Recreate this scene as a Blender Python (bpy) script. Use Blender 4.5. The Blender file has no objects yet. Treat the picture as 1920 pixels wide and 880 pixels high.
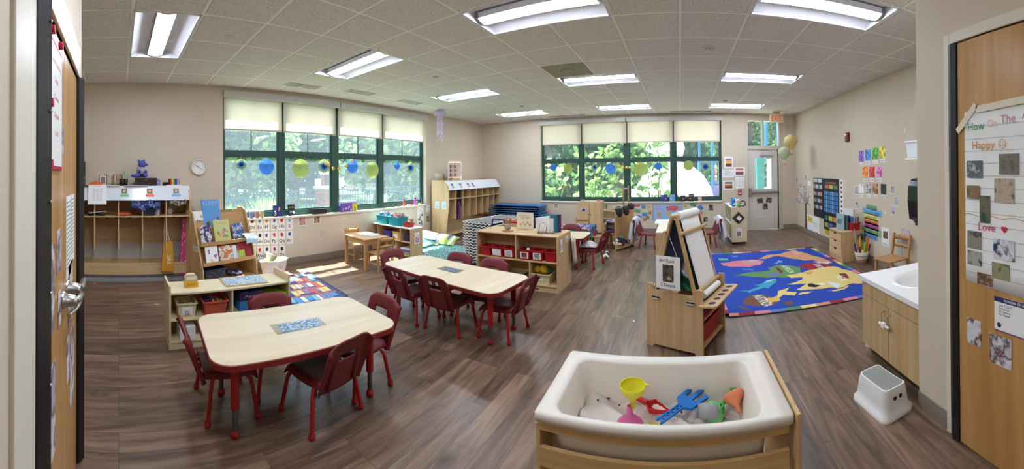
import bpy,bmesh,math,random
from mathutils import Vector,Matrix,Euler
random.seed(7)
SC=bpy.context.scene
COL=SC.collection
PI=math.pi
# ------------------------------------------------------------------ camera, world, sun, exposure
X0C,FPX,YH,ROLL,EYE=1275.,670.,320.,.012,1.525
CEIL=2.93
cd=bpy.data.cameras.new('camera')
cd.type='PANO'
cd.panorama_type='CENTRAL_CYLINDRICAL'
cd.central_cylindrical_range_u_min=(0-X0C)/FPX
cd.central_cylindrical_range_u_max=(1920-X0C)/FPX
cd.central_cylindrical_range_v_min=-(880-YH)/FPX
cd.central_cylindrical_range_v_max=YH/FPX
cd.central_cylindrical_radius=1.0
cam=bpy.data.objects.new('camera',cd)
COL.objects.link(cam)
cam.location=(0,0,EYE)
cam.rotation_euler=(Matrix.Rotation(ROLL,3,'Y')@Matrix.Rotation(PI/2,3,'X')).to_euler()
SC.camera=cam
SC.view_settings.view_transform='Standard'
SC.view_settings.look='None'
SC.view_settings.gamma=1.0
SC.view_settings.use_curve_mapping=False
SC.view_settings.exposure=EXPOSURE=1.2
SC.cycles.use_denoising=True
SC.cycles.max_bounces=8
SC.cycles.diffuse_bounces=5
SC.cycles.glossy_bounces=3
SC.cycles.transparent_max_bounces=16
SC.cycles.sample_clamp_indirect=6.0
SC.cycles.caustics_reflective=False
SC.cycles.caustics_refractive=False
world=bpy.data.worlds.new('sky')
SC.world=world
world.use_nodes=True
_n=world.node_tree.nodes;_l=world.node_tree.links
_sky=_n.new('ShaderNodeTexSky')
_sky.sky_type='NISHITA'
_sky.sun_disc=False
_sky.sun_elevation=math.radians(56)
_sky.sun_rotation=math.radians(255)
_sky.air_density=1.2
_sky.dust_density=2.0
_l.new(_sky.outputs[0],_n['Background'].inputs[0])
SKY_STRENGTH=0.5
_n['Background'].inputs[1].default_value=SKY_STRENGTH
sd=bpy.data.lights.new('sun','SUN')
sd.energy=20.0
sd.angle=math.radians(.6)
sd.color=(1,.96,.90)
sun=bpy.data.objects.new('sun',sd)
COL.objects.link(sun)
sun.location=(-20,3,25)
SUN_DIR=Vector((.40,-.05,-.90)).normalized()
sun.rotation_euler=SUN_DIR.to_track_quat('-Z','Y').to_euler()
# ------------------------------------------------------------------ where a direction of view meets the room (used to survey positions)
def _ray(px,py):
 ph=(px-X0C)/FPX
 x,y,z=math.sin(ph),math.cos(ph),(YH-py)/FPX
 c,s=math.cos(ROLL),math.sin(ROLL)
 return Vector((c*x-s*z,y,s*x+c*z))
def onX(px,py,X):
 d=_ray(px,py);t=X/d.x
 return Vector((X,d.y*t,EYE+d.z*t))
def onY(px,py,Y):
 d=_ray(px,py);t=Y/d.y
 return Vector((d.x*t,Y,EYE+d.z*t))
def onZ(px,py,z=0.):
 d=_ray(px,py);t=(z-EYE)/d.z
 return Vector((d.x*t,d.y*t,z))
 # ------------------------------------------------------------------ materials
MATS={}
def lin(c):
 return tuple(((v/12.92)if v<=.04045 else((v+.055)/1.055)**2.4)for v in c)
def rgb(r,g,b):
 return lin((r/255.,g/255.,b/255.))+(1.,)
def _new(name):
 m=bpy.data.materials.new(name);m.use_nodes=True
 MATS[name]=m
 nt=m.node_tree
 return m,nt.nodes,nt.links,nt.nodes['Principled BSDF']
def plain(name,c,rough=.55,metal=0.,spec=.4,var=.05,scale=9.,bump=0.,coat=0.,sheen=0.):
 """A plain coat with slight mottling so that no surface is one dead flat value."""
 if name in MATS:return MATS[name]
 m,n,l,b=_new(name)
 c=rgb(*c)
 b.inputs['Roughness'].default_value=rough
 b.inputs['Metallic'].default_value=metal
 b.inputs['Specular IOR Level'].default_value=spec
 b.inputs['Coat Weight'].default_value=coat
 if sheen:b.inputs['Sheen Weight'].default_value=sheen
 tc=n.new('ShaderNodeTexCoord');no=n.new('ShaderNodeTexNoise')
 no.inputs['Scale'].default_value=scale;no.inputs['Detail'].default_value=3
 l.new(tc.outputs['Object'],no.inputs['Vector'])
 mr=n.new('ShaderNodeMapRange')
 mr.inputs['To Min'].default_value=1-var;mr.inputs['To Max'].default_value=1+var
 l.new(no.outputs['Fac'],mr.inputs['Value'])
 mx=n.new('ShaderNodeVectorMath');mx.operation='SCALE'
 mx.inputs[0].default_value=c[:3]
 l.new(mr.outputs[0],mx.inputs['Scale'])
 l.new(mx.outputs[0],b.inputs['Base Color'])
 if bump:
  bp=n.new('ShaderNodeBump');bp.inputs['Strength'].default_value=bump;bp.inputs['Distance'].default_value=.004
  no2=n.new('ShaderNodeTexNoise');no2.inputs['Scale'].default_value=scale*12
  l.new(tc.outputs['Object'],no2.inputs['Vector'])
  l.new(no2.outputs['Fac'],bp.inputs['Height']);l.new(bp.outputs[0],b.inputs['Normal'])
 return m
def wood(name,c1,c2,scale=3.,axis='X',rough=.42,grain=14.):
 if name in MATS:return MATS[name]
 m,n,l,b=_new(name)
 tc=n.new('ShaderNodeTexCoord');mp=n.new('ShaderNodeMapping')
 s={'X':(.6,grain,grain),'Y':(grain,.6,grain),'Z':(grain,grain,.6)}[axis]
 mp.inputs['Scale'].default_value=s
 l.new(tc.outputs['Object'],mp.inputs['Vector'])
 no=n.new('ShaderNodeTexNoise');no.inputs['Scale'].default_value=scale
 no.inputs['Detail'].default_value=5;no.inputs['Distortion'].default_value=.6
 l.new(mp.outputs[0],no.inputs['Vector'])
 rp=n.new('ShaderNodeValToRGB')
 rp.color_ramp.elements[0].position=.3;rp.color_ramp.elements[0].color=rgb(*c2)
 rp.color_ramp.elements[1].position=.68;rp.color_ramp.elements[1].color=rgb(*c1)
 l.new(no.outputs['Fac'],rp.inputs[0]);l.new(rp.outputs[0],b.inputs['Base Color'])
 b.inputs['Roughness'].default_value=rough
 b.inputs['Specular IOR Level'].default_value=.35
 return m
def noisy(name,cols,scale=20.,rough=.6,kind='NOISE',stretch=(1,1,1),hard=True,seed=0.):
 """Blotches of several colours: printed photographs, fabrics, book art."""
 if name in MATS:return MATS[name]
 m,n,l,b=_new(name)
 tc=n.new('ShaderNodeTexCoord');mp=n.new('ShaderNodeMapping')
 mp.inputs['Scale'].default_value=stretch;mp.inputs['Location'].default_value=(seed,seed*1.7,seed*.6)
 l.new(tc.outputs['Object'],mp.inputs['Vector'])
 if kind=='NOISE':
  t=n.new('ShaderNodeTexNoise');t.inputs['Detail'].default_value=4;out=t.outputs['Fac']
 else:
  t=n.new('ShaderNodeTexVoronoi');sp=n.new('ShaderNodeSeparateColor')
  l.new(t.outputs['Color'],sp.inputs[0]);out=sp.outputs[0]
 t.inputs['Scale'].default_value=scale
 l.new(mp.outputs[0],t.inputs['Vector'])
 rp=n.new('ShaderNodeValToRGB');cr=rp.color_ramp
 cr.interpolation='CONSTANT' if hard else 'LINEAR'
 lo,hi=(.34,.64)if kind=='NOISE' else(0.,.85)
 for i,c in enumerate(cols):
  p=lo+(hi-lo)*i/max(1,len(cols)-1)if i else 0.
  if i<2:e=cr.elements[i];e.position=p
  else:e=cr.elements.new(p)
  e.color=rgb(*c)
 l.new(out,rp.inputs[0]);l.new(rp.outputs[0],b.inputs['Base Color'])
 b.inputs['Roughness'].default_value=rough
 b.inputs['Specular IOR Level'].default_value=.3
 return m
def emit(name,c,s):
 if name in MATS:return MATS[name]
 m,n,l,b=_new(name)
 b.inputs['Base Color'].default_value=rgb(*c)
 b.inputs['Emission Color'].default_value=rgb(*c)
 b.inputs['Emission Strength'].default_value=s
 return m
def clear(name,c,gloss=.08,rough=.03,veil=0.):
 """Thin clear pane or plastic: mostly lets light straight through, with a faint reflection."""
 if name in MATS:return MATS[name]
 m,n,l,b=_new(name)
 n.remove(b)
 tr=n.new('ShaderNodeBsdfTransparent');tr.inputs[0].default_value=rgb(*c)
 gl=n.new('ShaderNodeBsdfGlossy');gl.inputs['Roughness'].default_value=rough
 mx=n.new('ShaderNodeMixShader');mx.inputs[0].default_value=gloss
 l.new(tr.outputs[0],mx.inputs[1]);l.new(gl.outputs[0],mx.inputs[2])
 if veil:  # bluish translucent layer puts window haze into the pane itself
  tl=n.new('ShaderNodeBsdfTranslucent');tl.inputs[0].default_value=rgb(214,230,250)
  m2=n.new('ShaderNodeMixShader');m2.inputs[0].default_value=veil
  l.new(mx.outputs[0],m2.inputs[1]);l.new(tl.outputs[0],m2.inputs[2]);mx=m2
 l.new(mx.outputs[0],n['Material Output'].inputs[0])
 return m
def translucent(name,c,t=.6,rough=.8):
 if name in MATS:return MATS[name]
 m,n,l,b=_new(name)
 b.inputs['Base Color'].default_value=rgb(*c);b.inputs['Roughness'].default_value=rough
 b.inputs['Specular IOR Level'].default_value=.1
 tl=n.new('ShaderNodeBsdfTranslucent');tl.inputs[0].default_value=rgb(*c)
 mx=n.new('ShaderNodeMixShader');mx.inputs[0].default_value=t
 l.new(b.outputs[0],mx.inputs[1]);l.new(tl.outputs[0],mx.inputs[2])
 l.new(mx.outputs[0],n['Material Output'].inputs[0])
 return m
def frosted(name,c,t=.45,rough=.3):
 """Tinted see-through plastic."""
 if name in MATS:return MATS[name]
 m,n,l,b=_new(name)
 b.inputs['Base Color'].default_value=rgb(*c);b.inputs['Roughness'].default_value=rough
 tr=n.new('ShaderNodeBsdfTransparent');tr.inputs[0].default_value=rgb(*c)
 mx=n.new('ShaderNodeMixShader');mx.inputs[0].default_value=t
 l.new(b.outputs[0],mx.inputs[1]);l.new(tr.outputs[0],mx.inputs[2])
 l.new(mx.outputs[0],n['Material Output'].inputs[0])
 return m
_CC={}
def C(r,g,b,rough=.6):
 """A named plain colour, made on first use."""
 k=(r,g,b,rough)
 if k not in _CC:
  _CC[k]=plain('paint_%d_%d_%d_%d'%(r,g,b,int(rough*100)),(r,g,b),rough,var=.03).name
 return _CC[k]
 # ------------------------------------------------------------------ mesh builder
_TXT={}
def text_mesh(s,bold=False):
 k=(s,bold)
 if k in _TXT:return _TXT[k]
 cu=bpy.data.curves.new('t','FONT');cu.body=s;cu.resolution_u=2
 cu.offset=.012 if bold else 0.
 o=bpy.data.objects.new('t',cu)
 me=o.to_mesh()
 v=[x.co.copy()for x in me.vertices];f=[tuple(p.vertices)for p in me.polygons]
 o.to_mesh_clear();bpy.data.objects.remove(o);bpy.data.curves.remove(cu)
 if v:
  x0=min(a.x for a in v);x1=max(a.x for a in v);y0=min(a.y for a in v);y1=max(a.y for a in v)
 else:x0=x1=y0=y1=0.
 _TXT[k]=(v,f,x0,x1,y0,y1)
 return _TXT[k]
class MB:
 def __init__(s,M=None):
  s.v=[];s.f=[];s.m=[];s.sm=[];s.mats=[]
  s.M=M or Matrix.Identity(4)
 def _mi(s,mat):
  name=mat if isinstance(mat,str)else mat.name
  if name not in s.mats:s.mats.append(name)
  return s.mats.index(name)
 def add(s,vs,fs,mat,smooth=False,M=None):
  k=len(s.v);T=s.M@M if M is not None else s.M
  s.v+=[T@Vector(p)for p in vs]
  mi=s._mi(mat)
  for f in fs:
   s.f.append(tuple(i+k for i in f));s.m.append(mi);s.sm.append(smooth)
  return s
 def box(s,lo,hi,mat,M=None):
  (a,b,c),(d,e,f)=lo,hi
  if a>d:a,d=d,a
  if b>e:b,e=e,b
  if c>f:c,f=f,c
  v=[(a,b,c),(d,b,c),(d,e,c),(a,e,c),(a,b,f),(d,b,f),(d,e,f),(a,e,f)]
  return s.add(v,[(0,3,2,1),(4,5,6,7),(0,1,5,4),(1,2,6,5),(2,3,7,6),(3,0,4,7)],mat,False,M)
 def cbox(s,c,size,mat,M=None):
  return s.box([c[i]-size[i]/2 for i in range(3)],[c[i]+size[i]/2 for i in range(3)],mat,M)
 def bar(s,p0,p1,w,h,mat,up=(0,0,1)):
  """A rectangular bar from p0 to p1: w across, h along the up direction."""
  p0=Vector(p0);p1=Vector(p1);d=(p1-p0);L=d.length;d.normalize()
  u=Vector(up);x=d.cross(u)
  if x.length<1e-4:x=d.cross(Vector((1,0,0)))
  x.normalize();u=x.cross(d)
  M=Matrix((x.to_4d(),d.to_4d(),u.to_4d(),(0,0,0,1))).transposed()
  for i in range(3):M[3][i]=0;M[i][3]=p0[i]
  M[3][3]=1
  return s.box((-w/2,0,-h/2),(w/2,L,h/2),mat,M)
 def prism(s,poly,z0,z1,mat,M=None,smooth=False,side=None):
  """poly in xy, extruded z0..z1"""
  n=len(poly)
  a=sum(poly[i][0]*poly[(i+1)%n][1]-poly[(i+1)%n][0]*poly[i][1]for i in range(n))
  if a<0:poly=poly[::-1]
  v=[(x,y,z0)for x,y in poly]+[(x,y,z1)for x,y in poly]
  s.add(v,[tuple(range(n-1,-1,-1)),tuple(range(n,2*n))],mat,False,M)
  s.add(v,[(i,(i+1)%n,n+(i+1)%n,n+i)for i in range(n)],side or mat,smooth,M)
  return s
 def cyl(s,p0,p1,r,mat,n=14,r1=None,cap=True,smooth=True):
  return s.tube([p0,p1],[r,r if r1 is None else r1],mat,n,cap,smooth)
 def tube(s,pts,r,mat,n=8,cap=True,smooth=True):
  pts=[Vector(p)for p in pts]
  if not isinstance(r,(list,tuple)):r=[r]*len(pts)
  vs=[];fs=[];prev=None
  for i,p in enumerate(pts):
   if i==0:d=pts[1]-pts[0]
   elif i==len(pts)-1:d=pts[-1]-pts[-2]
   else:d=(pts[i+1]-p).normalized()+(p-pts[i-1]).normalized()
   if d.length<1e-9:d=Vector((0,0,1))
   d.normalize()
   if prev is None:
    a=d.orthogonal().normalized()
   else:
    a=prev-d*prev.dot(d)
    a=a.normalized()if a.length>1e-6 else d.orthogonal().normalized()
   prev=a;b=d.cross(a)
   for k in range(n):
    t=2*PI*k/n
    vs.append(p+(a*math.cos(t)+b*math.sin(t))*r[i])
  for i in range(len(pts)-1):
   for k in range(n):
    fs.append((i*n+k,i*n+(k+1)%n,(i+1)*n+(k+1)%n,(i+1)*n+k))
  s.add(vs,fs,mat,smooth)
  if cap:
   s.add(vs[:n],[tuple(range(n-1,-1,-1))],mat)
   s.add(vs[-n:],[tuple(range(n))],mat)
  return s
 def lathe(s,prof,mat,c=(0,0,0),n=20,M=None,smooth=True):
  """prof: (r, z) from bottom to top"""
  vs=[];fs=[]
  for r,z in prof:
   for k in range(n):
    t=2*PI*k/n
    vs.append((c[0]+r*math.cos(t),c[1]+r*math.sin(t),c[2]+z))
  for i in range(len(prof)-1):
   for k in range(n):
    fs.append((i*n+k,i*n+(k+1)%n,(i+1)*n+(k+1)%n,(i+1)*n+k))
  return s.add(vs,fs,mat,smooth,M)
 def ball(s,c,r,mat,n=12,sc=(1,1,1),M=None):
  pr=[(r*math.sin(PI*i/(n//2+2)),-r*math.cos(PI*i/(n//2+2)))for i in range(n//2+3)]
  T=Matrix.Translation(c)@Matrix.Diagonal((sc[0],sc[1],sc[2],1))
  if M is not None:T=M@T
  return s.lathe([(max(a,1e-5),b)for a,b in pr],mat,n=n,M=T)
 def grid(s,fn,nu,nv,mat,smooth=True,M=None,thick=0.):
  vs=[fn(i/nu,j/nv)for j in range(nv+1)for i in range(nu+1)]
  w=nu+1
  fs=[(j*w+i,j*w+i+1,(j+1)*w+i+1,(j+1)*w+i)for j in range(nv)for i in range(nu)]
  s.add(vs,fs,mat,smooth,M)
  return s
 def text(s,t,size,mat,M,align='C',bold=False,width=None):
  """t drawn in the local xy plane of M; size = height of a capital; width squeezes the line to that length"""
  v,f,x0,x1,y0,y1=text_mesh(t,bold)
  if not v:return s
  k=size/.7
  kx=k
  if width and(x1-x0)>0:kx=width/(x1-x0)
  ox={'C':(x0+x1)/2,'L':x0,'R':x1}[align]
  return s.add([((p.x-ox)*kx,p.y*k,0)for p in v],f,mat,False,M)
 def build(s,name,parent=None,bevel=0.,smooth_angle=None,solid=0.):
  me=bpy.data.meshes.new(name)
  # store around a local origin so that object space is near the thing
  me.from_pydata([tuple(p)for p in s.v],[],s.f)
  for nm in s.mats:me.materials.append(MATS[nm])
  me.polygons.foreach_set('material_index',s.m)
  me.polygons.foreach_set('use_smooth',s.sm)
  me.update()
  o=bpy.data.objects.new(name,me)
  COL.objects.link(o)
  if parent is not None:o.parent=parent
  if bevel:
   b=o.modifiers.new('bevel','BEVEL');b.width=bevel;b.segments=2;b.limit_method='ANGLE'
   b.angle_limit=math.radians(40)
  if solid:
   b=o.modifiers.new('solid','SOLIDIFY');b.thickness=solid;b.offset=0
  return o
def TR(x,y,z=0.,rz=0.,rx=0.,ry=0.):
 return Matrix.Translation((x,y,z))@Matrix.Rotation(rz,4,'Z')@Matrix.Rotation(ry,4,'Y')@Matrix.Rotation(rx,4,'X')
def thing(name,label,cat,loc=(0,0,0),rz=0.,group=None,kind=None):
 o=bpy.data.objects.new(name,None);COL.objects.link(o)
 o.empty_display_size=.1
 o.location=loc;o.rotation_euler=(0,0,rz)
 tag(o,label,cat,group,kind)
 return o
def tag(o,label=None,cat=None,group=None,kind=None):
 if label:o['label']=label
 if cat:o['category']=cat
 if group:o['group']=group
 if kind:o['kind']=kind
 return o
def struct(name,mb,parent=None,**k):
 o=mb.build(name,parent,**k)
 if parent is None:o['kind']='structure'
 return o
def dup(root,loc=None,rz=None,label=None,group=None,drop=()):
 """a copy of a thing with copies of its parts and sub-parts"""
 def cp(o,par):
  c=o.copy();COL.objects.link(c)
  if par is not None:c.parent=par
  for ch in list(o.children):
   if ch.name.split('.')[0]not in drop:cp(ch,c)
  return c
 r=cp(root,None)
 if loc is not None:r.location=loc
 if rz is not None:r.rotation_euler=(0,0,rz)
 if label:r['label']=label
 if group:r['group']=group
 return r
def place(mb,name,loc,rz,label,cat,group=None,**k):
 """a thing that is one mesh, built about its own origin and set down at loc"""
 o=mb.build(name,**k);o.location=loc;o.rotation_euler=(0,0,rz)
 return tag(o,label,cat,group)
def rrect(w,d,r,n=5,cx=0.,cy=0.):
 out=[]
 for(sx,sy,a0)in((1,1,0),(-1,1,PI/2),(-1,-1,PI),(1,-1,1.5*PI)):
  for i in range(n+1):
   a=a0+PI/2*i/n
   out.append((cx+sx*(w/2-r)+r*math.cos(a),cy+sy*(d/2-r)+r*math.sin(a)))
 return out
def face_M(p,nrm,roll=0.):
 """matrix whose xy plane is a vertical face at p with outward normal nrm (horizontal), +y up, +x to the reader's right"""
 nz=Vector(nrm).normalized();up=Vector((0,0,1));x=up.cross(nz).normalized();y=nz.cross(x)
 M=Matrix((x.to_4d(),y.to_4d(),nz.to_4d(),(0,0,0,1))).transposed()
 for i in range(3):M[3][i]=0;M[i][3]=p[i]
 M[3][3]=1
 return M@Matrix.Rotation(roll,4,'Z')
 # ------------------------------------------------------------------ shared materials
plain('wall_paint',(209,195,175),.75,var=.02,scale=3,bump=.05)
plain('trim_paint',(222,214,198),.45,var=.02)
plain('base_rubber',(138,126,112),.5,var=.05)
plain('frame_green',(44,74,66),.4,var=.05)
plain('white_plastic',(238,238,236),.35,var=.02)
plain('white_paint',(232,230,224),.45,var=.02)
plain('paper',(240,240,238),.7,var=.02)
plain('black_rubber',(26,24,23),.5,var=.1)
plain('black_plastic',(30,30,32),.35,var=.05)
plain('steel',(190,188,184),.28,metal=1.,var=.03)
plain('dark_metal',(60,60,62),.4,metal=.8,var=.05)
wood('maple',(214,183,140),(196,161,116),2.2,'Z')
wood('maple_x',(214,183,140),(196,161,116),2.2,'X')
wood('maple_y',(214,183,140),(196,161,116),2.2,'Y')
wood('beech',(192,148,96),(168,124,76),2.4,'Z')
wood('beech_x',(194,150,98),(172,128,80),2.4,'X')
wood('ply',(206,172,122),(186,150,98),2.2,'Z')
wood('ply_x',(206,172,122),(186,150,98),2.2,'X')
wood('door_wood',(200,154,94),(176,128,72),1.6,'Z',.3,9)
wood('laminate',(206,176,132),(184,150,104),1.6,'Z',.4,16)
clear('glass',(238,248,250),.06,veil=.035)
translucent('shade_cloth',(246,234,219),.7)
def floor_mat():
 m,n,l,b=_new('plank_floor')
 tc=n.new('ShaderNodeTexCoord');sx=n.new('ShaderNodeSeparateXYZ');cx=n.new('ShaderNodeCombineXYZ')
 l.new(tc.outputs['Object'],sx.inputs[0])
 l.new(sx.outputs['Y'],cx.inputs['X']);l.new(sx.outputs['X'],cx.inputs['Y'])
 br=n.new('ShaderNodeTexBrick')
 br.inputs['Scale'].default_value=1.;br.inputs['Brick Width'].default_value=1.22;br.inputs['Row Height'].default_value=.152
 br.inputs['Mortar Size'].default_value=.0012;br.inputs['Mortar Smooth'].default_value=.3;br.inputs['Bias'].default_value=0
 br.offset=.37;br.offset_frequency=3
 br.inputs['Color1'].default_value=(0,0,0,1);br.inputs['Color2'].default_value=(1,1,1,1);br.inputs['Mortar'].default_value=(.5,.5,.5,1)
 l.new(cx.outputs[0],br.inputs['Vector'])
 # grain drawn out along the plank, shifted from plank to plank
 mp=n.new('ShaderNodeVectorMath');mp.operation='MULTIPLY_ADD'
 mp.inputs[1].default_value=(.9,7.5,1)
 sh=n.new('ShaderNodeVectorMath');sh.operation='SCALE';sh.inputs['Scale'].default_value=7.
 l.new(br.outputs['Color'],sh.inputs[0])
 l.new(cx.outputs[0],mp.inputs[0]);l.new(sh.outputs[0],mp.inputs[2])
 no=n.new('ShaderNodeTexNoise');no.inputs['Scale'].default_value=1.6;no.inputs['Detail'].default_value=6
 no.inputs['Roughness'].default_value=.62;no.inputs['Distortion'].default_value=1.1
 l.new(mp.outputs[0],no.inputs['Vector'])
 rp=n.new('ShaderNodeValToRGB');cr=rp.color_ramp
 cr.elements[0].position=.28;cr.elements[0].color=rgb(66,50,40)
 cr.elements[1].position=.72;cr.elements[1].color=rgb(148,120,98)
 e=cr.elements.new(.5);e.color=rgb(113,89,72)
 l.new(no.outputs['Fac'],rp.inputs[0])
 hv=n.new('ShaderNodeMapRange');hv.inputs['To Min'].default_value=.80;hv.inputs['To Max'].default_value=1.18
 sc=n.new('ShaderNodeSeparateColor');l.new(br.outputs['Color'],sc.inputs[0]);l.new(sc.outputs[0],hv.inputs['Value'])
 m1=n.new('ShaderNodeVectorMath');m1.operation='SCALE'
 l.new(rp.outputs[0],m1.inputs[0]);l.new(hv.outputs[0],m1.inputs['Scale'])
 mx=n.new('ShaderNodeMix');mx.data_type='RGBA'
 l.new(br.outputs['Fac'],mx.inputs['Factor']);l.new(m1.outputs[0],mx.inputs['A']);mx.inputs['B'].default_value=rgb(46,34,28)
 # small dark knots
 vo=n.new('ShaderNodeTexVoronoi');vo.inputs['Scale'].default_value=3.4
 l.new(tc.outputs['Object'],vo.inputs['Vector'])
 kn=n.new('ShaderNodeMapRange');kn.inputs['From Min'].default_value=.0;kn.inputs['From Max'].default_value=.05
 kn.inputs['To Min'].default_value=.4;kn.inputs['To Max'].default_value=1.
 l.new(vo.outputs['Distance'],kn.inputs['Value'])
 m2=n.new('ShaderNodeVectorMath');m2.operation='SCALE'
 l.new(mx.outputs['Result'],m2.inputs[0]);l.new(kn.outputs[0],m2.inputs['Scale'])
 l.new(m2.outputs[0],b.inputs['Base Color'])
 rr=n.new('ShaderNodeMapRange');rr.inputs['To Min'].default_value=.26;rr.inputs['To Max'].default_value=.42
 l.new(no.outputs['Fac'],rr.inputs['Value']);l.new(rr.outputs[0],b.inputs['Roughness'])
 b.inputs['Specular IOR Level'].default_value=.5
 bp=n.new('ShaderNodeBump');bp.inputs['Strength'].default_value=.12;bp.inputs['Distance'].default_value=.002
 l.new(no.outputs['Fac'],bp.inputs['Height']);l.new(bp.outputs[0],b.inputs['Normal'])
floor_mat()
T=.61;GX0=.03*T;GY0=5.2*T
def ceiling_mat():
 m,n,l,b=_new('ceiling_tile')
 tc=n.new('ShaderNodeTexCoord');sx=n.new('ShaderNodeSeparateXYZ');l.new(tc.outputs['Object'],sx.inputs[0])
 outs=[]
 for ax,o in(('X',GX0),('Y',GY0)):
  a=n.new('ShaderNodeMath');a.operation='ADD';a.inputs[1].default_value=-o+50*T+T/2
  l.new(sx.outputs[ax],a.inputs[0])
  d=n.new('ShaderNodeMath');d.operation='MODULO';d.inputs[1].default_value=T;l.new(a.outputs[0],d.inputs[0])
  e=n.new('ShaderNodeMath');e.operation='SUBTRACT';e.inputs[1].default_value=T/2;l.new(d.outputs[0],e.inputs[0])
  f=n.new('ShaderNodeMath');f.operation='ABSOLUTE';l.new(e.outputs[0],f.inputs[0]);outs.append(f)
 mn=n.new('ShaderNodeMath');mn.operation='MINIMUM';l.new(outs[0].outputs[0],mn.inputs[0]);l.new(outs[1].outputs[0],mn.inputs[1])
 bar=n.new('ShaderNodeMath');bar.operation='LESS_THAN';bar.inputs[1].default_value=.014;l.new(mn.outputs[0],bar.inputs[0])
 edge=n.new('ShaderNodeMapRange');edge.inputs['From Min'].default_value=.014;edge.inputs['From Max'].default_value=.023
 l.new(mn.outputs[0],edge.inputs['Value'])
 vo=n.new('ShaderNodeTexNoise');vo.inputs['Scale'].default_value=75;vo.inputs['Detail'].default_value=2
 l.new(tc.outputs['Object'],vo.inputs['Vector'])
 rp=n.new('ShaderNodeValToRGB');rp.color_ramp.elements[0].position=.33;rp.color_ramp.elements[0].color=rgb(188,185,179)
 rp.color_ramp.elements[1].position=.45;rp.color_ramp.elements[1].color=rgb(228,225,220)
 l.new(vo.outputs['Fac'],rp.inputs[0])
 mx=n.new('ShaderNodeMix');mx.data_type='RGBA'
 l.new(bar.outputs[0],mx.inputs['Factor']);l.new(rp.outputs[0],mx.inputs['A']);mx.inputs['B'].default_value=rgb(252,251,248)
 l.new(mx.outputs['Result'],b.inputs['Base Color']);b.inputs['Roughness'].default_value=.85
 # the tile's edge drops away from the bar
 hh=n.new('ShaderNodeMath');hh.operation='MAXIMUM';l.new(bar.outputs[0],hh.inputs[0]);l.new(edge.outputs[0],hh.inputs[1])
 bp=n.new('ShaderNodeBump');bp.inputs['Strength'].default_value=.9;bp.inputs['Distance'].default_value=.008
 l.new(hh.outputs[0],bp.inputs['Height'])
 bp2=n.new('ShaderNodeBump');bp2.inputs['Strength'].default_value=.35;bp2.inputs['Distance'].default_value=.003
 l.new(vo.outputs['Fac'],bp2.inputs['Height']);l.new(bp.outputs[0],bp2.inputs['Normal']);l.new(bp2.outputs[0],b.inputs['Normal'])
ceiling_mat()
# ------------------------------------------------------------------ the room shell
WX,FY,RX=-5.42,8.8,2.95
NY=-1.35
DY=-.22
CX=1.40
mb=MB();mb.box((-5.7,-1.6,-.12),(3.2,9.05,0),'plank_floor')
struct('floor',mb)
# ceiling, open where the troffers sit
LIGHTS=[(c,r)for r in(-1,3,7)for c in(-7,-3,1)]+[(-7,-5),(-3,-5)]
holes=set()
for c,r in LIGHTS:
 holes.add((c,r));holes.add((c+1,r))
def gx(i):return GX0+i*T
def gy(j):return GY0+j*T
mb=MB()
for i in range(-10,6):
 for j in range(-9,10):
  if(i,j)in holes:continue
  x0,x1=max(gx(i),-5.62),min(gx(i+1),3.15);y0,y1=max(gy(j),-1.55),min(gy(j+1),9.0)
  if x1<=x0 or y1<=y0:continue
  mb.box((x0,y0,CEIL),(x1,y1,CEIL+.02),'ceiling_tile')
struct('ceiling',mb)
mb=MB();mb.box((-5.7,-1.7,3.25),(3.3,9.1,3.4),'wall_paint');mb.box((-5.7,-1.7,2.93),(-5.62,9.1,3.25),'wall_paint');mb.box((3.15,-1.7,2.93),(3.3,9.1,3.25),'wall_paint')  # unseen slab and sides added to keep sun out of the ceiling openings
mb.box((-5.7,9.0,2.93),(3.3,9.1,3.25),'wall_paint');mb.box((-5.7,-1.7,2.93),(3.3,-1.55,3.25),'wall_paint');struct('roof',mb)
def wall_with(mb,axis,pos,thick,a0,a1,z0,z1,openings,mat):
 """a wall slab along axis ('Y' runs along y at x=pos) with rectangular openings (b0,b1,c0,c1)"""
 def seg(b0,b1,c0,c1):
  if b1-b0<1e-4 or c1-c0<1e-4:return
  if axis=='Y':mb.box((pos,b0,c0),(pos+thick,b1,c1),mat)
  else:mb.box((b0,pos,c0),(b1,pos+thick,c1),mat)
 cur=a0
 for b0,b1,c0,c1 in sorted(openings):
  seg(cur,b0,z0,z1);seg(b0,b1,z0,c0);seg(b0,b1,c1,z1);cur=b1
 seg(cur,a1,z0,z1)
W1=(1.63,6.30,.80,2.86)
W2=(-3.62,1.04,.75,2.86)
D1=(1.655,2.545,0.,2.80)
mb=MB();wall_with(mb,'Y',WX,-.22,-1.35,9.0,0,CEIL,[W1],'wall_paint');struct('wall_left',mb)
mb=MB();wall_with(mb,'X',FY,.22,WX,RX+.2,0,CEIL,[W2,D1],'wall_paint');struct('wall_back',mb)
mb=MB();mb.box((RX,2.4,0),(RX+.2,FY,CEIL),'wall_paint');struct('wall_right',mb)
mb=MB()
mb.prism([(2.12,2.62),(RX,2.62),(RX,2.4),(2.34,2.4),(2.34,1.79),(2.12,1.79)],0,CEIL,'wall_paint');struct('wall_sink',mb)
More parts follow.
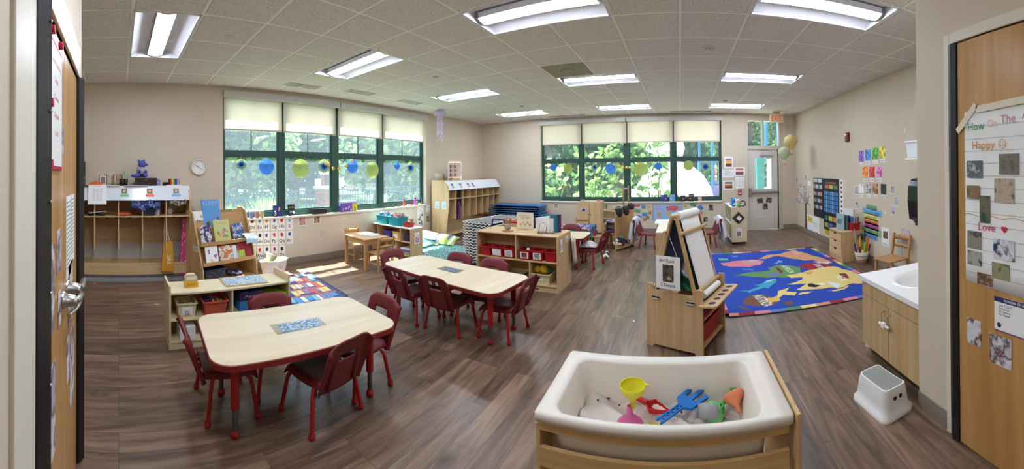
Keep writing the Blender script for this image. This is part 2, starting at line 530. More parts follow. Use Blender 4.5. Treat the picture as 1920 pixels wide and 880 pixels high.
# closet wall with its door opening, and its return behind the sink
mb=MB()
wall_with(mb,'Y',CX,.14,-.4,1.79,0,CEIL,[(.62,1.48,-.01,2.22)],'wall_paint')
mb.box((CX+.14,1.65,0),(2.34,1.79,CEIL),'wall_paint')
struct('wall_closet',mb)
mb=MB()
wall_with(mb,'X',DY,-.16,-1.96,CX,0,CEIL,[(-1.90,-.885,-.01,2.05)],'wall_paint')
mb.box((-2.10,NY-.2,0),(-1.96,DY,CEIL),'wall_paint')
mb.box((WX-.22,NY-.2,0),(-2.10,NY,CEIL),'wall_paint')
mb.box((CX,-1.7,0),(CX+.14,-.38,CEIL),'wall_paint');mb.box((-1.96,-1.7,0),(1.54,-1.5,CEIL),'wall_paint')
mb.box((2.95,-1.6,0),(3.15,2.4,CEIL),'wall_paint')
struct('wall_front',mb)
def baseboard(name,p0,p1,n):
 """p0-p1 along the foot of a wall, n = direction out of the wall"""
 mb=MB();n=Vector(n+(0,))
 a=Vector(p0+(0,));b=Vector(p1+(0,));e=n*.008
 lo=[min(a[i],b[i],a[i]+e[i],b[i]+e[i])for i in range(2)]+[0.]
 hi=[max(a[i],b[i],a[i]+e[i],b[i]+e[i])for i in range(2)]+[.105]
 mb.box(lo,hi,'base_rubber')
 return struct(name,mb)
baseboard('baseboard_left',(WX,NY),(WX,FY),(1,0))
baseboard('baseboard_back',(WX,FY),(1.60,FY),(0,-1))
baseboard('baseboard_back_corner',(2.60,FY),(RX,FY),(0,-1))
baseboard('baseboard_right',(RX,2.62),(RX,FY),(-1,0))
baseboard('baseboard_closet',(CX,1.53),(CX,1.79),(-1,0))
baseboard('baseboard_front',(WX,NY),(-2.1,NY),(0,1))
mb=MB()
mb.box((2.09,2.585,.72),(2.12,2.632,CEIL),'trim_paint');mb.box((2.1,2.615,.72),(2.15,2.632,CEIL),'trim_paint')
struct('trim_1',mb,bevel=.002)
# ------------------------------------------------------------------ windows
def window(name,axis,pos,a0,a1,z0,z1,mulls,rail,out):
 """frame bars at depth pos (out = +-1 direction to the outside). mulls: list of (b0,b1)"""
 w=thing(name,None,None,kind='structure')
 def bx(mb,b0,b1,c0,c1,d0=0.,d1=.09,mat='frame_green'):
  p0,p1=pos+out*d0,pos+out*d1
  if axis=='Y':mb.box((p0,b0,c0),(p1,b1,c1),mat)
  else:mb.box((b0,p0,c0),(b1,p1,c1),mat)
 mb=MB();e=.045
 bx(mb,a0,a1,z0,z0+.10);bx(mb,a0,a1,z1-e,z1)
 bx(mb,a0,a0+e,z0+.10,z1-e);bx(mb,a1-e,a1,z0+.10,z1-e)
 for b0,b1 in mulls:bx(mb,b0,b1,z0+.10,z1-e)
 tag(struct('window_frame',mb,w,bevel=.004))
 xs=[a0+e]+[v for m in mulls for v in m]+[a1-e]
 cells=[(xs[i],xs[i+1])for i in range(0,len(xs),2)]
 for b0,b1 in cells:
  mb=MB()
  bx(mb,b0,b1,rail-.035,rail+.035,.01,.08)
  s=.022
  for c0,c1 in((z0+.10,rail-.035),(rail+.035,z1-e)):
   bx(mb,b0,b1,c0,c0+s,.02,.07);bx(mb,b0,b1,c1-s,c1,.02,.07)
   bx(mb,b0,b0+s,c0+s,c1-s,.02,.07);bx(mb,b1-s,b1,c0+s,c1-s,.02,.07)
  m=(b0+b1)/2
  bx(mb,m-.008,m+.008,rail+.035+s,z1-e-s,.035,.055)
  struct('window_sash',mb,w)
  for c0,c1 in((z0+.122,rail-.057),(rail+.057,z1-e-s)):
   g=MB();bx(g,b0+s,b1-s,c0,c1,.043,.047,'glass');struct('pane',g,w)
 return w
M1=[(2.65,2.76),(3.75,3.90),(4.91,5.05)]
M2=[(-2.57,-2.46),(-1.39,-1.26),(-.225,-.095)]
window('window_1','Y',WX-.10,W1[0],W1[1],W1[2],W1[3],M1,1.87,-1)
window('window_2','X',FY+.10,W2[0],W2[1],W2[2],W2[3],M2,1.81,1)
mb=MB();mb.box((WX-.10,W1[0],W1[2]-.02),(WX+.025,W1[1],W1[2]+.012),'trim_paint');struct('trim_2',mb,bevel=.004)
mb=MB();mb.box((W2[0],FY-.025,W2[2]-.02),(W2[1],FY+.10,W2[2]+.012),'trim_paint');struct('trim_3',mb,bevel=.004)
# roller shades: four in each window, hung from two grey head boxes
def shade(axis,pos,b0,b1,zb,inn,label,grp):
 r=thing('roller_shade',label,'window shade',group=grp)
 def bx(mb,p0,p1,z0,z1,mat,e0=b0,e1=b1):
  q0,q1=pos+inn*p0,pos+inn*p1
  if axis=='Y':mb.box((q0,e0,z0),(q1,e1,z1),mat)
  else:mb.box((e0,q0,z0),(e1,q1,z1),mat)
 m=MB();bx(m,.030,.032,zb,2.754,'shade_cloth');m.build('cloth',r)
 m=MB();bx(m,.022,.040,zb-.028,zb,'hem_bar');m.build('hem_bar',r,bevel=.004)
 return r
plain('hem_bar',(196,188,170),.6)
plain('head_box',(196,194,190),.45)
ys=[(1.66,2.69),(2.72,3.80),(3.86,4.965),(5.00,6.27)]
nm=['roller shade nearest the wall clock in the left window','second roller shade from the wall clock','third roller shade from the wall clock, beside the thick green mullion','roller shade in the left window nearest the jellyfish lantern']
for(a,b),t in zip(ys,nm):shade('Y',WX-.075,a,b,2.27,1,'cream half-lowered '+t,'cream roller shades')
xs=[(-3.57,-2.50),(-2.47,-1.33),(-1.30,-.17),(-.14,1.00)]
nm=['roller shade of the far window nearest the room corner','second roller shade from the corner in the far window','third roller shade of the far window with the playground roof showing through','roller shade of the far window nearest the exit door']
for(a,b),t in zip(xs,nm):shade('X',FY+.075,a,b,2.26,-1,'cream half-lowered '+t,'cream roller shades')
for k,(a,b)in enumerate(((1.635,3.84),(3.86,6.33))):
 m=MB();m.box((WX+.001,a,2.755),(WX+.055,b,2.862),'head_box');m.box((WX-.06,max(a,W1[0])+.002,2.756),(WX+.003,min(b,W1[1])-.002,2.858),'head_box')
 tag(m.build('shade_head_box',bevel=.006),('grey head box over the shades nearest the clock','grey head box over the shades nearest the jellyfish lantern')[k],'shade head box','shade head boxes')
for k,(a,b)in enumerate(((-3.64,-1.335),(-1.315,1.06))):
 m=MB();m.box((a,FY-.055,2.755),(b,FY-.001,2.862),'head_box');m.box((max(a,W2[0])+.002,FY-.003,2.756),(min(b,W2[1])-.002,FY+.06,2.858),'head_box')
 tag(m.build('shade_head_box',bevel=.006),('grey head box over the far window shades by the corner','grey head box over the far window shades by the exit door')[k],'shade head box','shade head boxes')
 # ------------------------------------------------------------------ ceiling lights
emit('lamp_lens',(228,238,255),23.)
plain('troffer_white',(226,226,230),.4,var=.01)
def light_fixture(c,r,label):
 x0,x1,y0,y1=gx(c)+.012,gx(c+2)-.012,gy(r)+.012,gy(r+1)-.012
 cx,cy=(x0+x1)/2,(y0+y1)/2
 t=thing('ceiling_light',label,'ceiling light',(cx,cy,CEIL),group='recessed fluorescent ceiling lights')
 w,d=(x1-x0)/2,(y1-y0)/2
 m=MB()
 # rim, two curved reflectors, end walls
 m.box((-w-.011,-d-.011,-.004),(w+.011,-d+.012,.03),'troffer_white');m.box((-w-.011,d-.012,-.004),(w+.011,d+.011,.03),'troffer_white')
 m.box((-w-.011,-d,-.004),(-w+.016,d,.10),'troffer_white');m.box((w-.016,-d,-.004),(w+.011,d,.10),'troffer_white');m.box((-w,-d,.10),(w,d,.11),'troffer_white')
 for s in(-1,1):
  m.grid(lambda u,v:(-w+.01+(2*w-.02)*u,s*(d-.01-(d-.10)*v),.012+.075*math.sin(v*PI*.55)),1,8,'troffer_white')
 m.build('housing',t)
 n=6
 arc=[(-.082+.164*i/n,.020-.020*math.sin(PI*i/n))for i in range(n+1)]
 pr=arc+[(.082,.06),(-.082,.06)]
 Mx=Matrix(((0,0,1,0),(1,0,0,0),(0,1,0,0),(0,0,0,1)))
 m=MB();m.prism(arc,-w+.055,w-.055,'lamp_lens',Mx);m.build('lens',t)
 m=MB();m.box((-w+.05,-.084,.021),(w-.05,.084,.075),'troffer_white');m.build('lens_carrier',t)
 for s in(-1,1):
  m=MB();m.prism([(a*1.06,b*1.06 if b<.05 else b)for a,b in pr],s*(w-.055),s*(w-.03),'steel',Mx);m.build('end_cap',t)
  # sloped end walls
 return t
LL={(-7,-1):'recessed ceiling light directly ahead of the light above the cubbies',(-3,-1):'recessed ceiling light cut off by the top edge, left of centre',(1,-1):'large recessed ceiling light near the paper towel dispenser',(-7,3):'recessed ceiling light in the second row nearest the left window',(-3,3):'middle recessed ceiling light beside the grey-green ceiling speaker panel',(1,3):'recessed ceiling light behind the smoke detector',(-7,7):'far recessed ceiling light near the room corner',(-3,7):'far recessed ceiling light before the far window',(1,7):'far recessed ceiling light nearest the exit sign',(-7,-5):'recessed ceiling light above the coat cubbies, seen end-on',(-3,-5):'recessed ceiling light overhead'}
for c,r in LIGHTS:light_fixture(c,r,LL[(c,r)])
# supply vents by the window wall, in the far ceiling, speaker, detectors
plain('vent_white',(222,220,216),.5)
plain('vent_dark',(120,118,114),.6)
def slot_vent(x,y,lx,ly,label):
 t=thing('ceiling_vent',label,'ceiling vent',(x,y,CEIL),group='slotted ceiling vents')
 m=MB();m.box((-lx/2,-ly/2,-.006),(lx/2,ly/2,0),'vent_white');m.build('frame',t)
 m=MB()
 if lx>ly:
  for k in range(3):m.box((-lx/2+.02,-ly/2+.03+k*(ly-.06)/2-.012,-.009),(lx/2-.02,-ly/2+.03+k*(ly-.06)/2+.012,-.0061),'vent_dark')
 else:
  for k in range(3):m.box((-lx/2+.03+k*(lx-.06)/2-.012,-ly/2+.02,-.009),(-lx/2+.03+k*(lx-.06)/2+.012,ly/2-.02,-.0061),'vent_dark')
 m.build('slot',t)
for(px,py),t in zip(((570,146),(678,160),(772,180)),('slotted ceiling vent over the left window nearest the clock','slotted ceiling vent over the middle of the left window','slotted ceiling vent over the left window nearest the lantern')):
 p=onZ(px,py,CEIL);slot_vent(p.x,p.y,.2,.6,t)
for(px,py),t in zip(((1065,212),(1297,213)),('thin slotted vent above the far window near the corner','thin slotted vent above the far window near the door')):
 p=onZ(px,py,CEIL);slot_vent(p.x,8.45,1.0,.12,t)
plain('speaker_grille',(150,146,124),.7)
t=thing('ceiling_speaker','grey-green square speaker panel in ceiling beside the middle light','ceiling speaker',((gx(-3)+gx(-2))/2,(gy(2)+gy(3))/2,CEIL))
m=MB();m.box((-.29,-.29,-.006),(.29,.29,0),'speaker_grille');m.build('panel',t)
m=MB();m.lathe([(.085,-.012),(.10,-.006)],'vent_dark');m.add([(.085*math.cos(a*PI/10),.085*math.sin(a*PI/10),-.012)for a in range(20)],[tuple(range(20))],'speaker_grille');m.build('grille',t)
def disc(px,py,r,col,label,nm='ceiling_disc',cat='sprinkler cover'):
 p=onZ(px,py,CEIL);m=MB()
 m.lathe([(1e-4,-.008),(r*.9,-.008),(r,-.003),(r,0)],C(*col),n=24)
 place(m,nm,(p.x,p.y,CEIL),0,label,cat,'round ceiling covers')
disc(432,51,.045,(214,222,196),'small round pale green cover in ceiling, beside the first light')
disc(820,133,.045,(190,188,182),'small round grey cover in ceiling before the second row of lights')
disc(1436,100,.05,(226,214,196),'small round cream cover in ceiling beside the smoke detector')
disc(981,192,.045,(150,148,144),'small round cover beside the far corner ceiling light')
disc(1363,191,.045,(150,148,144),'small round cover before the far light by the exit')
p=onZ(1335,92,CEIL)
t=thing('smoke_detector','white round smoke detector with stepped base on the ceiling','smoke detector',(p.x,p.y,CEIL))
m=MB();m.lathe([(.075,-.018),(.08,-.004),(.08,0)],'vent_white',n=24);m.add([(.075*math.cos(a*PI/12),.075*math.sin(a*PI/12),-.018)for a in range(24)],[tuple(range(24))],'vent_white');m.build('base',t)
m=MB();m.lathe([(1e-4,-.05),(.025,-.05),(.035,-.042),(.055,-.032),(.055,-.018)],'vent_white',n=24)
for a in range(8):m.cbox((.05*math.cos(a*PI/4),.05*math.sin(a*PI/4),-.028),(.014,.014,.008),'vent_dark')
m.build('sensor_chamber',t)
# ------------------------------------------------------------------ far exit door, transom, exit sign
plain('door_paint',(214,208,198),.45,var=.01)
plain('frame_paint',(206,198,184),.5,var=.01)
d=thing('door_1',None,None,kind='structure')
x0,x1,zt=1.70,2.50,2.045
mb=MB()
mb.box((1.655,FY-.012,0),(1.70,FY+.14,2.80),'frame_paint');mb.box((2.50,FY-.012,0),(2.545,FY+.14,2.80),'frame_paint')
mb.box((1.70,FY-.012,2.05),(2.50,FY+.14,2.125),'frame_paint');mb.box((1.70,FY-.012,2.755),(2.50,FY+.14,2.80),'frame_paint')
mb.box((2.06,FY,2.125),(2.11,FY+.12,2.755),'frame_paint')
struct('door_frame',mb,d,bevel=.003)
mb=MB()
wall_with(mb,'X',FY+.03,.045,x0+.004,x1-.03,.012,zt,[(1.89,2.31,1.04,1.83)],'door_paint')
for a,b,c,e in((1.885,2.315,1.015,1.045),(1.885,2.315,1.825,1.855),(1.875,1.90,1.015,1.855),(2.30,2.325,1.015,1.855)):mb.box((a,FY+.02,c),(b,FY+.03,e),'white_paint')
for a,b,c,e in((1.87,2.33,.32,.335),(1.87,2.33,.80,.81),(1.87,1.88,.32,.81),(2.32,2.33,.32,.81)):mb.box((a,FY+.024,c),(b,FY+.03,e),'white_paint')
struct('door_leaf',mb,d,bevel=.002)
mb=MB();mb.box((1.90,FY+.05,1.045),(2.30,FY+.054,1.825),'glass');struct('door_pane',mb,d)
mb=MB();mb.box((2.11,FY+.05,2.125),(2.50,FY+.054,2.755),'glass');mb.box((1.70,FY+.05,2.125),(2.06,FY+.054,2.755),'glass');struct('transom_pane',mb,d)
mb=MB();mb.box((x1-.028,FY+.028,.01),(x1-.002,FY+.05,zt),'black_rubber');struct('door_gasket',mb,d)
mb=MB();mb.box((1.73,FY-.03,.93),(2.44,FY+.005,.975),'steel');mb.box((1.715,FY-.045,.87),(1.785,FY+.029,1.06),'steel');mb.box((2.41,FY-.03,.925),(2.46,FY+.029,.98),'steel')
struct('push_bar',mb,d,bevel=.004)
mb=MB();mb.box((2.0,FY-.05,1.88),(2.31,FY+.029,1.985),'head_box');mb.bar((2.25,FY-.03,1.99),(1.95,FY-.025,2.04),.02,.012,'steel');struct('door_closer',mb,d,bevel=.006)
t=thing('exit_sign','beige exit sign with red letters hanging above the far door','exit sign',(2.34,8.42,CEIL))
m=MB();m.box((-.165,-.03,-.255),(.165,.03,-.05),C(226,210,178));m.build('sign_box',t,bevel=.008)
m=MB();m.box((-.08,-.03,-.05),(.08,.03,0),C(214,200,172));m.build('canopy',t)
emit('exit_red',(214,50,40),.25)
m=MB();m.text('EXIT',.135,'exit_red',face_M((0,-.0325,-.22),(0,-1,0)),width=.25);m.build('lettering',t)
# ------------------------------------------------------------------ closet door on the right, ajar against its black finger guard
d=thing('door_2',None,None,kind='structure')
mb=MB();mb.box((CX-.012,1.475,0),(CX+.15,1.52,2.28),'trim_paint');mb.box((CX-.012,.58,2.22),(CX+.15,1.475,2.28),'trim_paint');mb.box((CX-.012,.58,0),(CX+.15,.62,2.22),'trim_paint');struct('door_frame',mb,d,bevel=.004)
mb=MB();mb.box((CX-.02,.625,.01),(CX+.022,1.40,2.205),'door_wood');struct('door_leaf',mb,d,bevel=.002)
mb=MB();mb.prism([(CX-.03,1.402),(CX+.02,1.402),(CX+.02,1.473),(CX-.022,1.473),(CX-.036,1.44)],.01,2.21,'black_rubber');struct('finger_guard',mb,d,bevel=.003)
# ------------------------------------------------------------------ narrow double doors at the left edge
d=thing('door_3',None,None,kind='structure')
mb=MB();mb.box((-.885,DY-.1,0),(-.70,DY+.012,2.05),'trim_paint');mb.box((-1.93,DY-.1,2.05),(-.70,DY+.012,2.20),'trim_paint');mb.box((-1.955,DY-.1,0),(-1.93,DY+.004,2.05),'trim_paint')
struct('door_frame',mb,d,bevel=.004)
for a,b in((-1.447,-1.055),(-1.885,-1.453)):
 mb=MB();mb.box((a,DY-.045,.01),(b,DY-.004,2.04),'door_wood');struct('door_leaf',mb,d,bevel=.002)
for a,b in((-1.05,-.90),(-1.965,-1.886)):
 mb=MB()
 mb.prism([(a,DY-.03),(b,DY-.03),(b,DY+.012),((a+b)/2,DY+.035),(a,DY+.012)],.01,2.045,'black_rubber')
 g=struct('finger_guard',mb,d,bevel=.003)
 if b>-1:
  m=MB()
  for k in range(8):m.ball(((a+b)/2+.01,DY+.035,.2+k*.25),.005,'steel',8)
  struct('rivets',m,g)
def lever(x,z,long_,pull):
 m=MB()
 m.lathe([(.034,0),(.034,.012),(.026,.018),(.022,.05),(.018,.062),(1e-4,.064)],'steel',M=TR(x,DY-.004,z)@Matrix.Rotation(-PI/2,4,'X'))
 if pull:
  m.tube([(x,DY+.055,z),(x-.03,DY+.062,z+.002),(x-.085,DY+.068,z+.002),(x-.115,DY+.064,z-.015),(x-.12,DY+.055,z-.05),(x-.09,DY+.04,z-.068),(x-.03,DY+.02,z-.07)],[.011,.012,.010,.009,.009,.009,.010],'steel',10)
 else:
  m.tube([(x,DY+.055,z),(x-.05,DY+.062,z),(x-.12,DY+.06,z)],[.015,.014,.013],'steel',12)
 return struct('lever_handle',m,d)
lever(-1.40,1.03,.1,True)
lever(-1.52,1.04,.1,False)
# ------------------------------------------------------------------ the grounds outside
GZ=-.25
plain('lawn',(62,84,40),.9,var=.3,scale=3)
plain('asphalt',(150,150,150),.9,var=.08,scale=2)
plain('sand_ground',(160,150,132),.9,var=.08,scale=2)
noisy('brick_far',[(150,88,74),(168,104,86),(138,80,68)],30,.8,'VORONOI',(1,1,3))
plain('bark',(92,76,62),.9,var=.25,scale=8)
plain('fence_steel',(44,92,100),.5)  # dark green steel; the bluish glare is put into its colour
for k,c in enumerate(((60,98,42),(92,132,66),(134,168,92),(48,82,48),(172,202,120))):
 translucent('leaf_%d'%k,c,.45)
mb=MB();mb.box((-60,-40,GZ-.2),(-5.75,60,GZ),'lawn');struct('ground_lawn',mb)
mb=MB();mb.box((-41,-40,GZ),(-33,60,GZ+.02),'asphalt');struct('street',mb)
def woods(name,label,p0,p1,h,seed):
 rnd=random.Random(seed);m=MB();a=Vector(p0+(0,));b=Vector(p1+(0,));d=b-a;L=d.length;nrm=Vector((-d.y,d.x,0)).normalized()
 ph=[rnd.uniform(0,6)for _ in range(6)]
 def fn(u,v):
  q=a+d*u;s=u*L
  hh=h*(.8+.14*math.sin(s*.35+ph[0])+.08*math.sin(s*.9+ph[1]))
  bul=1.2*math.sin(s*.8+ph[2]+2.2*math.sin(v*4+s*.2))*math.sin(v*7+ph[3]+s*.5)+rnd.uniform(-.25,.25)
  q=q+nrm*(bul-3*max(0,v-.6));return(q.x,q.y,GZ+hh*v)
 m.grid(fn,int(L/.8),22,noisy('woods_leaf',[(26,44,26),(46,74,36),(34,58,30),(92,124,60),(40,66,34),(130,160,90)],1.4,.9).name,smooth=False)
 tag(m.build(name),label,'woods',kind='stuff')
woods('distant_woods','dark green line of woods beyond the street',(-44,-35),(-44,62),15,1)
woods('playground_woods','dark green line of woods behind the playground',(-44,36),(30,36),13,2)
mb=MB();mb.box((-5.75,9.3,GZ-.2),(40,60,GZ),'sand_ground');struct('ground_playground',mb)
def leaves(mb,blobs,n,size,mats,rnd,flat=.35):
 """leaf quads scattered through ellipsoids (cx,cy,cz,rx,ry,rz)"""
 tot=sum(b[3]*b[4]*b[5]for b in blobs)
 for b in blobs:
  for _ in range(max(6,int(n*b[3]*b[4]*b[5]/tot))):
   while True:
    u=Vector((rnd.uniform(-1,1),rnd.uniform(-1,1),rnd.uniform(-1,1)))
    if .25<u.length<1:break
   u=u*(u.length**-.45)
   p=Vector((b[0]+u.x*b[3],b[1]+u.y*b[4],b[2]+u.z*b[5]))
   s=size*rnd.uniform(.6,1.25)
   R=Euler((rnd.uniform(-1.1,1.1),rnd.uniform(-1.1,1.1),rnd.uniform(0,2*PI))).to_matrix()
   q=[R@Vector(v)*s+p for v in((-.5,0,0),(-.2,-.34,.06),(.3,-.3,.04),(.6,0,-.05),(.3,.3,.04),(-.2,.34,.06))]
   mb.add(q,[(0,1,2,3,4,5)],rnd.choice(mats))
def tree(x,y,h,r,n,size,label,mats,seed,z0=.35,group='trees outside the windows',nm='tree'):
 rnd=random.Random(seed)
 t=thing(nm,label,'tree',(x,y,GZ),group=group)
 m=MB();m.tube([(0,0,0),(.05,.03,h*.3),(-.04,.05,h*.55),(.05,0,h*.85)],[.24*r/2.5,.19*r/2.5,.13*r/2.5,.04],'bark',8)
 for a in range(5):
  an=a*1.3+seed;z=h*(.35+.1*a)
  m.tube([(0,0,z),(math.cos(an)*r*.35,math.sin(an)*r*.35,z+h*.1),(math.cos(an)*r*.7,math.sin(an)*r*.7,z+h*.16)],[.08,.05,.02],'bark',6)
 m.build('trunk',t)
 bl=[]
 for _ in range(9):
  a=rnd.uniform(0,2*PI);q=rnd.uniform(0,.6)*r
  bl.append((q*math.cos(a),q*math.sin(a),h*rnd.uniform(z0+.12,.88),r*rnd.uniform(.42,.62),r*rnd.uniform(.42,.62),h*rnd.uniform(.12,.2)))
 m=MB();leaves(m,bl,n,size,mats,rnd);m.build('foliage',t)
DK=['leaf_0','leaf_3','leaf_1'];LT=['leaf_1','leaf_2','leaf_0','leaf_4']
TL=[(-13.2,4.3,7.5,3.1,'broad tree with a thick trunk behind the fence, left window first pane',LT),(-22.5,5.5,9,4.2,'tall tree across the street seen over the white van',DK),(-21.5,11.5,8.5,4,'tall tree across the street beyond the brick pier',DK),(-24,-.5,9,4.5,'tall tree across the street seen through the first pane',DK),(-13.0,11.5,6,2.8,'pale green tree behind the fence seen through the third pane',LT),(-17.0,20,8.0,3.6,'dark tree beyond the fence seen through the fourth pane',DK),(-12.2,17.5,6.5,2.4,'slim leaning tree at the end of the fence',LT),(-27,16,10,5,'big tree furthest back behind the left window',DK),(-26,27,10,5,'big tree far beyond the last pane of the left window',DK)]
for i,(x,y,h,r,lb,mt)in enumerate(TL):tree(x,y,h,r,4200,.34,lb,mt,i+3,.12)
TR_=[(-7.2,18.5,7.5,3.4,'dark tree beyond the playground behind the far window first pane',DK),(-3.6,22,8.5,3.8,'dark tree behind the leafy vine in the far window',DK),(.8,24,9,4,'tree behind the white playground roof',DK),(5.0,25,8.5,3.8,'tree seen through the transom over the exit door',LT),(-12.5,24,9,4,'far tree at the corner end of the far window',DK)]
for i,(x,y,h,r,lb,mt)in enumerate(TR_):tree(x,y,h,r,4200,.36,lb,mt,i+33,.05)
def shrub(x,y,rx,ry,rz,n,size,label,mats,seed,cat='shrub'):
 rnd=random.Random(seed)
 t=thing('shrub',label,cat,(x,y,GZ),group='shrubs outside the left window')
 m=MB()
 for a in range(5):m.tube([(0,0,0),(math.cos(a*1.3)*rx*.3,math.sin(a*1.3)*ry*.3,rz*.8)],[.03,.012],'bark',5)
 m.build('stem',t)
 m=MB();leaves(m,[(0,0,rz*.85,rx,ry,rz*.9)],n,size,mats,rnd);m.build('foliage',t)
SH=[(-11.2,2.6,.9,1.5,.95,'rounded shrub behind the fence in the first pane, beside the wall'),(-11.2,5.0,.8,1.1,.9,'rounded shrub behind the fence in the first pane, beside the mullion'),(-11.4,12.4,.9,1.6,.85,'rounded shrub behind the fence in the third pane'),(-11.4,16.0,.9,1.7,.85,'rounded shrub behind the fence in the fourth pane')]
for i,(x,y,a,b,c,lb)in enumerate(SH):shrub(x,y,a,b,c,900,.17,lb,LT,60+i)
def grass_clump(x,y,h,n,label,seed):
 rnd=random.Random(seed);m=MB()
 for _ in range(n):
  a=rnd.uniform(0,2*PI);q=rnd.uniform(.1,.55);hh=h*rnd.uniform(.6,1.1);w=.012
  b=Vector((rnd.gauss(0,.1),rnd.gauss(0,.1),0));d=Vector((math.cos(a),math.sin(a),0));s=d.cross(Vector((0,0,1)))*w
  p1=b+d*q*.4+Vector((0,0,hh*.7));p2=b+d*q+Vector((0,0,hh))
  m.add([b-s,b+s,p1+s,p1-s,p2],[(0,1,2,3),(3,2,4)],rnd.choice(['leaf_2','leaf_4','leaf_1']))
 o=m.build('ornamental_grass');o.location=(x,y,GZ);tag(o,label,'grass clump','ornamental grass clumps')
grass_clump(-8.0,2.55,1.0,420,'sunlit ornamental grass clump before the fence beside the clock wall',1)
grass_clump(-8.6,3.75,1.15,420,'sunlit ornamental grass clump before the fence in mid first pane',2)
grass_clump(-8.2,4.9,.9,300,'smaller ornamental grass clump near the first green mullion',3)
# fence: panels between posts, one thing
t=thing('steel_fence','dark green steel picket fence, coloured blue-green for glare, with ring band outside the left window','fence',(-10,0,GZ))
m=MB()
for z in(.15,1.05,1.24):m.box((-.02,-3,z-.02),(.02,24,z+.02),'fence_steel')
m.build('rail',t)
m=MB()
y=-3.
while y<24:
 m.box((-.01,y,.05),(.01,y+.02,1.24),'fence_steel');y+=.11
m.build('pickets',t)
for k in range(12):
 m=MB();m.box((-.04,-3+k*2.4,0),(.04,-2.92+k*2.4,1.34),'fence_steel');m.build('post',t)
def pier(x,y,h,w,label):
 t=thing('brick_pier',label,'brick pier',(x,y,GZ),group='brick piers outside')
 m=MB();m.box((-w/2,-w/2,0),(w/2,w/2,h),'brick_far');m.build('brickwork',t)
 m=MB();m.box((-w/2-.05,-w/2-.05,h),(w/2+.05,w/2+.05,h+.09),C(196,190,180));m.build('cap',t,bevel=.02)
pier(-9.55,6.3,1.30,.55,'wide brick pier with stone cap interrupting the steel fence')
pier(-30,19.6,1.7,.7,'pinkish brick pier across the street nearest the van')
pier(-30,22.8,1.7,.7,'pinkish brick pier across the street nearest the shrubs')
# van
t=thing('white_van','white panel van parked on the street seen through second pane','van',(-36.5,24.0,GZ),-PI/2-.2)
plain('van_white',(244,244,244),.25,coat=.5);plain('van_glass',(60,80,100),.1)
prof=[(-2.6,.35),(2.55,.35),(2.75,.55),(2.72,.95),(2.25,1.2),(1.45,1.95),(1.2,2.1),(-2.5,2.12),(-2.65,1.9)]
Mx=Matrix(((1,0,0,0),(0,0,1,0),(0,1,0,0),(0,0,0,1)))
m=MB();m.prism(prof,-.95,.95,'van_white',Mx);m.build('body',t,bevel=.06)
m=MB();m.prism([(1.05,1.25),(2.0,1.25),(1.45,1.85),(1.05,1.85)],-.96,.96,'van_glass',Mx);m.build('window',t)
for x in(-1.7,1.7):
 for y in(-.8,.8):
  m=MB();m.cyl((x,y-.12,.34),(x,y+.12,.34),.34,'black_rubber',18);m.cyl((x,y-.13,.34),(x,y+.13,.34),.19,'steel',12);m.build('wheel',t)
  # leafy vine just outside the far window
rnd=random.Random(5)
def broad_leaf(m,p,s,rz,tilt,mat):
 R=Matrix.Translation(p)@Euler((tilt,rnd.uniform(-.6,.6),rz)).to_matrix().to_4x4()
 q=[(0,-.1,0),(.25,-.3,.03),(.5,0,.0),(.4,.4,-.05),(0,.75,-.12),(-.4,.4,-.05),(-.5,0,0),(-.25,-.3,.03)]
 m.add([Vector((a*s,b*s,c*s))for a,b,c in q]+[Vector((0,.2*s,.05*s))],[(8,i,(i+1)%8)for i in range(8)],mat,True,R)
for k,(x,y,h,w,n,lb)in enumerate(((-3.9,10.7,1.9,.55,90,'broad-leaved vine outside the far window, first pane'),(-2.6,10.4,2.2,.6,130,'broad-leaved vine outside the far window, between first and second panes'),(-1.7,10.3,2.9,.6,190,'tall broad-leaved vine outside the second pane of the far window'),(-.75,10.4,3.0,.45,150,'tall broad-leaved vine beside the white climbing dome'))):
 t=thing('broad_leaf_vine',lb,'vine',(x,y,GZ),group='broad-leaved vines')
 m=MB()
 for a in range(6):
  m.tube([(rnd.uniform(-.1,.1),0,0),(rnd.uniform(-w,w)*.5,rnd.uniform(-.2,.2),h*.5),(rnd.uniform(-w,w),rnd.uniform(-.2,.2),h*rnd.uniform(.8,1.1))],[.02,.014,.008],'leaf_2',5)
 m.build('stem',t)
 m=MB()
 for a in range(n):broad_leaf(m,(rnd.uniform(-w,w),rnd.uniform(-.35,.35),h*rnd.uniform(.18,1.12)),rnd.uniform(.12,.26),rnd.uniform(0,6.28),rnd.uniform(.3,1.5),rnd.choice(['leaf_2','leaf_4','leaf_1','leaf_2']))
 m.build('foliage',t)
 # playground
plain('play_white',(244,242,236),.4);plain('play_blue',(38,98,142),.4);plain('play_teal',(22,104,90),.4);plain('play_purple',(96,80,120),.5)
t=thing('climbing_dome','big white plastic climbing dome with a small grey window','play dome',(-.25,12.6,GZ));t.scale=(.77,.77,1)
m=MB();m.lathe([(1.95,0),(1.93,.6),(1.75,1.15),(1.4,1.6),(.9,1.92),(.4,2.07),(1e-4,2.1)],'play_white',n=40);m.build('shell',t)
m=MB();m.box((-.25,-1.95,.78),(.25,-1.82,1.02),C(150,140,130));m.build('window',t)
for i in range(4):m=MB();m.ball((-.2+i*.13,-1.83,1.12),.02,C(120,116,110),8);m.build('bolt',t)
t=thing('play_tower','white-roofed blue playground tower with railing behind the dome','play tower',(-.65,16.0,GZ));t.scale=(.6,.8,1)
for x in(-.9,.95):
 for y in(-.6,.8):m=MB();m.cyl((x,y,0),(x,y,3.2),.06,'play_blue',12);m.build('post',t)
m=MB();m.box((-1,-.7,1.3),(1.05,.9,1.38),'play_blue');m.build('deck',t)
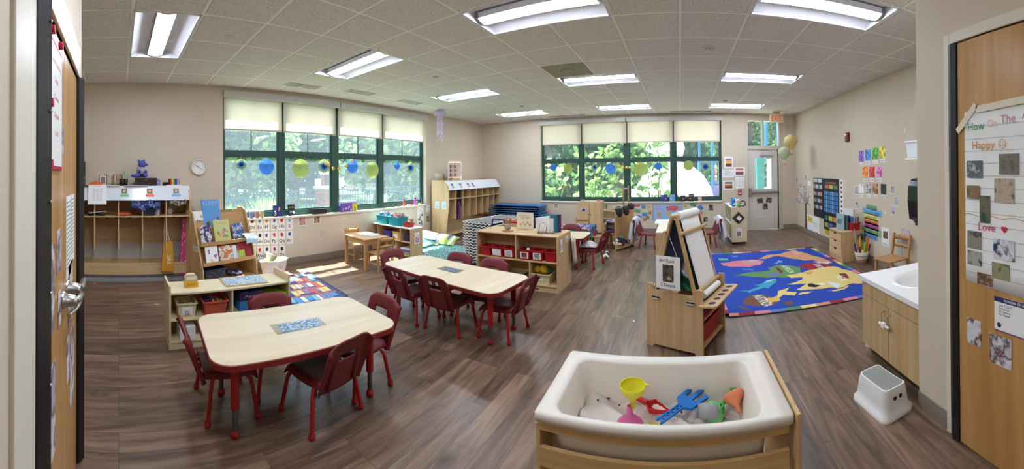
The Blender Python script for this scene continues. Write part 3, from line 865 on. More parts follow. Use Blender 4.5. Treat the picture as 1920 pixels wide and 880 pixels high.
m=MB();m.prism([(-1.35,2.75),(-1.2,2.45),(1.3,2.45),(1.45,2.75),(1.15,3.3),(-.95,3.3)],-.95,1.1,'play_white',Matrix(((1,0,0,0),(0,0,1,0),(0,1,0,0),(0,0,0,1))));m.build('roof',t,bevel=.08)
m=MB();m.box((-.85,-.68,2.3),(.9,-.64,2.36),'play_white')
for i in range(11):m.box((-.80+i*.165,-.68,1.4),(-.775+i*.165,-.65,2.3),'play_white')
m.build('railing',t)
t=thing('abacus_board','blue play panel with rows of beads beside the white dome','play panel',(1.30,14.9,GZ))
m=MB()
m.cyl((-.5,0,0),(-.5,0,3.6),.06,'play_blue',12);m.build('post',t)
m=MB();m.cyl((.05,0,0),(.05,0,3.6),.06,'play_blue',12);m.build('post',t)
m=MB();m.box((-.44,-.03,1.2),(1.1,.03,1.3),'play_blue');m.box((-.44,-.03,2.1),(1.1,.03,2.2),'play_blue');m.box((1.0,-.03,1.3),(1.1,.03,2.1),'play_blue');m.build('frame',t)
for i in range(5):
 m=MB();m.cyl((.2+i*.18,0,1.3),(.2+i*.18,0,2.1),.012,'steel',6)
 for j in range(5):m.cyl((.2+i*.18,0,1.33+j*.14+(i%3)*.04),(.2+i*.18,0,1.42+j*.14+(i%3)*.04),.05,C(*[(222,120,90),(230,226,214),(200,90,80)][(i+j)%3]),10)
 m.build('bead_rod',t)
m=MB();m.box((-.44,-.04,.1),(1.1,.04,1.15),'play_purple');m.build('lower_panel',t)
t=thing('covered_play_frame','tall playground frame with teal post and white wall beyond the exit door','play frame',(3.62,14.0,GZ))
m=MB();m.box((-.58,-.1,0),(-.28,.1,2.5),'play_teal');m.build('teal_post',t)
m=MB();m.box((-.15,-.05,0),(.35,.05,2.2),C(226,216,200));m.build('wall_panel',t)
m=MB();m.cyl((.1,-.06,1.5),(.1,-.12,1.5),.12,C(130,150,160),20);m.build('round_dial',t)
m=MB();m.box((.35,-.05,0),(.9,.05,1.35),'play_purple');m.build('purple_panel',t)
m=MB();m.box((.4,-.05,1.35),(.5,.05,2.4),'play_teal');m.build('teal_upright',t)
for x in(-.1,.42):m=MB();m.cyl((x,.3,2.2),(x,.3,4.2),.07,'play_blue',12);m.build('blue_post',t)
# ------------------------------------------------------------------ red tables and chairs
plain('chair_shell',(112,34,38),.5,var=.05,bump=.1,scale=14)
plain('chair_leg',(160,26,32),.38,var=.05)
plain('table_edge',(128,34,36),.45,var=.05)
wood('table_laminate',(226,211,184),(212,194,162),1.3,'Y',.34,7)
def red_chair(label,grp,shell='chair_shell',leg='chair_leg',s=1.):
 t=thing('school_chair',label,'chair',group=grp)
 m=MB()
 def seat(u,v):
  x=(u-.5)*.34*(1-.10*(1-v));y=-.165+v*.335
  e=max(0,abs(u-.5)*2-.8)/.2
  z=.288+.010*(abs(u-.5)*2)**2-.014*math.sin(v*PI)-.035*e*e-(.035*max(0,(v-.86)/.14)**2)
  return(x,y,z)
 m.grid(seat,14,14,shell);m.build('seat',t,solid=.012)
 m=MB();nu,nv=20,22;vs=[];fs=[]
 for j in range(nv+1):
  for i in range(nu+1):
   u=i/nu*2-1;v=j/nv
   H=.335-.060*abs(u)**4*(1 if v>.3 else v/.3)
   w=.177-.008*(1-v)
   e=max(0,abs(u)-.86)/.14
   tp=max(0,v-.93)/.07
   z=.235+v*H
   y=-.155-.115*v-.022*(1-u*u)-.028*e*e-.012*tp*tp
   vs.append((u*w,y,z))
 for j in range(nv):
  for i in range(nu):
   u=abs((i+.5)/nu*2-1);v=(j+.5)/nv
   if u<.38 and .61<v<.73:continue
   fs.append((j*(nu+1)+i,j*(nu+1)+i+1,(j+1)*(nu+1)+i+1,(j+1)*(nu+1)+i))
 m.add(vs,fs,shell,True);b=m.build('backrest',t,solid=.011)
 for sx in(-1,1):
  m=MB();m.tube([(sx*.10,-.14,.262),(sx*.10,-.19,.262),(sx*.098,-.205,.30),(sx*.09,-.240,.43)],[.014,.016,.016,.013],shell,8);m.build('upright',t)
 m=MB();m.box((-.085,-.214,.345),(.085,-.205,.352),shell,TR(0,0,0));m.build('back_rib',t)
 for sx in(-1,1):
  for sy in(-1,1):
   m=MB()
   m.tube([(sx*.05,sy*.07,.262),(sx*.115,sy*.095,.266),(sx*.150,sy*.115,.256),(sx*.168,sy*.128,.228),(sx*.176,sy*.135,.19),(sx*.20,sy*.158,.028)],.0135,leg,10)
   l=m.build('leg',t)
   m=MB();m.lathe([(1e-4,.0),(.016,.001),(.021,.010),(.021,.022),(.015,.034)],leg,(sx*.202,sy*.160,0),12);m.build('foot_glide',l)
 return t
def name_strip(parent,txt):
 m=MB();M=face_M((0,-.285,.505),(0,-1,0))
 M=Matrix.Translation((0,-.271,.502))@Matrix.Rotation(.33,4,'X')@face_M((0,0,0),(0,-1,0))
 m.box((-.05,-.017,0),(.05,.017,.003),'paper',M);m.text(txt,.018,C(60,60,66),M@TR(0,-.009,.0034),width=.08);return m.build('name_strip',parent)
ch0=red_chair('red school chair at the near table, pulled out with its slotted back to the camera','red chairs at the near table')
ch0.location=(-1.96,1.235,0);ch0.rotation_euler=(0,0,1.70)
G1,G2='red chairs at the near table','red chairs at the far table'
dup(ch0,(-2.30,.70,0),-.05,'red school chair at the short end of the near table, closest to the double doors',G1)
dup(ch0,(-2.09,1.62,0),PI-.03,'red school chair tucked at the near table end that faces the far table',G1)
dup(ch0,(-2.345,1.13,0),-1.74,'red school chair behind the near table, only its rounded top showing',G1)
c=dup(ch0,(-2.13,2.83,0),.03,'red school chair with paper name strip, middle of the far table\'s near side',G2);name_strip(c,'JOHN')
c=dup(ch0,(-2.60,2.82,0),-.10,'red school chair with paper name strip, toward the window end of the far table',G2);name_strip(c,'CLAIRE')
dup(ch0,(-1.63,3.00,0),1.57,'red school chair at the short end of the far table beside the bin shelf',G2)
dup(ch0,(-2.49,3.21,0),PI,'red school chair behind the far table, in front of the round teal rug',G2)
dup(ch0,(-1.985,3.16,0),PI,'red school chair behind the far table, against the red bin shelf',G2)
dup(ch0,(-2.99,3.08,0),-1.75,'red school chair at the window end of the far table',G2)
def red_table(x,y,rz,w,d,label,r=.13,zt=.50,leg_in=.14,col='table_edge'):
 t=thing('school_table',label,'table',(x,y,0),rz,group='red-edged school tables')
 m=MB();m.prism(rrect(w-.012,d-.012,r-.006,8),zt-.006,zt,'table_laminate');m.build('table_top',t)
 m=MB();m.prism(rrect(w,d,r,8),zt-.036,zt-.005,col,smooth=True);m.build('edge_band',t,bevel=.009)
 for sx in(-1,1):
  for sy in(-1,1):
   cx,cy=sx*(w/2-leg_in),sy*(d/2-leg_in)
   m=MB();m.cyl((cx,cy,.17),(cx,cy,zt-.036),.026,'chair_leg',16);m.cyl((cx,cy,zt-.075),(cx,cy,zt-.036),.045,'table_edge',16,r1=.06);l=m.build('leg',t)
   m=MB();m.cyl((cx,cy,.03),(cx,cy,.18),.0165,'leg_insert',14);m.build('leg_insert',l)
   m=MB();m.lathe([(1e-4,0),(.020,.001),(.027,.012),(.027,.026),(.017,.042)],'chair_leg',(cx,cy,0),14);m.build('foot',l)
 return t
plain('leg_insert',(110,108,106),.35,metal=.7)
red_table(-2.145,1.145,-.095,.74,1.25,'near rectangular maple-top table with red edge and four legs',leg_in=.16)
red_table(-2.245,2.99,-.105,1.58,.66,'long rectangular maple-top table with red edge in the middle of the room')
def taped_sheet(x,y,rz,w,d,cols,label,seed):
 m=MB();
 m.box((-w/2-.05,-d/2-.015,0),(w/2+.04,d/2+.02,.0012),'tape')
 m.box((-w/2,-d/2,.0012),(w/2,d/2,.002),noisy('sheet_%d'%seed,cols,40,.3,seed=seed).name)
 place(m,'taped_name_sheet',(x,y,.5),rz,label,'taped sheet')
clear('tape',(246,244,236),.25,rough=.2)
taped_sheet(-2.13,1.17,PI/2-.1,.27,.12,[(170,190,206),(84,110,140),(226,224,214)],'blue-grey printed sheet taped to the middle of the near table',1)
taped_sheet(-2.28,3.03,-.1,.20,.11,[(70,90,130),(120,140,160),(40,50,80)],'dark blue printed sheet taped to the middle of the far table',2)
# ------------------------------------------------------------------ shelves, cubbies, wooden tables
wood('cream_ply',(226,212,178),(214,198,160),1.8,'X',.45,8)
plain('red_bin',(176,30,34),.4);plain('cream_bin',(218,206,160),.45);plain('coral_bin',(196,92,66),.45);plain('teal_bin',(18,150,160),.4)
plain('purple_bin',(70,56,134),.4);plain('yellow_bin',(226,182,60),.4);plain('white_bin',(234,234,230),.4)
def label_card(mb,M,w,h,pic=None,txt=None,tsize=.014,col='paper'):
 mb.box((-w/2,-h/2,0),(w/2,h/2,.0012),col,M)
 if pic:mb.box((-w*.34,-h*.38,.0012),(w*.34,h*(.12 if txt else .38),.0018),pic,M)
 if txt:mb.text(txt,tsize,C(40,40,44),M@TR(0,h*.22,.0020),width=w*.8)
def bin_mesh(w,d,h,mat,taper=.86):
 m=MB();n=5
 o1=rrect(w*taper,d*taper,.012,n);o2=rrect(w,d,.016,n);k=len(o1)
 i2=rrect(w-.012,d-.012,.012,n);i1=rrect(w*taper-.012,d*taper-.012,.01,n);o3=rrect(w+.02,d+.02,.02,n)
 rings=[[(x,y,0)for x,y in o1],[(x,y,h-.012)for x,y in o2],[(x,y,h-.012)for x,y in o3],[(x,y,h)for x,y in o3],[(x,y,h)for x,y in i2],[(x,y,.006)for x,y in i1]]
 v=[p for r in rings for p in r]
 f=[(a*k+i,a*k+(i+1)%k,(a+1)*k+(i+1)%k,(a+1)*k+i)for a in range(len(rings)-1)for i in range(k)]
 m.add(v,f,mat,False);m.add(rings[0],[tuple(range(k-1,-1,-1))],mat);m.add(rings[-1],[tuple(range(k))],mat)
 return m
def bin_(loc,rz,w,d,h,mat,label,group=None,card=None,name='storage_bin',cat='storage bin',txt=None):
 """card: (picture material, width, height) on the side that faces local -y"""
 t=thing(name,label,cat,loc,rz,group)
 bin_mesh(w,d,h,mat).build('tub',t)
 if card:
  m=MB();tilt=math.atan((d*.07)/h)
  M=TR(0,-d/2*.93-.004,h*.48)@Matrix.Rotation(-tilt,4,'X').inverted()@face_M((0,0,0),(0,-1,0))
  M=Matrix.Translation((0,-d/2*.935-.004,h*.48))@Matrix.Rotation(tilt,4,'X')@face_M((0,0,0),(0,-1,0))
  label_card(m,M,card[1],card[2],card[0],txt);m.build('label_card',t)
 return t
def art(seed,cols,scale=40,kind='NOISE',rough=.4):return noisy('art_%d'%seed,cols,scale,rough,kind,seed=seed*.37).name
BW=[(235,235,232),(120,120,120),(235,235,232),(30,30,34)]
# cream shelf at the left
t=thing('low_shelf','low cream open shelf with a centre divider, behind the near table','shelf',(-3.25,1.015,0),-PI/2)
W,D=1.16,.34
def panel(nm,lo,hi,mat='cream_ply',par=None,bev=.004):
 m=MB();m.box(lo,hi,mat);return m.build(nm,par or t,bevel=bev)
t.rotation_euler=(0,0,PI/2)
# after +90 deg: local x -> world y, local y -> world -x, so local -y faces +x (the room)
for sx in(-1,1):panel('side_panel',(sx*W/2,-D/2,0),(sx*(W/2-.018),D/2,.555))
panel('top',(-W/2+.018,-D/2,.475),(W/2-.018,D/2,.495));panel('middle_shelf',(-W/2+.018,-D/2+.005,.245),(W/2-.018,D/2-.01,.262))
panel('bottom_shelf',(-W/2+.018,-D/2+.005,.055),(W/2-.018,D/2-.01,.072));panel('divider',(-.01,-D/2+.006,.072),(.008,D/2-.01,.475))
panel('back_panel',(-W/2+.018,D/2-.01,.055),(W/2-.018,D/2-.002,.475));panel('kick_board',(-W/2+.018,-D/2+.012,0),(W/2-.018,-D/2+.026,.055))
RZS=PI/2
bin_((-3.20,.60,.262),RZS,.17,.20,.13,'cream_bin','cream bin with DOMINOES picture card on the low cream shelf','bins on the low cream shelf',('paper',.10,.075))
m=MB();M=face_M((-3.104,.60,.322),(1,0,0));m.text('DOMINOES',.013,C(60,60,64),M@TR(0,.018,.004),width=.085);m.box((-.022,-.03,.003),(.022,.01,.0035),art(1,BW,90),M);m.build('card_print',bpy.data.objects['storage_bin'])
bpy.data.objects['card_print'].matrix_parent_inverse=(Matrix.Translation((-3.20,.60,.262))@Matrix.Rotation(RZS,4,'Z')).inverted()
bin_((-3.20,.86,.262),RZS,.22,.22,.13,'coral_bin','coral bin full of felt pens on the low cream shelf','bins on the low cream shelf')
rnd=random.Random(2)
for k in range(14):
 col=[(30,110,180),(220,60,60),(50,160,80),(240,190,40),(120,60,150),(30,60,120),(240,120,40)][k%7]
 m=MB();m.cyl((-.06,0,0),(.05,0,0),.007,C(*col),8);m.cyl((.05,0,0),(.075,0,0),.0078,C(*[min(255,c+20)for c in col]),8)
 o=m.build('felt_pen');o.location=(-3.20+rnd.uniform(-.05,.05),.86+rnd.uniform(-.06,.06),.262+.092+(k%4)*.012);o.rotation_euler=(0,rnd.uniform(-.25,.25),rnd.uniform(0,6.28))
 tag(o,'%s felt pen, %s in the coral bin on the low cream shelf'%(['blue','red','green','yellow','purple','navy','orange'][k%7],'lower one' if k<7 else 'upper one'),'felt pen','felt pens in the coral bin')
rnd=random.Random(3)
for k in range(10):
 m=MB();m.cbox((0,0,0),(.05,.025,.009),C(206,190,150));o=m.build('domino',bevel=.002);o.location=(-3.20+rnd.uniform(-.05,.05),.60+rnd.uniform(-.04,.04),.262+.082+k*.004);o.rotation_euler=(rnd.uniform(-.3,.3),rnd.uniform(-.3,.3),rnd.uniform(0,6.28))
 tag(o,'small wooden domino, %s from the bottom of the heap in the DOMINOES bin'%['first','second','third','fourth','fifth','sixth','seventh','eighth','ninth','tenth'][k],'domino','dominoes in the cream bin')
def game_box(x,y,z,rz,w,d,h,cols,label,txt=None,tc=(240,240,240),name='game_box',cat='game box',seed=0,group=None):
 t=thing(name,label,cat,(x,y,z),rz,group)
 m=MB();m.box((-w/2,-d/2,0),(w/2,d/2,h),cols if isinstance(cols,str)else art(seed,cols,30));m.build('carton',t,bevel=.002)
 if txt:m=MB();m.text(txt,h*.3,C(*tc),face_M((0,-d/2-.001,h*.36),(0,-1,0)),bold=True,width=w*.6);m.build('lettering',t)
 return t
game_box(-3.22,1.20,.262,RZS,.22,.24,.10,C(54,118,176),'bright blue puzzle box under the dark purple game box, low cream shelf')
game_box(-3.22,1.20,.363,RZS,.23,.25,.075,C(44,34,70),'dark purple game box with pink lettering on top of the blue puzzle box','Apes',(220,120,160))
game_box(-3.22,1.455,.262,RZS,.22,.24,.06,C(34,46,44),'dark green game box beneath the lime box, low cream shelf')
game_box(-3.22,1.455,.323,RZS,.23,.25,.06,C(150,190,40),'lime green game box with a yellow strip on low cream shelf','GO FISH',(250,240,120))
game_box(-3.18,.60,.073,RZS,.14,.20,.12,C(236,236,232),'white and lime box on the bottom of the low cream shelf',name='snack_box',cat='box')
m=MB();m.box((-3.109,.53,.075),(-3.106,.58,.192),C(160,190,40));m.build('lime_band',bpy.data.objects['snack_box']);bpy.data.objects['lime_band'].matrix_parent_inverse=(Matrix.Translation((-3.18,.60,.073))@Matrix.Rotation(RZS,4,'Z')).inverted()
# bread-like bag of wipes and a puzzle board on the top
t=thing('wipes_pack','yellow and clear pouch of bread on top of the low cream shelf','food pouch',(-3.24,.66,.496),RZS)
plain('bread',(214,190,150),.7,var=.1);plain('pouch_yellow',(226,176,52),.35,var=.12)
m=MB();m.prism([(-.06,0),(.06,0),(.064,.03),(.06,.055),(-.06,.055),(-.064,.03)],-.035,.035,'pouch_yellow',Matrix(((1,0,0,0),(0,0,1,0),(0,1,0,0),(0,0,0,1))));m.build('yellow_pouch',t,bevel=.012)
m=MB();m.prism([(-.056,.055),(.056,.055),(.058,.09),(.035,.115),(-.035,.115),(-.058,.09)],-.03,.03,'bread',Matrix(((1,0,0,0),(0,0,1,0),(0,1,0,0),(0,0,0,1))));m.build('loaf_window',t,bevel=.012)
m=MB();m.text('BREAD',.018,C(190,70,40),face_M((0,-.043,.02),(0,-1,0)),width=.08);m.box((-.045,-.0335,.068),(.045,-.0315,.1),C(230,226,214));m.build('printing',t)
t=thing('puzzle_board','grey-blue jigsaw puzzle tray lying on top of the low cream shelf','jigsaw puzzle',(-3.26,1.17,.496),RZS-.05)
m=MB();m.box((-.20,-.14,0),(.22,.14,.008),'ply_x');m.build('tray',t,bevel=.003)
m=MB();m.box((-.185,-.125,.008),(.205,.125,.0105),art(3,[(150,172,188),(196,206,212),(110,140,164),(224,226,222)],22));m.build('puzzle_picture',t)
# red-bin shelf in the middle
t=thing('bin_shelf','large maple double-sided shelf holding red bins, centre of the room','shelf',(-2.10,4.455,0),-.01)
W,D,H=1.20,.53,.70
def pn(nm,lo,hi,mat='maple_x',bev=.004):m=MB();m.box(lo,hi,mat);return m.build(nm,t,bevel=bev)
for sx in(-1,1):pn('side_panel',(sx*W/2,-D/2,0),(sx*(W/2-.018),D/2,H),'maple')
pn('top',(-W/2+.001,-D/2,H),(W/2-.001,D/2,H+.018));pn('middle_shelf',(-W/2+.018,-D/2+.004,.37),(W/2-.018,D/2-.004,.388));pn('bottom_shelf',(-W/2+.018,-D/2+.004,.075),(W/2-.018,D/2-.004,.092))
pn('kick_board',(-W/2+.018,-D/2+.015,0),(W/2-.018,-D/2+.03,.075));pn('divider',(.0,-D/2+.006,.388),(.018,0,H),'maple');pn('divider',(-.20,-D/2+.006,.092),(-.182,0,.37),'maple');pn('divider',(.20,-D/2+.006,.092),(.218,0,.37),'maple')
m=MB();m.box((-W/2+.018,0,.092),(W/2-.018,.012,H),'peg_board' if 0 else 'maple_x');
for i in range(34):
 for j in range(7):m.cbox((-.56+i*.034,-.001,.54+j*.02),(.008,.003,.008),C(140,108,70))
m.build('peg_board',t)
m=MB();m.box((.25,-D/2+.012,.03),(.33,-D/2+.0145,.045),C(60,54,48));m.build('maker_badge',t)
for k,(x,l)in enumerate(((-.46,'leftmost'),(-.28,'second'),(-.10,'third'),(.13,'fourth'),(.31,'fifth'),(.49,'rightmost'))):
 pic=[None,C(236,236,232),art(5,BW,70),art(6,[(150,80,60),(90,70,60),(200,180,160)],60),art(7,[(200,210,190),(90,120,80),(60,50,50)],60),None][k]
 nm=['plain red bin nearest the cot stack, upper row of the bin shelf','red bin with a wide white card, upper row of the bin shelf','red bin with a black-and-white pattern card against the shelf divider','red bin with a brown photo card, just past the shelf divider','red bin with a green landscape photo card, upper row of the bin shelf','plain red bin at the aisle end, upper row of the bin shelf'][k]
 b=bin_((-2.10+x,4.455-.16,.389),-.01,.165,.20,.13,'red_bin',nm,'red bins on the bin shelf',(pic,.11 if k!=1 else .13,.085)if pic else None)
bin_((-2.17,4.36,.093),-.01,.26,.24,.07,C(20,110,70,.4),'flat green tray on the bottom row of the bin shelf',name='green_tray',cat='tray')
bin_((-1.76,4.33,.093),-.01,.27,.24,.13,'cream_bin','cream tub of yellow toys on the bottom row of the bin shelf',card=(C(230,228,220),.10,.03))
for k,(dx,dy,dz,r)in enumerate(((-.06,-.02,.17,.055),(.03,-.03,.175,.06),(.08,.02,.16,.05),(-.01,.04,.18,.055))):
 m=MB();m.lathe([(1e-4,-r*.4),(r*.9,-r*.35),(r,0),(r*.7,r*.4),(r*.3,r*.42),(1e-4,r*.42)],C(*[(222,172,30),(230,186,40),(40,110,90),(210,160,30)][k]),n=14)
 place(m,'toy_wheel',(-1.76+dx,4.33+dy,.093+dz),0,['yellow toy wheel heaped at the left in the cream tub','largest yellow toy wheel in the cream tub','green toy wheel in the cream tub','yellow toy wheel at the back of the cream tub'][k],'toy','toys in the cream tub');bpy.context.scene.collection.objects[-1].rotation_euler=(.7+k*.2,.3,k)
m=MB();m.ball((0,0,.022),.022,C(236,232,224));place(m,'white_ball',(-1.93,4.24,.50),0,'small white ball resting on the fourth red bin','ball')
# on top of the bin shelf
TZ=.719
t=thing('pencil_carousel','wooden cup of scissors and brushes on top of the bin shelf','utensil holder',(-2.28,4.34,TZ))
m=MB();m.lathe([(1e-4,0),(.075,0),(.075,.012),(.03,.016),(.028,.03)],'beech',n=20);m.build('base',t)
m=MB();m.lathe([(.028,.03),(.045,.035),(.048,.10),(.044,.10),(.040,.04),(1e-4,.038)],frosted('clear_cup',(214,206,190),.4).name,n=20);m.build('cup',t)
m=MB();m.lathe([(.06,.088),(.068,.088),(.068,.098),(.06,.098),(.06,.088)],'beech',n=24);m.build('ring',t)
for k in range(9):
 a=k*.7;m=MB();x,y=.03*math.cos(a),.03*math.sin(a)
 m.tube([(x*.5,y*.5,.045),(x*1.3,y*1.3,.13),(x*1.6,y*1.6,.165)],[.004,.005,.008],C(*[(190,120,60),(170,60,50),(60,120,90),(200,150,80),(220,180,120)][k%5]),6)
 if k%2:m.tube([(x*1.6+.011*math.cos(b),y*1.6,.175+.011*math.sin(b))for b in[i*PI/5 for i in range(11)]],.0028,C(196,60,50),5)
 o=m.build('craft_tool');o.location=(-2.28,4.34,TZ);tag(o,'%s %s, %s in the wooden cup on the bin shelf'%(['ochre','red','green','tan','pale'][k%5],'scissors' if k%2 else 'brush','nearer the carousel front' if k>4 else 'nearer the carousel back'),'craft tool','tools in the wooden cup')
t=thing('handprint_panel','cream board with rainbow handprint art leaning on the bin shelf top','art panel',(-2.14,4.60,TZ),-.03)
m=MB();m.box((-.13,0,0),(.13,.012,.235),C(228,218,190));m.build('board',t,bevel=.002)
m=MB();M=face_M((0,-.001,.10),(0,-1,0));m.text('Handmade by us',.016,C(70,60,50),M@TR(-.02,.085,0),width=.16);m.text('SMALL HANDS',.02,C(90,110,60),M@TR(.01,.055,0),width=.15)
for k in range(5):
 for f in range(4):m.add([(-.07+k*.036+math.cos(1+f*.4)*.004,-.06+(k%2)*.03+.0,.0005+f*.0001),(-.066+k*.036+math.cos(1+f*.4)*.03,-.058+(k%2)*.03+math.sin(1+f*.4)*.035,.0006),(-.072+k*.036+math.cos(1+f*.4)*.03,-.052+(k%2)*.03+math.sin(1+f*.4)*.035,.0006)],[(0,1,2)],C(*[(196,60,50),(222,160,50),(60,120,160),(110,60,120),(50,130,80)][k]),False,M)
m.build('handprints',t)
t=thing('paper_stand','black wire stand holding a sagging white sheet and blue folders','document stand',(-1.78,4.42,TZ),.12)
m=MB();m.tube([(-.06,-.10,.004),(.10,-.10,.004),(.14,-.02,.004)],.004,'black_plastic',6);m.tube([(-.05,-.09,.004),(-.05,-.02,.13),(.05,-.02,.13),(.05,-.09,.004)],.004,'black_plastic',6);m.build('wire_frame',t)
m=MB();m.grid(lambda u,v:(-.10+.19*u,-.035-.02*v*(1-v)+.02*math.sin(u*3)+(.0 if v<.6 else-.05*(1-u)*(v-.6)),.01+.22*v-.03*(1-u)*v),8,8,'paper');m.build('white_sheet',t,solid=.001)
for k,(c,l)in enumerate((((40,110,130),'teal folder nearest the white sheet'),((30,90,120),'dark teal folder in the middle of the folder stack'),((60,60,120),'indigo folder near the back of the folder stack'),((96,40,70),'plum folder at the very back of the folder stack'),((236,236,232),'white envelope tucked in front of the folders'))):
 y=4.45+k*.022 if k<4 else 4.432
 m=MB();m.box((-.11,0,0),(.11,.014,.235 if k<4 else .19),C(*c));place(m,'folder',(-1.72+(k*.012 if k<4 else-.04),y,TZ),.10,l+', on the bin shelf','folder','folders on the bin shelf',bevel=.002)
m=MB()
for x,y in((-1.98,4.26),(-1.62,4.25)):pass
for k,(x,y,l)in enumerate(((-2.02,4.235,'small white label taped to the bin shelf top beside the cup'),(-1.66,4.235,'small white label taped to the bin shelf top before the wire stand'))):
 m=MB();m.box((-.05,-.022,0),(.05,.022,.001),'paper');m.text('ART',.018,C(120,120,126),TR(0,-.008,.0012));place(m,'shelf_label',(x,y,TZ),0,l,'label')
 # side panel of the bin shelf: two cards and hanging folders
for(y,z,w,h,l,tx)in((4.30,.58,.085,.16,'tall picture card taped to the end of the bin shelf','STEPS'),(4.52,.63,.11,.075,'small wide card near the top of the bin shelf end','CENTER')):
 m=MB();M=face_M((0,0,0),(1,0,0));label_card(m,M,w,h,art(8,BW,80),tx,.012);place(m,'picture_card',(-1.494,y,z),0,l,'picture card','cards on the bin shelf end')
t=thing('hanging_papers','bundle of dog-eared papers and dark folders hanging on the bin shelf end','papers',(-1.48,4.66,.62))
for k,c in enumerate(((60,40,36),(214,204,184),(232,228,216),(200,190,170))):
 m=MB();m.grid(lambda u,v:(.004+k*.012+.03*(1-v)*(.5+.5*math.sin(u*4+k)),-.05+.10*u+.01*k,-.30+.30*v-.02*k*(1-v)),5,6,C(*c));m.build('sheet',t,solid=.002)
 # cots
plain('cot_white',(226,226,222),.4);plain('cot_blue',(52,96,150),.45,var=.1);noisy('cot_fabric',[(70,118,168),(54,98,150)],60,.6)
def cot(label,grp,L,Wd,legs,fab,h=.045):
 t=thing('stacking_cot',label,'cot',group=grp)
 m=MB();m.box((-L/2+.04,-Wd/2+.03,h-.012),(L/2-.04,Wd/2-.03,h-.008),fab);m.build('sleeping_surface',t)
 for s in(-1,1):m=MB();m.cyl((-L/2+.05,s*(Wd/2-.02),h-.01),(L/2-.05,s*(Wd/2-.02),h-.01),.010,'cot_white' if legs=='cot_white' else 'cot_blue',6);m.build('side_rail',t)
 for s in(-1,1):
  m=MB();n=7
  pts=[]
  for i in range(n*2+1):
   y=-Wd/2+Wd*i/(2*n)
   pts.append((s*(L/2-.02),y,h*(.2 if i%2 else .72)))
  m.tube(pts,.0085,legs,6);m.build('end_frame',t)
 return t
c0=cot('white-legged stacking cot in the tall stack behind the bin shelf','white-legged cots in the tall stack',1.15,.62,'cot_white',C(120,118,114))
c0.location=(-3.10,5.50,.03);c0.rotation_euler=(0,0,PI/2-.12)
ORD=['first','second','third','fourth','fifth','sixth','seventh','eighth','ninth','tenth','eleventh','twelfth','thirteenth','fourteenth','topmost']
for k in range(1,15):dup(c0,(-3.10,5.50,.03+k*.046),PI/2-.12+(.012 if k%2 else-.008),'white-legged stacking cot, %s from the floor in the tall stack behind the bin shelf'%ORD[k]if k<14 else 'white-legged stacking cot, topmost in the tall stack behind the bin shelf')
c0['label']='white-legged stacking cot, lowest of the tall stack behind the bin shelf'
t=thing('low_cupboard','small maple cupboard with a red top behind the bin shelf','cupboard',(-2.50,4.99,0))
m=MB();m.box((-.17,-.11,0),(.17,.11,.74),'maple');m.build('body',t,bevel=.004)
m=MB();m.box((-.10,-.09,.741),(.17,.09,.775),'red_bin');m.build('red_lid',t,bevel=.006)
t=thing('cot_trolley','dark blue tubular cot trolley with a hoop handle behind the bin shelf','cot trolley',(-3.10,5.50,0),-.12)
plain('trolley_blue',(34,44,110),.35)
m=MB();m.tube([(-.28,-.55,.02),(.30,-.55,.02),(.30,.55,.02),(-.28,.55,.02),(-.28,-.55,.02)],.011,'trolley_blue',8);m.build('base_frame',t)
m=MB();m.tube([(.34,-.56,.02),(.34,-.60,.55),(.345,-.60,.76),(.37,-.60,.80),(.55,-.60,.80),(.58,-.60,.76),(.58,-.60,.45)],.013,'trolley_blue',8);m.build('handle',t)
c1=cot('blue stacking cot in the wide stack under the far window','blue cots in the wide stack',1.42,.60,'cot_blue','cot_fabric',.055)
c1.location=(-4.12,8.40,.02);c1.rotation_euler=(0,0,.02)
for k in range(1,12):dup(c1,(-4.12+.012*(k%3),8.40,.02+k*.056),.02,'blue stacking cot, %s from the floor in the wide stack under the far window'%ORD[k]if k<11 else 'blue stacking cot, topmost in the wide stack under the far window')
c1['label']='blue stacking cot, lowest of the wide stack under the far window'
# wooden work table and two chairs by the left window
def beech_chair(label,grp,s=1.,mat='beech'):
 t=thing('wooden_chair',label,'chair',group=grp)
 S=lambda*a:tuple(v*s for v in a)
 m=MB();m.box(S(-.15,-.14,.27),S(.15,.15,.29),mat);m.build('seat',t,bevel=.008)
 for sx in(-1,1):
  m=MB();m.bar(S(sx*.135,.12,0),S(sx*.13,.12,.27),.028*s,.028*s,mat,(0,1,0));m.build('leg',t,bevel=.003)
  m=MB();m.bar(S(sx*.135,-.15,0),S(sx*.135,-.14,.29),.028*s,.03*s,mat,(0,1,0));m.bar(S(sx*.135,-.14,.285),S(sx*.135,-.185,.55),.028*s,.03*s,mat,(0,1,0));m.build('back_leg',t,bevel=.003)
 for z,h in((.50,.055),(.40,.03)):
  m=MB()
  m.grid(lambda u,v:((-.13+.26*u)*s,(-.158-(z-.30)*.13-.018*math.sin(u*PI))*s,(z-h/2+h*v+.012*math.sin(u*PI)*v)*s),8,1,mat);m.build('back_slat',t,solid=.014)
 for sx in(-1,1):m=MB();m.bar(S(sx*.133,-.14,.12),S(sx*.133,.12,.12),.018*s,.022*s,mat);m.build('side_stretcher',t)
 m=MB();m.bar(S(-.13,0,.12),S(.13,0,.12),.018*s,.02*s,mat);m.build('cross_stretcher',t)
 return t
t=thing('wooden_table','small square-legged beech table by the left window','table',(-4.60,3.80,0),-.10)
m=MB();m.box((-.33,-.24,.478),(.33,.24,.5),'beech_x');m.build('table_top',t,bevel=.005)
for sx in(-1,1):
 for sy in(-1,1):m=MB();m.box((sx*.27,sy*.18,0),(sx*.315,sy*.225,.478),'beech');m.build('leg',t,bevel=.004)
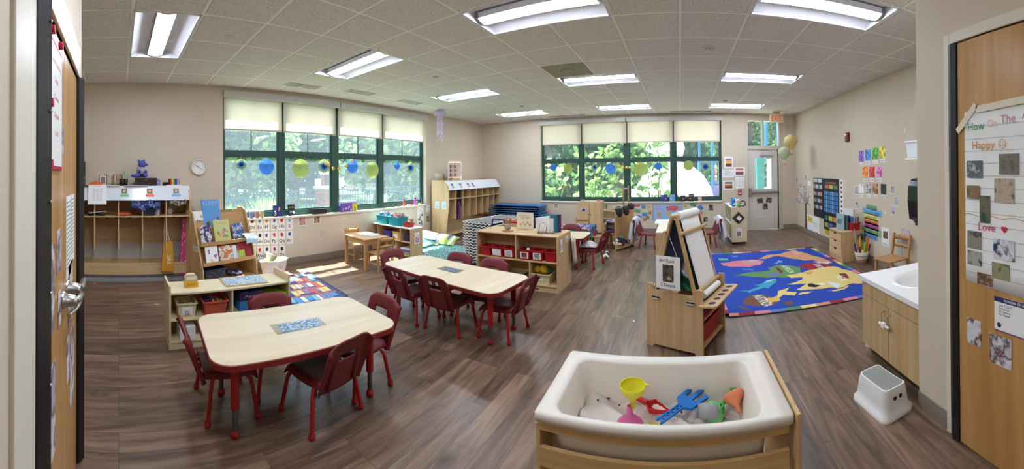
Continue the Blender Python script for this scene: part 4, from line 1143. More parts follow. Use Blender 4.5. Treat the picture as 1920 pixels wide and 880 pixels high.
for a in((-.27,-.215,.27,-.2),(-.27,.2,.27,.215),(-.305,-.18,-.29,.18),(.29,-.18,.305,.18)):m=MB();m.box((a[0],a[1],.41),(a[2],a[3],.478),'beech_x');m.build('apron',t)
w0=beech_chair('small beech chair on the aisle side of the wooden table','beech chairs at the wooden table');w0.location=(-4.22,3.77,0);w0.rotation_euler=(0,0,PI/2-.1)
dup(w0,(-4.96,3.90,0),-PI/2-.1,'small beech chair between the wooden table and the window wall')
t=thing('board_game','white and black grid board game laid on the wooden table','board game',(-4.58,3.86,.5),.4)
m=MB();m.box((-.14,-.10,0),(.14,.10,.018),'paper');m.build('tray',t,bevel=.003)
m=MB()
for i in range(6):
 for j in range(4):
  if(i+j)%2:m.box((-.125+i*.042,-.085+j*.043,.018),(-.095+i*.042,-.055+j*.043,.0195),C(90,96,110))
m.build('grid_print',t)
# shelf with teal tubs
t=thing('tub_shelf','maple shelf with white top and teal tubs below the left window','shelf',(-4.81,4.71,0),-.05)
W,D,H=1.10,.30,.545
for sx in(-1,1):pn('side_panel',(sx*W/2,-D/2,0),(sx*(W/2-.018),D/2,H),'maple')
pn('top',(-W/2+.001,-D/2,H),(W/2-.001,D/2,H+.016),C(236,230,220));pn('middle_shelf',(-W/2+.018,-D/2+.004,.30),(W/2-.018,D/2-.014,.316));pn('bottom_shelf',(-W/2+.018,-D/2+.004,.06),(W/2-.018,D/2-.014,.076));pn('back_panel',(-W/2+.018,D/2-.012,.06),(W/2-.018,D/2,H))
pn('divider',(-.40,-D/2+.005,.316),(-.384,D/2-.014,H),'maple');pn('divider',(.26,-D/2+.005,.316),(.276,D/2-.014,H),'maple');pn('divider',(.14,-D/2+.005,.076),(.156,D/2-.014,.30),'maple')
def on_tub(dx,dy,z):return(TR(-4.81,4.71,0,-.05)@Vector((dx,dy,z)))[:]
bin_(on_tub(-.29,0,H+.017),-.05,.32,.24,.16,'teal_bin','teal book tub nearest the window on the white shelf top','teal tubs on the white shelf top',name='book_tub',cat='book tub')
bin_(on_tub(.06,-.01,H+.017),-.05,.32,.24,.16,'teal_bin','teal book tub beside the red caddy on the white shelf top','teal tubs on the white shelf top',name='book_tub',cat='book tub')
rnd=random.Random(11)
for g,(dx,base,lb)in enumerate(((-.29,[(40,70,150),(60,110,190),(30,50,110),(90,130,190)],'bluish picture book in the tub nearest the window'),(.06,[(190,40,44),(210,80,60),(60,90,150),(180,60,90)],'reddish picture book in the tub beside the red caddy'))):
 for k in range(9):
  m=MB();m.box((-.10,-.004,0),(.10,.004,.20+rnd.uniform(-.02,.02)),art(20+g*10+k,[base[k%4],(220,220,214),base[(k+1)%4]],25))
  p=on_tub(dx+rnd.uniform(-.03,.03),-.075+k*.0175,H+.025);place(m,'picture_book',p,-.05+rnd.uniform(-.05,.05),lb+', '+['first','second','third','fourth','fifth','sixth','seventh','eighth','ninth'][k]+' from the front','book','picture books in teal tub '+('by the window' if g==0 else 'by the caddy'))
t=thing('red_caddy','small red handled caddy of brushes on the white shelf top','caddy',on_tub(.36,-.01,H+.017),-.05)
bin_mesh(.17,.13,.07,'red_bin').build('tray',t)
m=MB();m.tube([(-.05,0,.05),(-.05,0,.115),(-.035,0,.13),(.035,0,.13),(.05,0,.115),(.05,0,.05)],.007,'red_bin',8);m.build('handle',t)
for k in range(2):m=MB();m.tube([(0,0,0),(.05,0,.13)],[.008,.013],'beech',8);place(m,'wooden_brush',on_tub(.40,-.03+k*.03,H+.04),k*.4,('wooden brush leaning out of the red caddy at the front','wooden brush leaning out of the red caddy behind')[k],'brush')
bin_(on_tub(-.13,-.02,.317),-.05,.22,.22,.14,'purple_bin','purple bin on the upper row of the white-topped shelf','bins on the white-topped shelf')
bin_(on_tub(.13,-.02,.317),-.05,.20,.22,.14,'yellow_bin','yellow bin with white card on the upper row of the white-topped shelf','bins on the white-topped shelf',(C(236,236,240),.11,.08))
game_box(*on_tub(.38,0,.317),-.05,.12,.2,.12,C(44,40,80),'navy box in the end compartment of the white-topped shelf')
game_box(*on_tub(-.46,0,.317),-.05,.10,.2,.10,C(60,50,100),'purple box in the window-end compartment of the white-topped shelf')
for k,(dx,z,w,h,c,l)in enumerate(((-.05,.077,.30,.07,(30,130,190),'blue puzzle box on the bottom row of the white-topped shelf'),(-.04,.148,.28,.035,(214,218,222),'pale puzzle box on top of the blue one'),(.36,.077,.26,.05,(140,160,80),'green puzzle box on the bottom row of the white-topped shelf'),(.36,.128,.26,.04,(96,84,150),'purple puzzle box stacked over the green one'),(.37,.169,.24,.025,(220,222,230),'thin white puzzle box topmost over the purple one'))):
 game_box(*on_tub(dx,0,z),-.05,w,.24,h,C(*c),l,name='puzzle_box',cat='puzzle box',group='puzzle boxes on the white-topped shelf')
m=MB();M=face_M((0,0,0),(1,0,0));label_card(m,M,.12,.20,art(9,[(240,240,240),(200,80,80),(90,120,170),(240,240,240)],50),'READ',.014);place(m,'picture_card',on_tub(.554,0,.38),-.05,'white picture card taped to the end of the white-topped shelf','picture card')
# coat cubbies on the left wall and in the corner
def cubbies(name,label,loc,rz,L,dp,H,n,zs,ztop_sign=True,base_h=.16,slant=True):
 """local x along the wall, local -y into the room, back at y=0"""
 t=thing(name,label,'coat cubbies',loc,rz)
 P=Matrix(((0,0,1,0),(1,0,0,0),(0,1,0,0),(0,0,0,1)))
 for sx in(-1,1):
  m=MB();poly=[(0,0),(-dp*.72,0),(-dp*.8,.12),(-dp,zs-.12),(-dp,H-.16),(-dp*.72,H),(0,H)]
  m.prism(poly,sx*L/2,sx*(L/2-.018),'maple',P);m.build('side_panel',t,bevel=.003)
 m=MB();m.box((-L/2+.018,-.012,.0),(L/2-.018,-.002,H),'maple_x');m.build('back_panel',t)
 m=MB();m.box((-L/2+.018,-dp*.98,zs),(L/2-.018,-.012,zs+.016),'maple_x');m.build('shelf',t)
 m=MB();m.box((-L/2+.018,-dp*.70,H-.018),(L/2-.018,-.012,H),'maple_x');m.build('top',t)
 return t,P
t,P=cubbies('coat_cubbies','maple coat cubbies with white slanted sign panel under the wall clock',(WX+.005,.06,0),PI/2,1.92,.42,1.36,5,.93)
L,dp,H,zs=1.92,.42,1.36,.93
m=MB();m.add([(-L/2-.01,-dp*.99,1.165),(L/2+.01,-dp*.99,1.165),(L/2+.0,-dp*.72,1.365),(-L/2+.0,-dp*.72,1.365)],[(0,1,2,3)],plain('sign_gloss',(222,226,232),.18).name);m.build('sign_panel',t,solid=.008)
PIT=.338;xs=[.96-.009-PIT*k for k in range(1,6)]
for x in xs:
 m=MB();m.box((x-.008,-dp*.93,.46),(x+.008,-.012,1.15),'maple');m.build('divider',t)
m=MB();m.box((-L/2+.018,-dp*.72,.10),(L/2-.018,-dp*.68,.26),'maple_x');m.build('bench_front',t,bevel=.003)
m=MB();m.box((-L/2+.018,-dp*.72,0),(L/2-.018,-.02,.05),C(150,150,152));m.build('plinth',t)
m=MB();m.box((-L/2+.02,-.02,.262),(L/2-.02,-.0125,.5),C(196,190,180));m.build('lower_back',t)
def hook(parent,x,y,z):
 m=MB();m.cyl((x,y,z),(x,y-.008,z),.014,'dark_metal',10)
 for s in(-1,1):m.tube([(x,y-.006,z),(x+s*.012,y-.03,z-.012),(x+s*.022,y-.04,z+.006)],.004,'dark_metal',6)
 m.build('coat_hook',parent)
for k in range(5):
 x0=.95-PIT*(k+1)
 hook(t,x0+PIT/2,-.013,.88)
 for s in(.03,.31):hook(t,x0+s,-.16,.90)
 # hanging and standing things in and on these cubbies (world places: x = WX + depth, y = along)
def CW(lx,ly,z):return(WX+.005-ly,.06+lx,z)
def hang_cloth(name,label,cat,loc,rz,w,h,mat,dpt=.07,folds=3,taper=.6,group=None,seed=0):
 m=MB();n=24
 def fn(u,v):
  a=u*2*PI;ww=w/2*(taper+(1-taper)*(1-v));r=1+.18*math.sin(folds*a+seed)
  return(ww*math.cos(a)*r,dpt/2*(taper+(1-taper)*(1-v))*math.sin(a)*r,-h*(1-v)+.01*math.sin(a*2+v*5))
 m.grid(fn,n,8,mat);m.add([fn(i/n,0)for i in range(n)],[tuple(range(n))],mat);m.add([fn(i/n,1)for i in range(n)],[tuple(range(n))],mat)
 t=thing(name,label,cat,loc,rz,group);m.build('body',t)
 m=MB();m.tube([(-.02,0,-.02),(0,-.02,.03),(.02,0,-.02)],.004,mat,6);m.build('hanging_loop',t)
 return t
noisy('pink_dots',[(206,70,130),(206,70,130),(236,170,200)],60,.7,'VORONOI')
hang_cloth('jacket','mustard jacket hanging in the cubby nearest the double doors','jacket',CW(-.78,-.14,.88),PI/2,.20,.46,plain('mustard',(128,92,34),.8,var=.15).name,.12,3,.4)
hang_cloth('apron','pink spotted apron hanging at the window end of the cubbies','apron',CW(.90,-.24,.88),PI/2,.17,.82,'pink_dots',.12,4,.35)
t=thing('tote_bag','yellow tote bag with white lettering hanging at the cubbies','tote bag',CW(.63,-.34,.42),PI/2)
plain('tote',(206,150,40),.7,var=.08)
m=MB();m.prism([(-.07,-.42),(.09,-.42),(.10,-.40),(.075,0),(-.055,0),(-.085,-.40)],-.025,.025,'tote',Matrix(((1,0,0,0),(0,0,1,0),(0,1,0,.15),(0,0,0,1))));m.build('body',t,bevel=.01)
for s in(-.01,.01):m=MB();m.tube([(-.04,s,.14),(-.045,s,.30),(-.03,s+.01,.46),(.0,s,.30),(.04,s,.14)],.004,C(226,220,200),6);m.build('strap',t)
m=MB();m.text('2IRE',.05,C(240,236,220),face_M((0,-.027,-.10),(0,-1,0))@Matrix.Rotation(-PI/2,4,'Z'),bold=True);m.build('lettering',t)
t=thing('small_keychain','bunch of keys and charms hanging under the cubby divider','keychain',CW(-.57,-.38,.44),0)
for k in range(4):m=MB();m.tube([(0,0,0),(.004*k-.006,.006*k-.01,-.05),(.006*k-.01,.01*k-.015,-.09)],[.003,.009,.011],C(*[(120,90,50),(90,70,50),(160,130,80),(70,60,50)][k]),6);m.build('charm',t)
# things on the cubby shelf
m=MB();m.grid(lambda u,v:(-.12+.22*u+.03*math.sin(v*5),-.15+.26*v,.01+.03*math.sin(u*5)*v),8,8,C(52,50,56));place(m,'folder_pile',CW(-.37,-.24,zs+.017),PI/2,'dark folder slumped on the second cubby shelf','folder',solid=.012)
m=MB();m.grid(lambda u,v:(-.12+.24*u,-.16+.28*v,.035+.03*u-.03*v*u),6,6,'paper');place(m,'paper_sheet',CW(-.38,-.25,zs+.02),PI/2+.2,'white sheets sliding off the dark folder in second cubby','paper sheets',solid=.004)
m=MB();m.lathe([(1e-4,0),(.13,.004),(.15,.02),(.11,.04),(.03,.05),(1e-4,.05)],plain('orange_cloth',(188,84,50),.8,var=.2).name,n=22);place(m,'orange_hat',CW(.0,-.24,zs+.017),0,'flattened orange patterned sun hat on the middle cubby shelf','hat')
hang_cloth('green_cloth','sage green cloth hanging down from under the sign panel','cloth',CW(-.66,-.34,1.16),PI/2,.12,.20,plain('sage',(110,140,124),.8,var=.15).name,.05,3,1.2)
noisy('blue_print',[(34,50,104),(60,84,150),(150,160,200),(34,50,104)],26,.8)
m=MB();m.grid(lambda u,v:(-.20+.40*u,-.05+.03*math.sin(u*17)*v,-.12+.12*v+.02*math.sin(u*12)),26,5,'blue_print');place(m,'blue_bunting',CW(.32,-.34,1.16),PI/2,'blue patterned blanket spilling over two cubbies under the sign panel','blanket',solid=.03)
m=MB();m.grid(lambda u,v:(-.12+.24*u,-.05+.03*math.sin(u*11)*v,-.07+.07*v+.015*math.sin(u*9)),16,5,noisy('grey_print',[(190,186,170),(90,84,80),(214,208,190)],40,.8).name);place(m,'patterned_scarf',CW(.78,-.34,1.165),PI/2,'grey patterned scarf bunched in the last cubby','scarf',solid=.03)
game_box(*CW(.36,-.30,zs+.017),PI/2,.16,.18,.12,C(28,30,44),'dark lunch box on the fourth cubby shelf',name='lunch_box',cat='lunch box')
m=MB();m.lathe([(1e-4,0),(.04,0),(.042,.14),(.03,.15),(1e-4,.152)],C(214,210,200),n=18);place(m,'travel_cup',CW(.49,-.32,zs+.017),0,'white travel cup on the fourth cubby shelf','cup')
m=MB();m.ball((0,0,.05),.05,plain('plush_grey',(170,160,148),.9,var=.1).name,12,(1,.8,1.1));m.ball((0,-.01,.12),.032,'plush_grey',12);place(m,'grey_soft_toy',CW(.68,-.26,zs+.017),PI/2,'small grey soft toy sitting in the last cubby','soft toy')
# sign panel pictures
def sign_card(lx,col,txt,label,grp='children name cards on the cubby sign'):
 z=1.27;y=-dp*(.72+.27*(1.365-z)/.2)
 t=thing('name_card',label,'name card',CW(lx,y-.006,z),PI/2,grp)
 R=Matrix.Rotation(-math.atan2(dp*.27,.2),4,'X')@face_M((0,0,0),(0,-1,0))
 m=MB();m.box((-.045,-.02,0),(.045,.07,.002),C(206,186,150),R);m.box((-.034,-.010,.002),(.034,.062,.003),C(96,84,76),R);m.add([(.022*math.cos(a*PI/6),.03+.024*math.sin(a*PI/6),.0035)for a in range(12)],[tuple(range(12))],C(214,176,150),False,R)
 m.add([(-.03,-.008,.0034),(.03,-.008,.0034),(.02,.012,.0034),(-.02,.012,.0034)],[(0,1,2,3)],C(*col),False,R);m.build('portrait',t)
 m=MB();m.box((-.062,-.062,0),(.062,-.024,.002),C(*[min(255,c+60)for c in col]),R);m.text(txt,.02,C(*col),R@TR(0,-.052,.0025),width=.1);m.build('name_tag',t)
sign_card(-.80,(190,170,60),'Maya B','child portrait card with yellowish name tag on the cubby sign')
sign_card(.02,(70,150,110),'Stone','child portrait card with green name tag on the cubby sign')
sign_card(.38,(190,80,60),'Levi K','child portrait card with red name tag on the cubby sign')
sign_card(.76,(80,130,180),'Ruby C','child portrait card with blue name tag on the cubby sign')
R=Matrix.Rotation(-.45,4,'X')@face_M((0,0,0),(0,-1,0))
m=MB();m.box((-.13,-.155,0),(.13,.14,.002),'paper',R);m.text('Schedule',.018,C(60,60,66),R@TR(0,.11,.0026))
for i in range(9):
 for j in range(3):m.box((-.07+j*.05,.075-i*.022,.0022),(-.07+j*.05+.038,.080-i*.022,.0026),C(150,150,156),R)
place(m,'printed_schedule',CW(-.36,-.40,1.255),PI/2,'white printed schedule sheet hung over the cubby sign','paper notice')
# ------------------------------------------------------------------ pictures and cards on walls
def surv(wall,px,py):
 return{'L':lambda:onX(px,py,WX),'B':lambda:onY(px,py,FY),'R':lambda:onX(px,py,RX),'C':lambda:onX(px,py,CX-.02),'F':lambda:onY(px,py,DY)}[wall]()
NRM={'L':(1,0,0),'B':(0,-1,0),'R':(-1,0,0),'C':(-1,0,0),'F':(0,1,0)}
def wall_item(wall,x0,y0,x1,y1,name,label,cat,group=None,off=.003,roll=0.):
 """an item surveyed by its outline (x0,y0)-(x1,y1) on a wall: returns (empty, w, h); local plane is xy-facing matrix Mf"""
 a=surv(wall,x0,(y0+y1)/2);b=surv(wall,x1,(y0+y1)/2);c0=surv(wall,(x0+x1)/2,y0);c1=surv(wall,(x0+x1)/2,y1)
 w=(b-a).length if wall!='x' else 0;w=math.hypot(b.x-a.x,b.y-a.y);h=abs(c0.z-c1.z)
 n=Vector(NRM[wall]);p=(a+b)/2;p.z=(c0.z+c1.z)/2
 t=bpy.data.objects.new(name,None)
 return p+n*off,w,h,face_M((0,0,0),n,roll)
def picture(wall,x0,y0,x1,y1,mat,label,cat='photo',name='wall_photo',group=None,border=.06,txt=None,tcol=(40,40,40),paper='paper',roll=0.,extra=None,ts=.16):
 p,w,h,M=wall_item(wall,x0,y0,x1,y1,name,label,cat,group,.0012,roll)
 m=MB();m.box((-w/2,-h/2,0),(w/2,h/2,.0018),paper,M)
 if mat:m.box((-w/2+border*w,-h/2+border*h+(h*ts*1.3 if txt else 0),.0018),(w/2-border*w,h/2-border*h,.0024),mat,M)
 if txt:m.text(txt,h*ts*.62,C(*tcol),M@TR(0,-h/2+h*ts*.35,.0028),width=w*.82)
 if extra:extra(m,M,w,h)
 o=m.build(name);o.location=p
 return tag(o,label,cat,group)
_ps=[100]
def pm(*cols,scale=36,kind='NOISE'):
 _ps[0]+=1;return noisy('art_%d'%_ps[0],list(cols),scale*.8,.4,kind,seed=_ps[0]*.37,hard=False).name
 # alphabet cards under the left window
AL=[['C','D','E','F','G','H','I'],['L','M','N','O','P','Q','R'],['U','V','W','X','Y','Z']]
AN=dict(C='grey cat',D='spotted dog',E='blue elephant',F='orange fish',G='purple grapes',H='red house',I='blue igloo',L='lion',M='yellow moon',N='pencil and notes',O='purple octopus',P='red fox-like pig',Q='queen',R='rainbow',U='umbrella',V='blue vest',W='red wagon',X='x-ray',Y='red yarn ball',Z='zebra')
AC=dict(C=(130,130,140),D=(60,60,64),E=(70,140,180),F=(222,110,50),G=(110,60,130),H=(200,50,46),I=(120,170,200),L=(200,140,60),M=(226,196,110),N=(50,50,54),O=(110,80,160),P=(206,80,70),Q=(190,50,50),R=(60,70,140),U=(80,120,180),V=(44,110,180),W=(200,40,40),X=(40,60,80),Y=(180,50,50),Z=(40,40,44))
colx=[(448,463.5),(465.5,478.5),(480,491.5),(493,504.5),(507,519),(521,533),(535.5,547.5)]
for r,row in enumerate(AL):
 for k,L_ in enumerate(row):
  x0,x1=colx[k];y0=394.5+26.5*r-.45*k;y1=y0+24.5
  p,w,h,M=wall_item('L',x0,y0,x1,y1,'alphabet_card','','')
  m=MB();m.box((-w/2,-h/2,0),(w/2,h/2,.0018),C(238,232,228),M)
  c=AC[L_];q=random.Random(ord(L_))
  pts=[(math.cos(a*PI/5)*w*.27*q.uniform(.6,1.1),h*.24+math.sin(a*PI/5)*h*.17*q.uniform(.7,1.1),.0022)for a in range(10)]
  m.add(pts+[(0,h*.24,.0022)],[(10,a,(a+1)%10)for a in range(10)],C(*c),False,M)
  m.text(L_+L_.lower(),h*.26,C(44,44,48),M@TR(0,-h*.34,.0024),bold=True)
  o=m.build('alphabet_card');o.location=p
  tag(o,'alphabet card %s%s with a picture of %s, taped under the left window'%(L_,L_.lower(),('an ' if AN[L_][0]in 'aeiou' else 'a ')+AN[L_]if L_ not in 'GN' else AN[L_]),'alphabet card','alphabet cards under the window')
picture('L',559,389,572,409,pm((120,70,56),(200,150,130),(70,60,110),scale=24),'photo of a child in blue taped under the window sill, nearer the alphabet cards',group='photos under the sill')
picture('L',587,388,599,406,pm((90,50,40),(190,140,110),(60,60,60),scale=24),'photo of a child taped under the black tray on the sill',group='photos under the sill')
def outlet(wall,x0,y0,x1,y1,label):
 p,w,h,M=wall_item(wall,x0,y0,x1,y1,'','','')
 t=thing('wall_outlet',label,'outlet',p,0,'wall outlets')
 m=MB();m.box((-w/2,-h/2,-.002),(w/2,h/2,.004),C(190,180,164),M);m.build('cover_plate',t,bevel=.002)
 for s in(-1,1):
  m=MB();m.box((-w*.28,s*h*.22-h*.15,.004),(w*.28,s*h*.22+h*.15,.006),C(220,212,198),M)
  for q in(-1,1):m.box((q*w*.12-.002,s*h*.22-.005,.006),(q*w*.12+.002,s*h*.22+.007,.0065),C(60,56,50),M)
  m.build('socket',t)
outlet('L',600,418,606,429,'beige wall outlet between the alphabet cards and the wooden table')
# wall clock
p=onX(372,298,WX)
t=thing('wall_clock','round wall clock with white dial and pale rim beside the left window','clock',(WX+.001,p.y,p.z))
Mc=face_M((0,0,0),(1,0,0))
m=MB();m.lathe([(.124,0),(.126,.03),(.118,.04),(.105,.036),(.104,.02),(.104,.018)],C(214,210,196,.4),n=40,M=Mc);m.build('rim',t)
m=MB();m.add([(.106*math.cos(a*PI/20),.106*math.sin(a*PI/20),.018)for a in range(40)],[tuple(range(40))],C(236,234,226),False,Mc)
for a in range(12):m.text(str(12 if a==0 else a),.018,C(50,50,54),Mc@TR(.082*math.sin(a*PI/6),.082*math.cos(a*PI/6)-.008,.0188))
m.build('dial',t)
for nm,an,l,w,c in(('hour_hand',-52,.05,.006,(40,40,44)),('minute_hand',52+68,.075,.004,(40,40,44)),('second_hand',-68,.085,.0022,(200,60,60))):
 m=MB();m.box((-w/2,-.012,.022),(w/2,l,.024),C(*c),Mc@Matrix.Rotation(-math.radians(an),4,'Z'));m.build(nm,t)
 # ------------------------------------------------------------------ on top of the coat cubbies
CT=1.366
def onC(px,dep=.16):p=onX(px,330,WX+dep);return(WX+dep,p.y,CT)
t=thing('dark_wood_chest','dark wooden chest under the blue plush toy on the cubbies','chest',onC(273),PI/2)
wood('dark_wood',(62,44,36),(44,32,28),2,'X')
m=MB();m.box((-.155,-.09,0),(.155,.09,.085),'dark_wood');m.build('box',t,bevel=.003)
m=MB();m.box((-.16,-.095,.086),(.16,.095,.115),'dark_wood');m.build('lid',t,bevel=.006)
m=MB();m.box((-.012,-.098,.07),(.012,-.0905,.095),C(130,100,60));m.build('clasp',t)
t=thing('plush_toy','blue-violet plush animal in a grey hoodie sitting on the dark chest','plush toy',tuple(Vector(onC(265))+Vector((0,0,.116))),PI/2)
plain('plush_blue',(84,92,176),.95,var=.15,scale=30);plain('hoodie',(168,166,182),.9,var=.1,scale=30)
m=MB();m.ball((0,0,.08),.062,'plush_blue',14,(1,.9,1.2));m.ball((.012,-.01,.20),.058,'plush_blue',14,(1.05,1,.95));m.ball((.062,-.03,.19),.026,'plush_blue',12,(1.3,.9,.8))
for s in(-1,1):m.tube([(.01+.045*s,-.03,.10),(.05*s+.012,-.075,.085),(.02+.04*s,-.09,.10)],[.022,.02,.018],'plush_blue',10);m.tube([(.04*s,-.02,.03),(.055*s,-.09,.03),(.06*s,-.11,.045)],[.03,.028,.03],'plush_blue',10)
m.tube([(-.04,.03,.04),(-.10,.01,.025),(-.15,-.03,.03)],[.03,.026,.016],'plush_blue',10);m.build('body',t)
for s in(-1,1):m=MB();m.ball((0+s*.035,.0,.248),.018,'plush_blue',10,(1,.6,1.3));m.build('ear',t)
m=MB();m.lathe([(.066,.055),(.07,.09),(.062,.13),(.045,.155)],'hoodie',(0,0,0),16);m.build('hoodie',t,solid=.006)
m=MB();m.ball((.092,-.04,.195),.008,C(20,20,24),8);m.build('nose',t)
m=MB();m.ball((.04,-.062,.215),.007,C(20,20,24),8);m.build('eye',t)
t=thing('framed_photo','small photo frame with white mat standing on the cubbies','photo frame',onC(193,.12),PI/2)
m=MB();m.box((-.06,0,0),(.06,.012,.16),C(116,80,60));m.build('frame',t,bevel=.003)
m=MB();m.box((-.047,-.002,.012),(.047,.0,.148),'paper');m.box((-.035,-.003,.03),(.035,-.002,.13),pm((60,60,70),(150,140,130),(90,80,80)));m.build('photo',t)
t=thing('framed_photo','tall brown picture frame by the double doors on the cubbies','photo frame',onC(150,.10),PI/2)
m=MB();m.box((-.08,0,0),(.08,.015,.36),C(70,46,34));m.build('frame',t,bevel=.003)
m=MB();m.box((-.06,-.002,.18),(.06,0,.34),pm((40,44,90),(200,210,220),(70,60,120)));m.box((-.06,-.002,.02),(.06,0,.17),'paper');m.build('photo',t)
t=thing('straw_hat_doll','tiny doll in a straw hat beside the tall brown frame','doll',onC(156,.22),PI/2)
m=MB();m.lathe([(1e-4,0),(.035,0),(.03,.05),(.014,.08),(1e-4,.085)],C(90,70,60),n=12);m.ball((0,0,.10),.025,C(200,150,120),12);m.build('body',t)
m=MB();m.lathe([(.045,.112),(.024,.118),(.02,.135),(1e-4,.138)],C(206,176,130),n=14);m.build('hat',t)
m=MB();m.grid(lambda u,v:(-.13+.26*u,-.06+.12*v,.055*math.sin(u*PI)*math.sin(v*PI)+.004),12,8,plain('orange_fabric',(226,106,44),.8,var=.1).name);place(m,'orange_cloth',onC(180,.27),PI/2,'bright orange cloth heaped on the cubby top','cloth',solid=.006)
def pot(px,dep,r,h,mat,label,n,cols,hh,grp):
 c=onC(px,dep);m=MB();m.lathe([(1e-4,0),(r*.85,0),(r,h),(r*.9,h),(r*.78,.01),(1e-4,.01)],mat,n=16);place(m,'pen_pot',c,0,label,'pen pot','pots of pens on the cubbies')
 rr=random.Random(int(px))
 for k in range(n):
  a=rr.uniform(0,6.28);q=r*.5;m=MB();m.tube([(q*.5*math.cos(a),q*.5*math.sin(a),.01),(q*1.7*math.cos(a),q*1.7*math.sin(a),hh*rr.uniform(.8,1.1))],.0045,C(*cols[k%len(cols)]),6)
  o=m.build('pencil');o.location=c;tag(o,['green','ochre','teal','dark','light','tall','short'][k]+' pencil or brush standing in the '+grp+' on the cubbies','pencil','pencils in the '+grp)
pot(212,.25,.03,.05,C(120,130,90),'low green pot of pencils on the cubbies',7,[(60,110,80),(200,150,90),(110,150,130)],.16,'low green pot')
pot(221,.17,.032,.06,C(190,150,110),'tan pot of pencils behind the green pot',6,[(214,160,90),(180,120,70)],.18,'tan pot')
pot(229,.24,.036,.10,'black_plastic','black mesh pot holding scissors on the cubbies',7,[(110,170,150),(60,60,66),(150,60,60)],.16,'black mesh pot')
pot(236,.20,.03,.10,'dark_metal','dark metal pot of turquoise brushes on the cubbies',6,[(90,180,160),(120,190,170)],.20,'dark metal pot')
m=MB();m.prism(rrect(.06,.06,.01),0,.095,pm((200,90,110),(90,110,180),(230,220,220),scale=60));place(m,'patterned_tumbler',onC(297,.2),0,'red and blue patterned tumbler beside the dark chest','tumbler')
t=thing('crayon_box','open box of rainbow crayons standing on the cubbies','crayon box',onC(326,.22),PI/2)
for k,c in enumerate([(40,30,30),(90,40,30),(190,40,40),(226,110,40),(236,200,50),(90,160,60),(40,90,180),(30,50,120),(120,80,160),(226,226,226),(190,90,130)]):
 m=MB();m.box((-.082+k*.0149,-.012,.01),(-.0676+k*.0149,.012,.10),C(*c));m.build('crayon_band',t)
m=MB();m.box((-.11,-.08,0),(.10,.06,.010),'paper');m.build('tray',t)
m=MB();m.box((-.05,-.03,0),(.05,.03,.05),'black_plastic');place(m,'tape_box',onC(311,.16),PI/2,'small black box between tumbler and crayons','box',bevel=.004)
for k,(px,dep,w,d,c,l)in enumerate(((205,.30,.30,.10,(230,228,222),'white papers lying before the pen pots on the cubbies'),(255,.30,.34,.10,(196,196,206),'grey glossy papers lying before the dark chest'),(170,.31,.2,.07,(60,50,50),'dark marker tray at the door end of the cubbies'))):
 m=MB();m.box((-w/2,-d/2,0),(w/2,d/2,.008),C(*c));place(m,'paper_pile',onC(px,dep),PI/2+.05*k,l,'papers')
 # ------------------------------------------------------------------ book display
BY=(1.08,2.02)
t=thing('book_display','sloping beech book display beside the cubbies','book display',(-5.265,1.42,0),PI/2+.3)
def BD(lx,ly,z):return(TR(-5.265,1.42,0,PI/2+.3)@Vector((lx,ly,z)))[:]
Wd=.94
for sx in(-1,1):
 m=MB();m.prism([(0,0),(-.50,0),(-.48,.22),(-.20,.98),(-.14,1.02),(0,1.02)],sx*Wd/2,sx*(Wd/2-.02),'ply',P);m.build('side_panel',t,bevel=.004)
for z,y0 in((.28,-.47),(.54,-.40)):
 m=MB();m.box((-Wd/2+.02,y0,z),(Wd/2-.02,y0+.13,z+.018),'beech_x');m.box((-Wd/2+.02,y0-.012,z),(Wd/2-.02,y0,z+.05),'beech_x');m.build('book_ledge',t,bevel=.003)
m=MB();m.box((-Wd/2+.02,-.48,.03),(Wd/2-.02,-.02,.05),'beech_x');m.build('bottom_shelf',t)
m=MB();m.add([(-Wd/2+.02,-.36,.30),(Wd/2-.02,-.36,.30),(Wd/2-.02,-.15,.98),(-Wd/2+.02,-.15,.98)],[(0,1,2,3)],'beech_x');m.build('sloping_back',t,solid=.01)
m=MB();m.box((-Wd/2+.02,-.02,.05),(Wd/2-.02,-.01,.98),'beech_x');m.build('back_panel',t)
m=MB();M=face_M((-Wd/2-.001,-.30,.50),(-1,0,0));m.box((-.075,-.04,0),(.075,.035,.0015),C(214,210,200),M);m.text('Library',.028,C(90,90,96),M@TR(0,-.012,.002),width=.10);m.build('library_label',t)
def display_book(lx,z,w,h,mat,label,txt=None,tc=(230,226,214),ly=None,lean=.25,extra=None,cat='book',nm='picture_book',tw=.7):
 y0=(-.485 if z<.45 else-.415)if ly is None else ly
 z=z-.03 if z<.45 else z-.05;t2=thing(nm,label,cat,BD(lx*.95,y0+.03,z),PI/2+.3,group='books on the sloping display')
 R=Matrix.Rotation(-lean,4,'X')
 m=MB();m.box((-w/2,0,0),(w/2,.012,h),mat,R);m.build('cover',t2,bevel=.001)
 if txt or extra:
  m=MB()
  if txt:m.text(txt,h*.13,C(*tc),R@face_M((0,-.001,h*.80),(0,-1,0)),width=w*tw)
  if extra:extra(m,R@face_M((0,-.0006,0),(0,-1,0)),w,h)
  m.build('cover_print',t2)
def scatter(cols,n,s,y0=.1,y1=.8,seed=1):
 def f(m,M,w,h):
  q=random.Random(seed)
  for k in range(n):
   cx,cy=q.uniform(-.36,.36)*w,q.uniform(y0,y1)*h;r=s*q.uniform(.6,1.2)
   m.add([(cx+r*math.cos(a)*q.uniform(.7,1),cy+r*math.sin(a)*q.uniform(.7,1),.0005+k*.00002)for a in[i*PI/4 for i in range(8)]],[tuple(range(8))],C(*cols[k%len(cols)]),False,M)
 return f
WB=C(232,232,228)
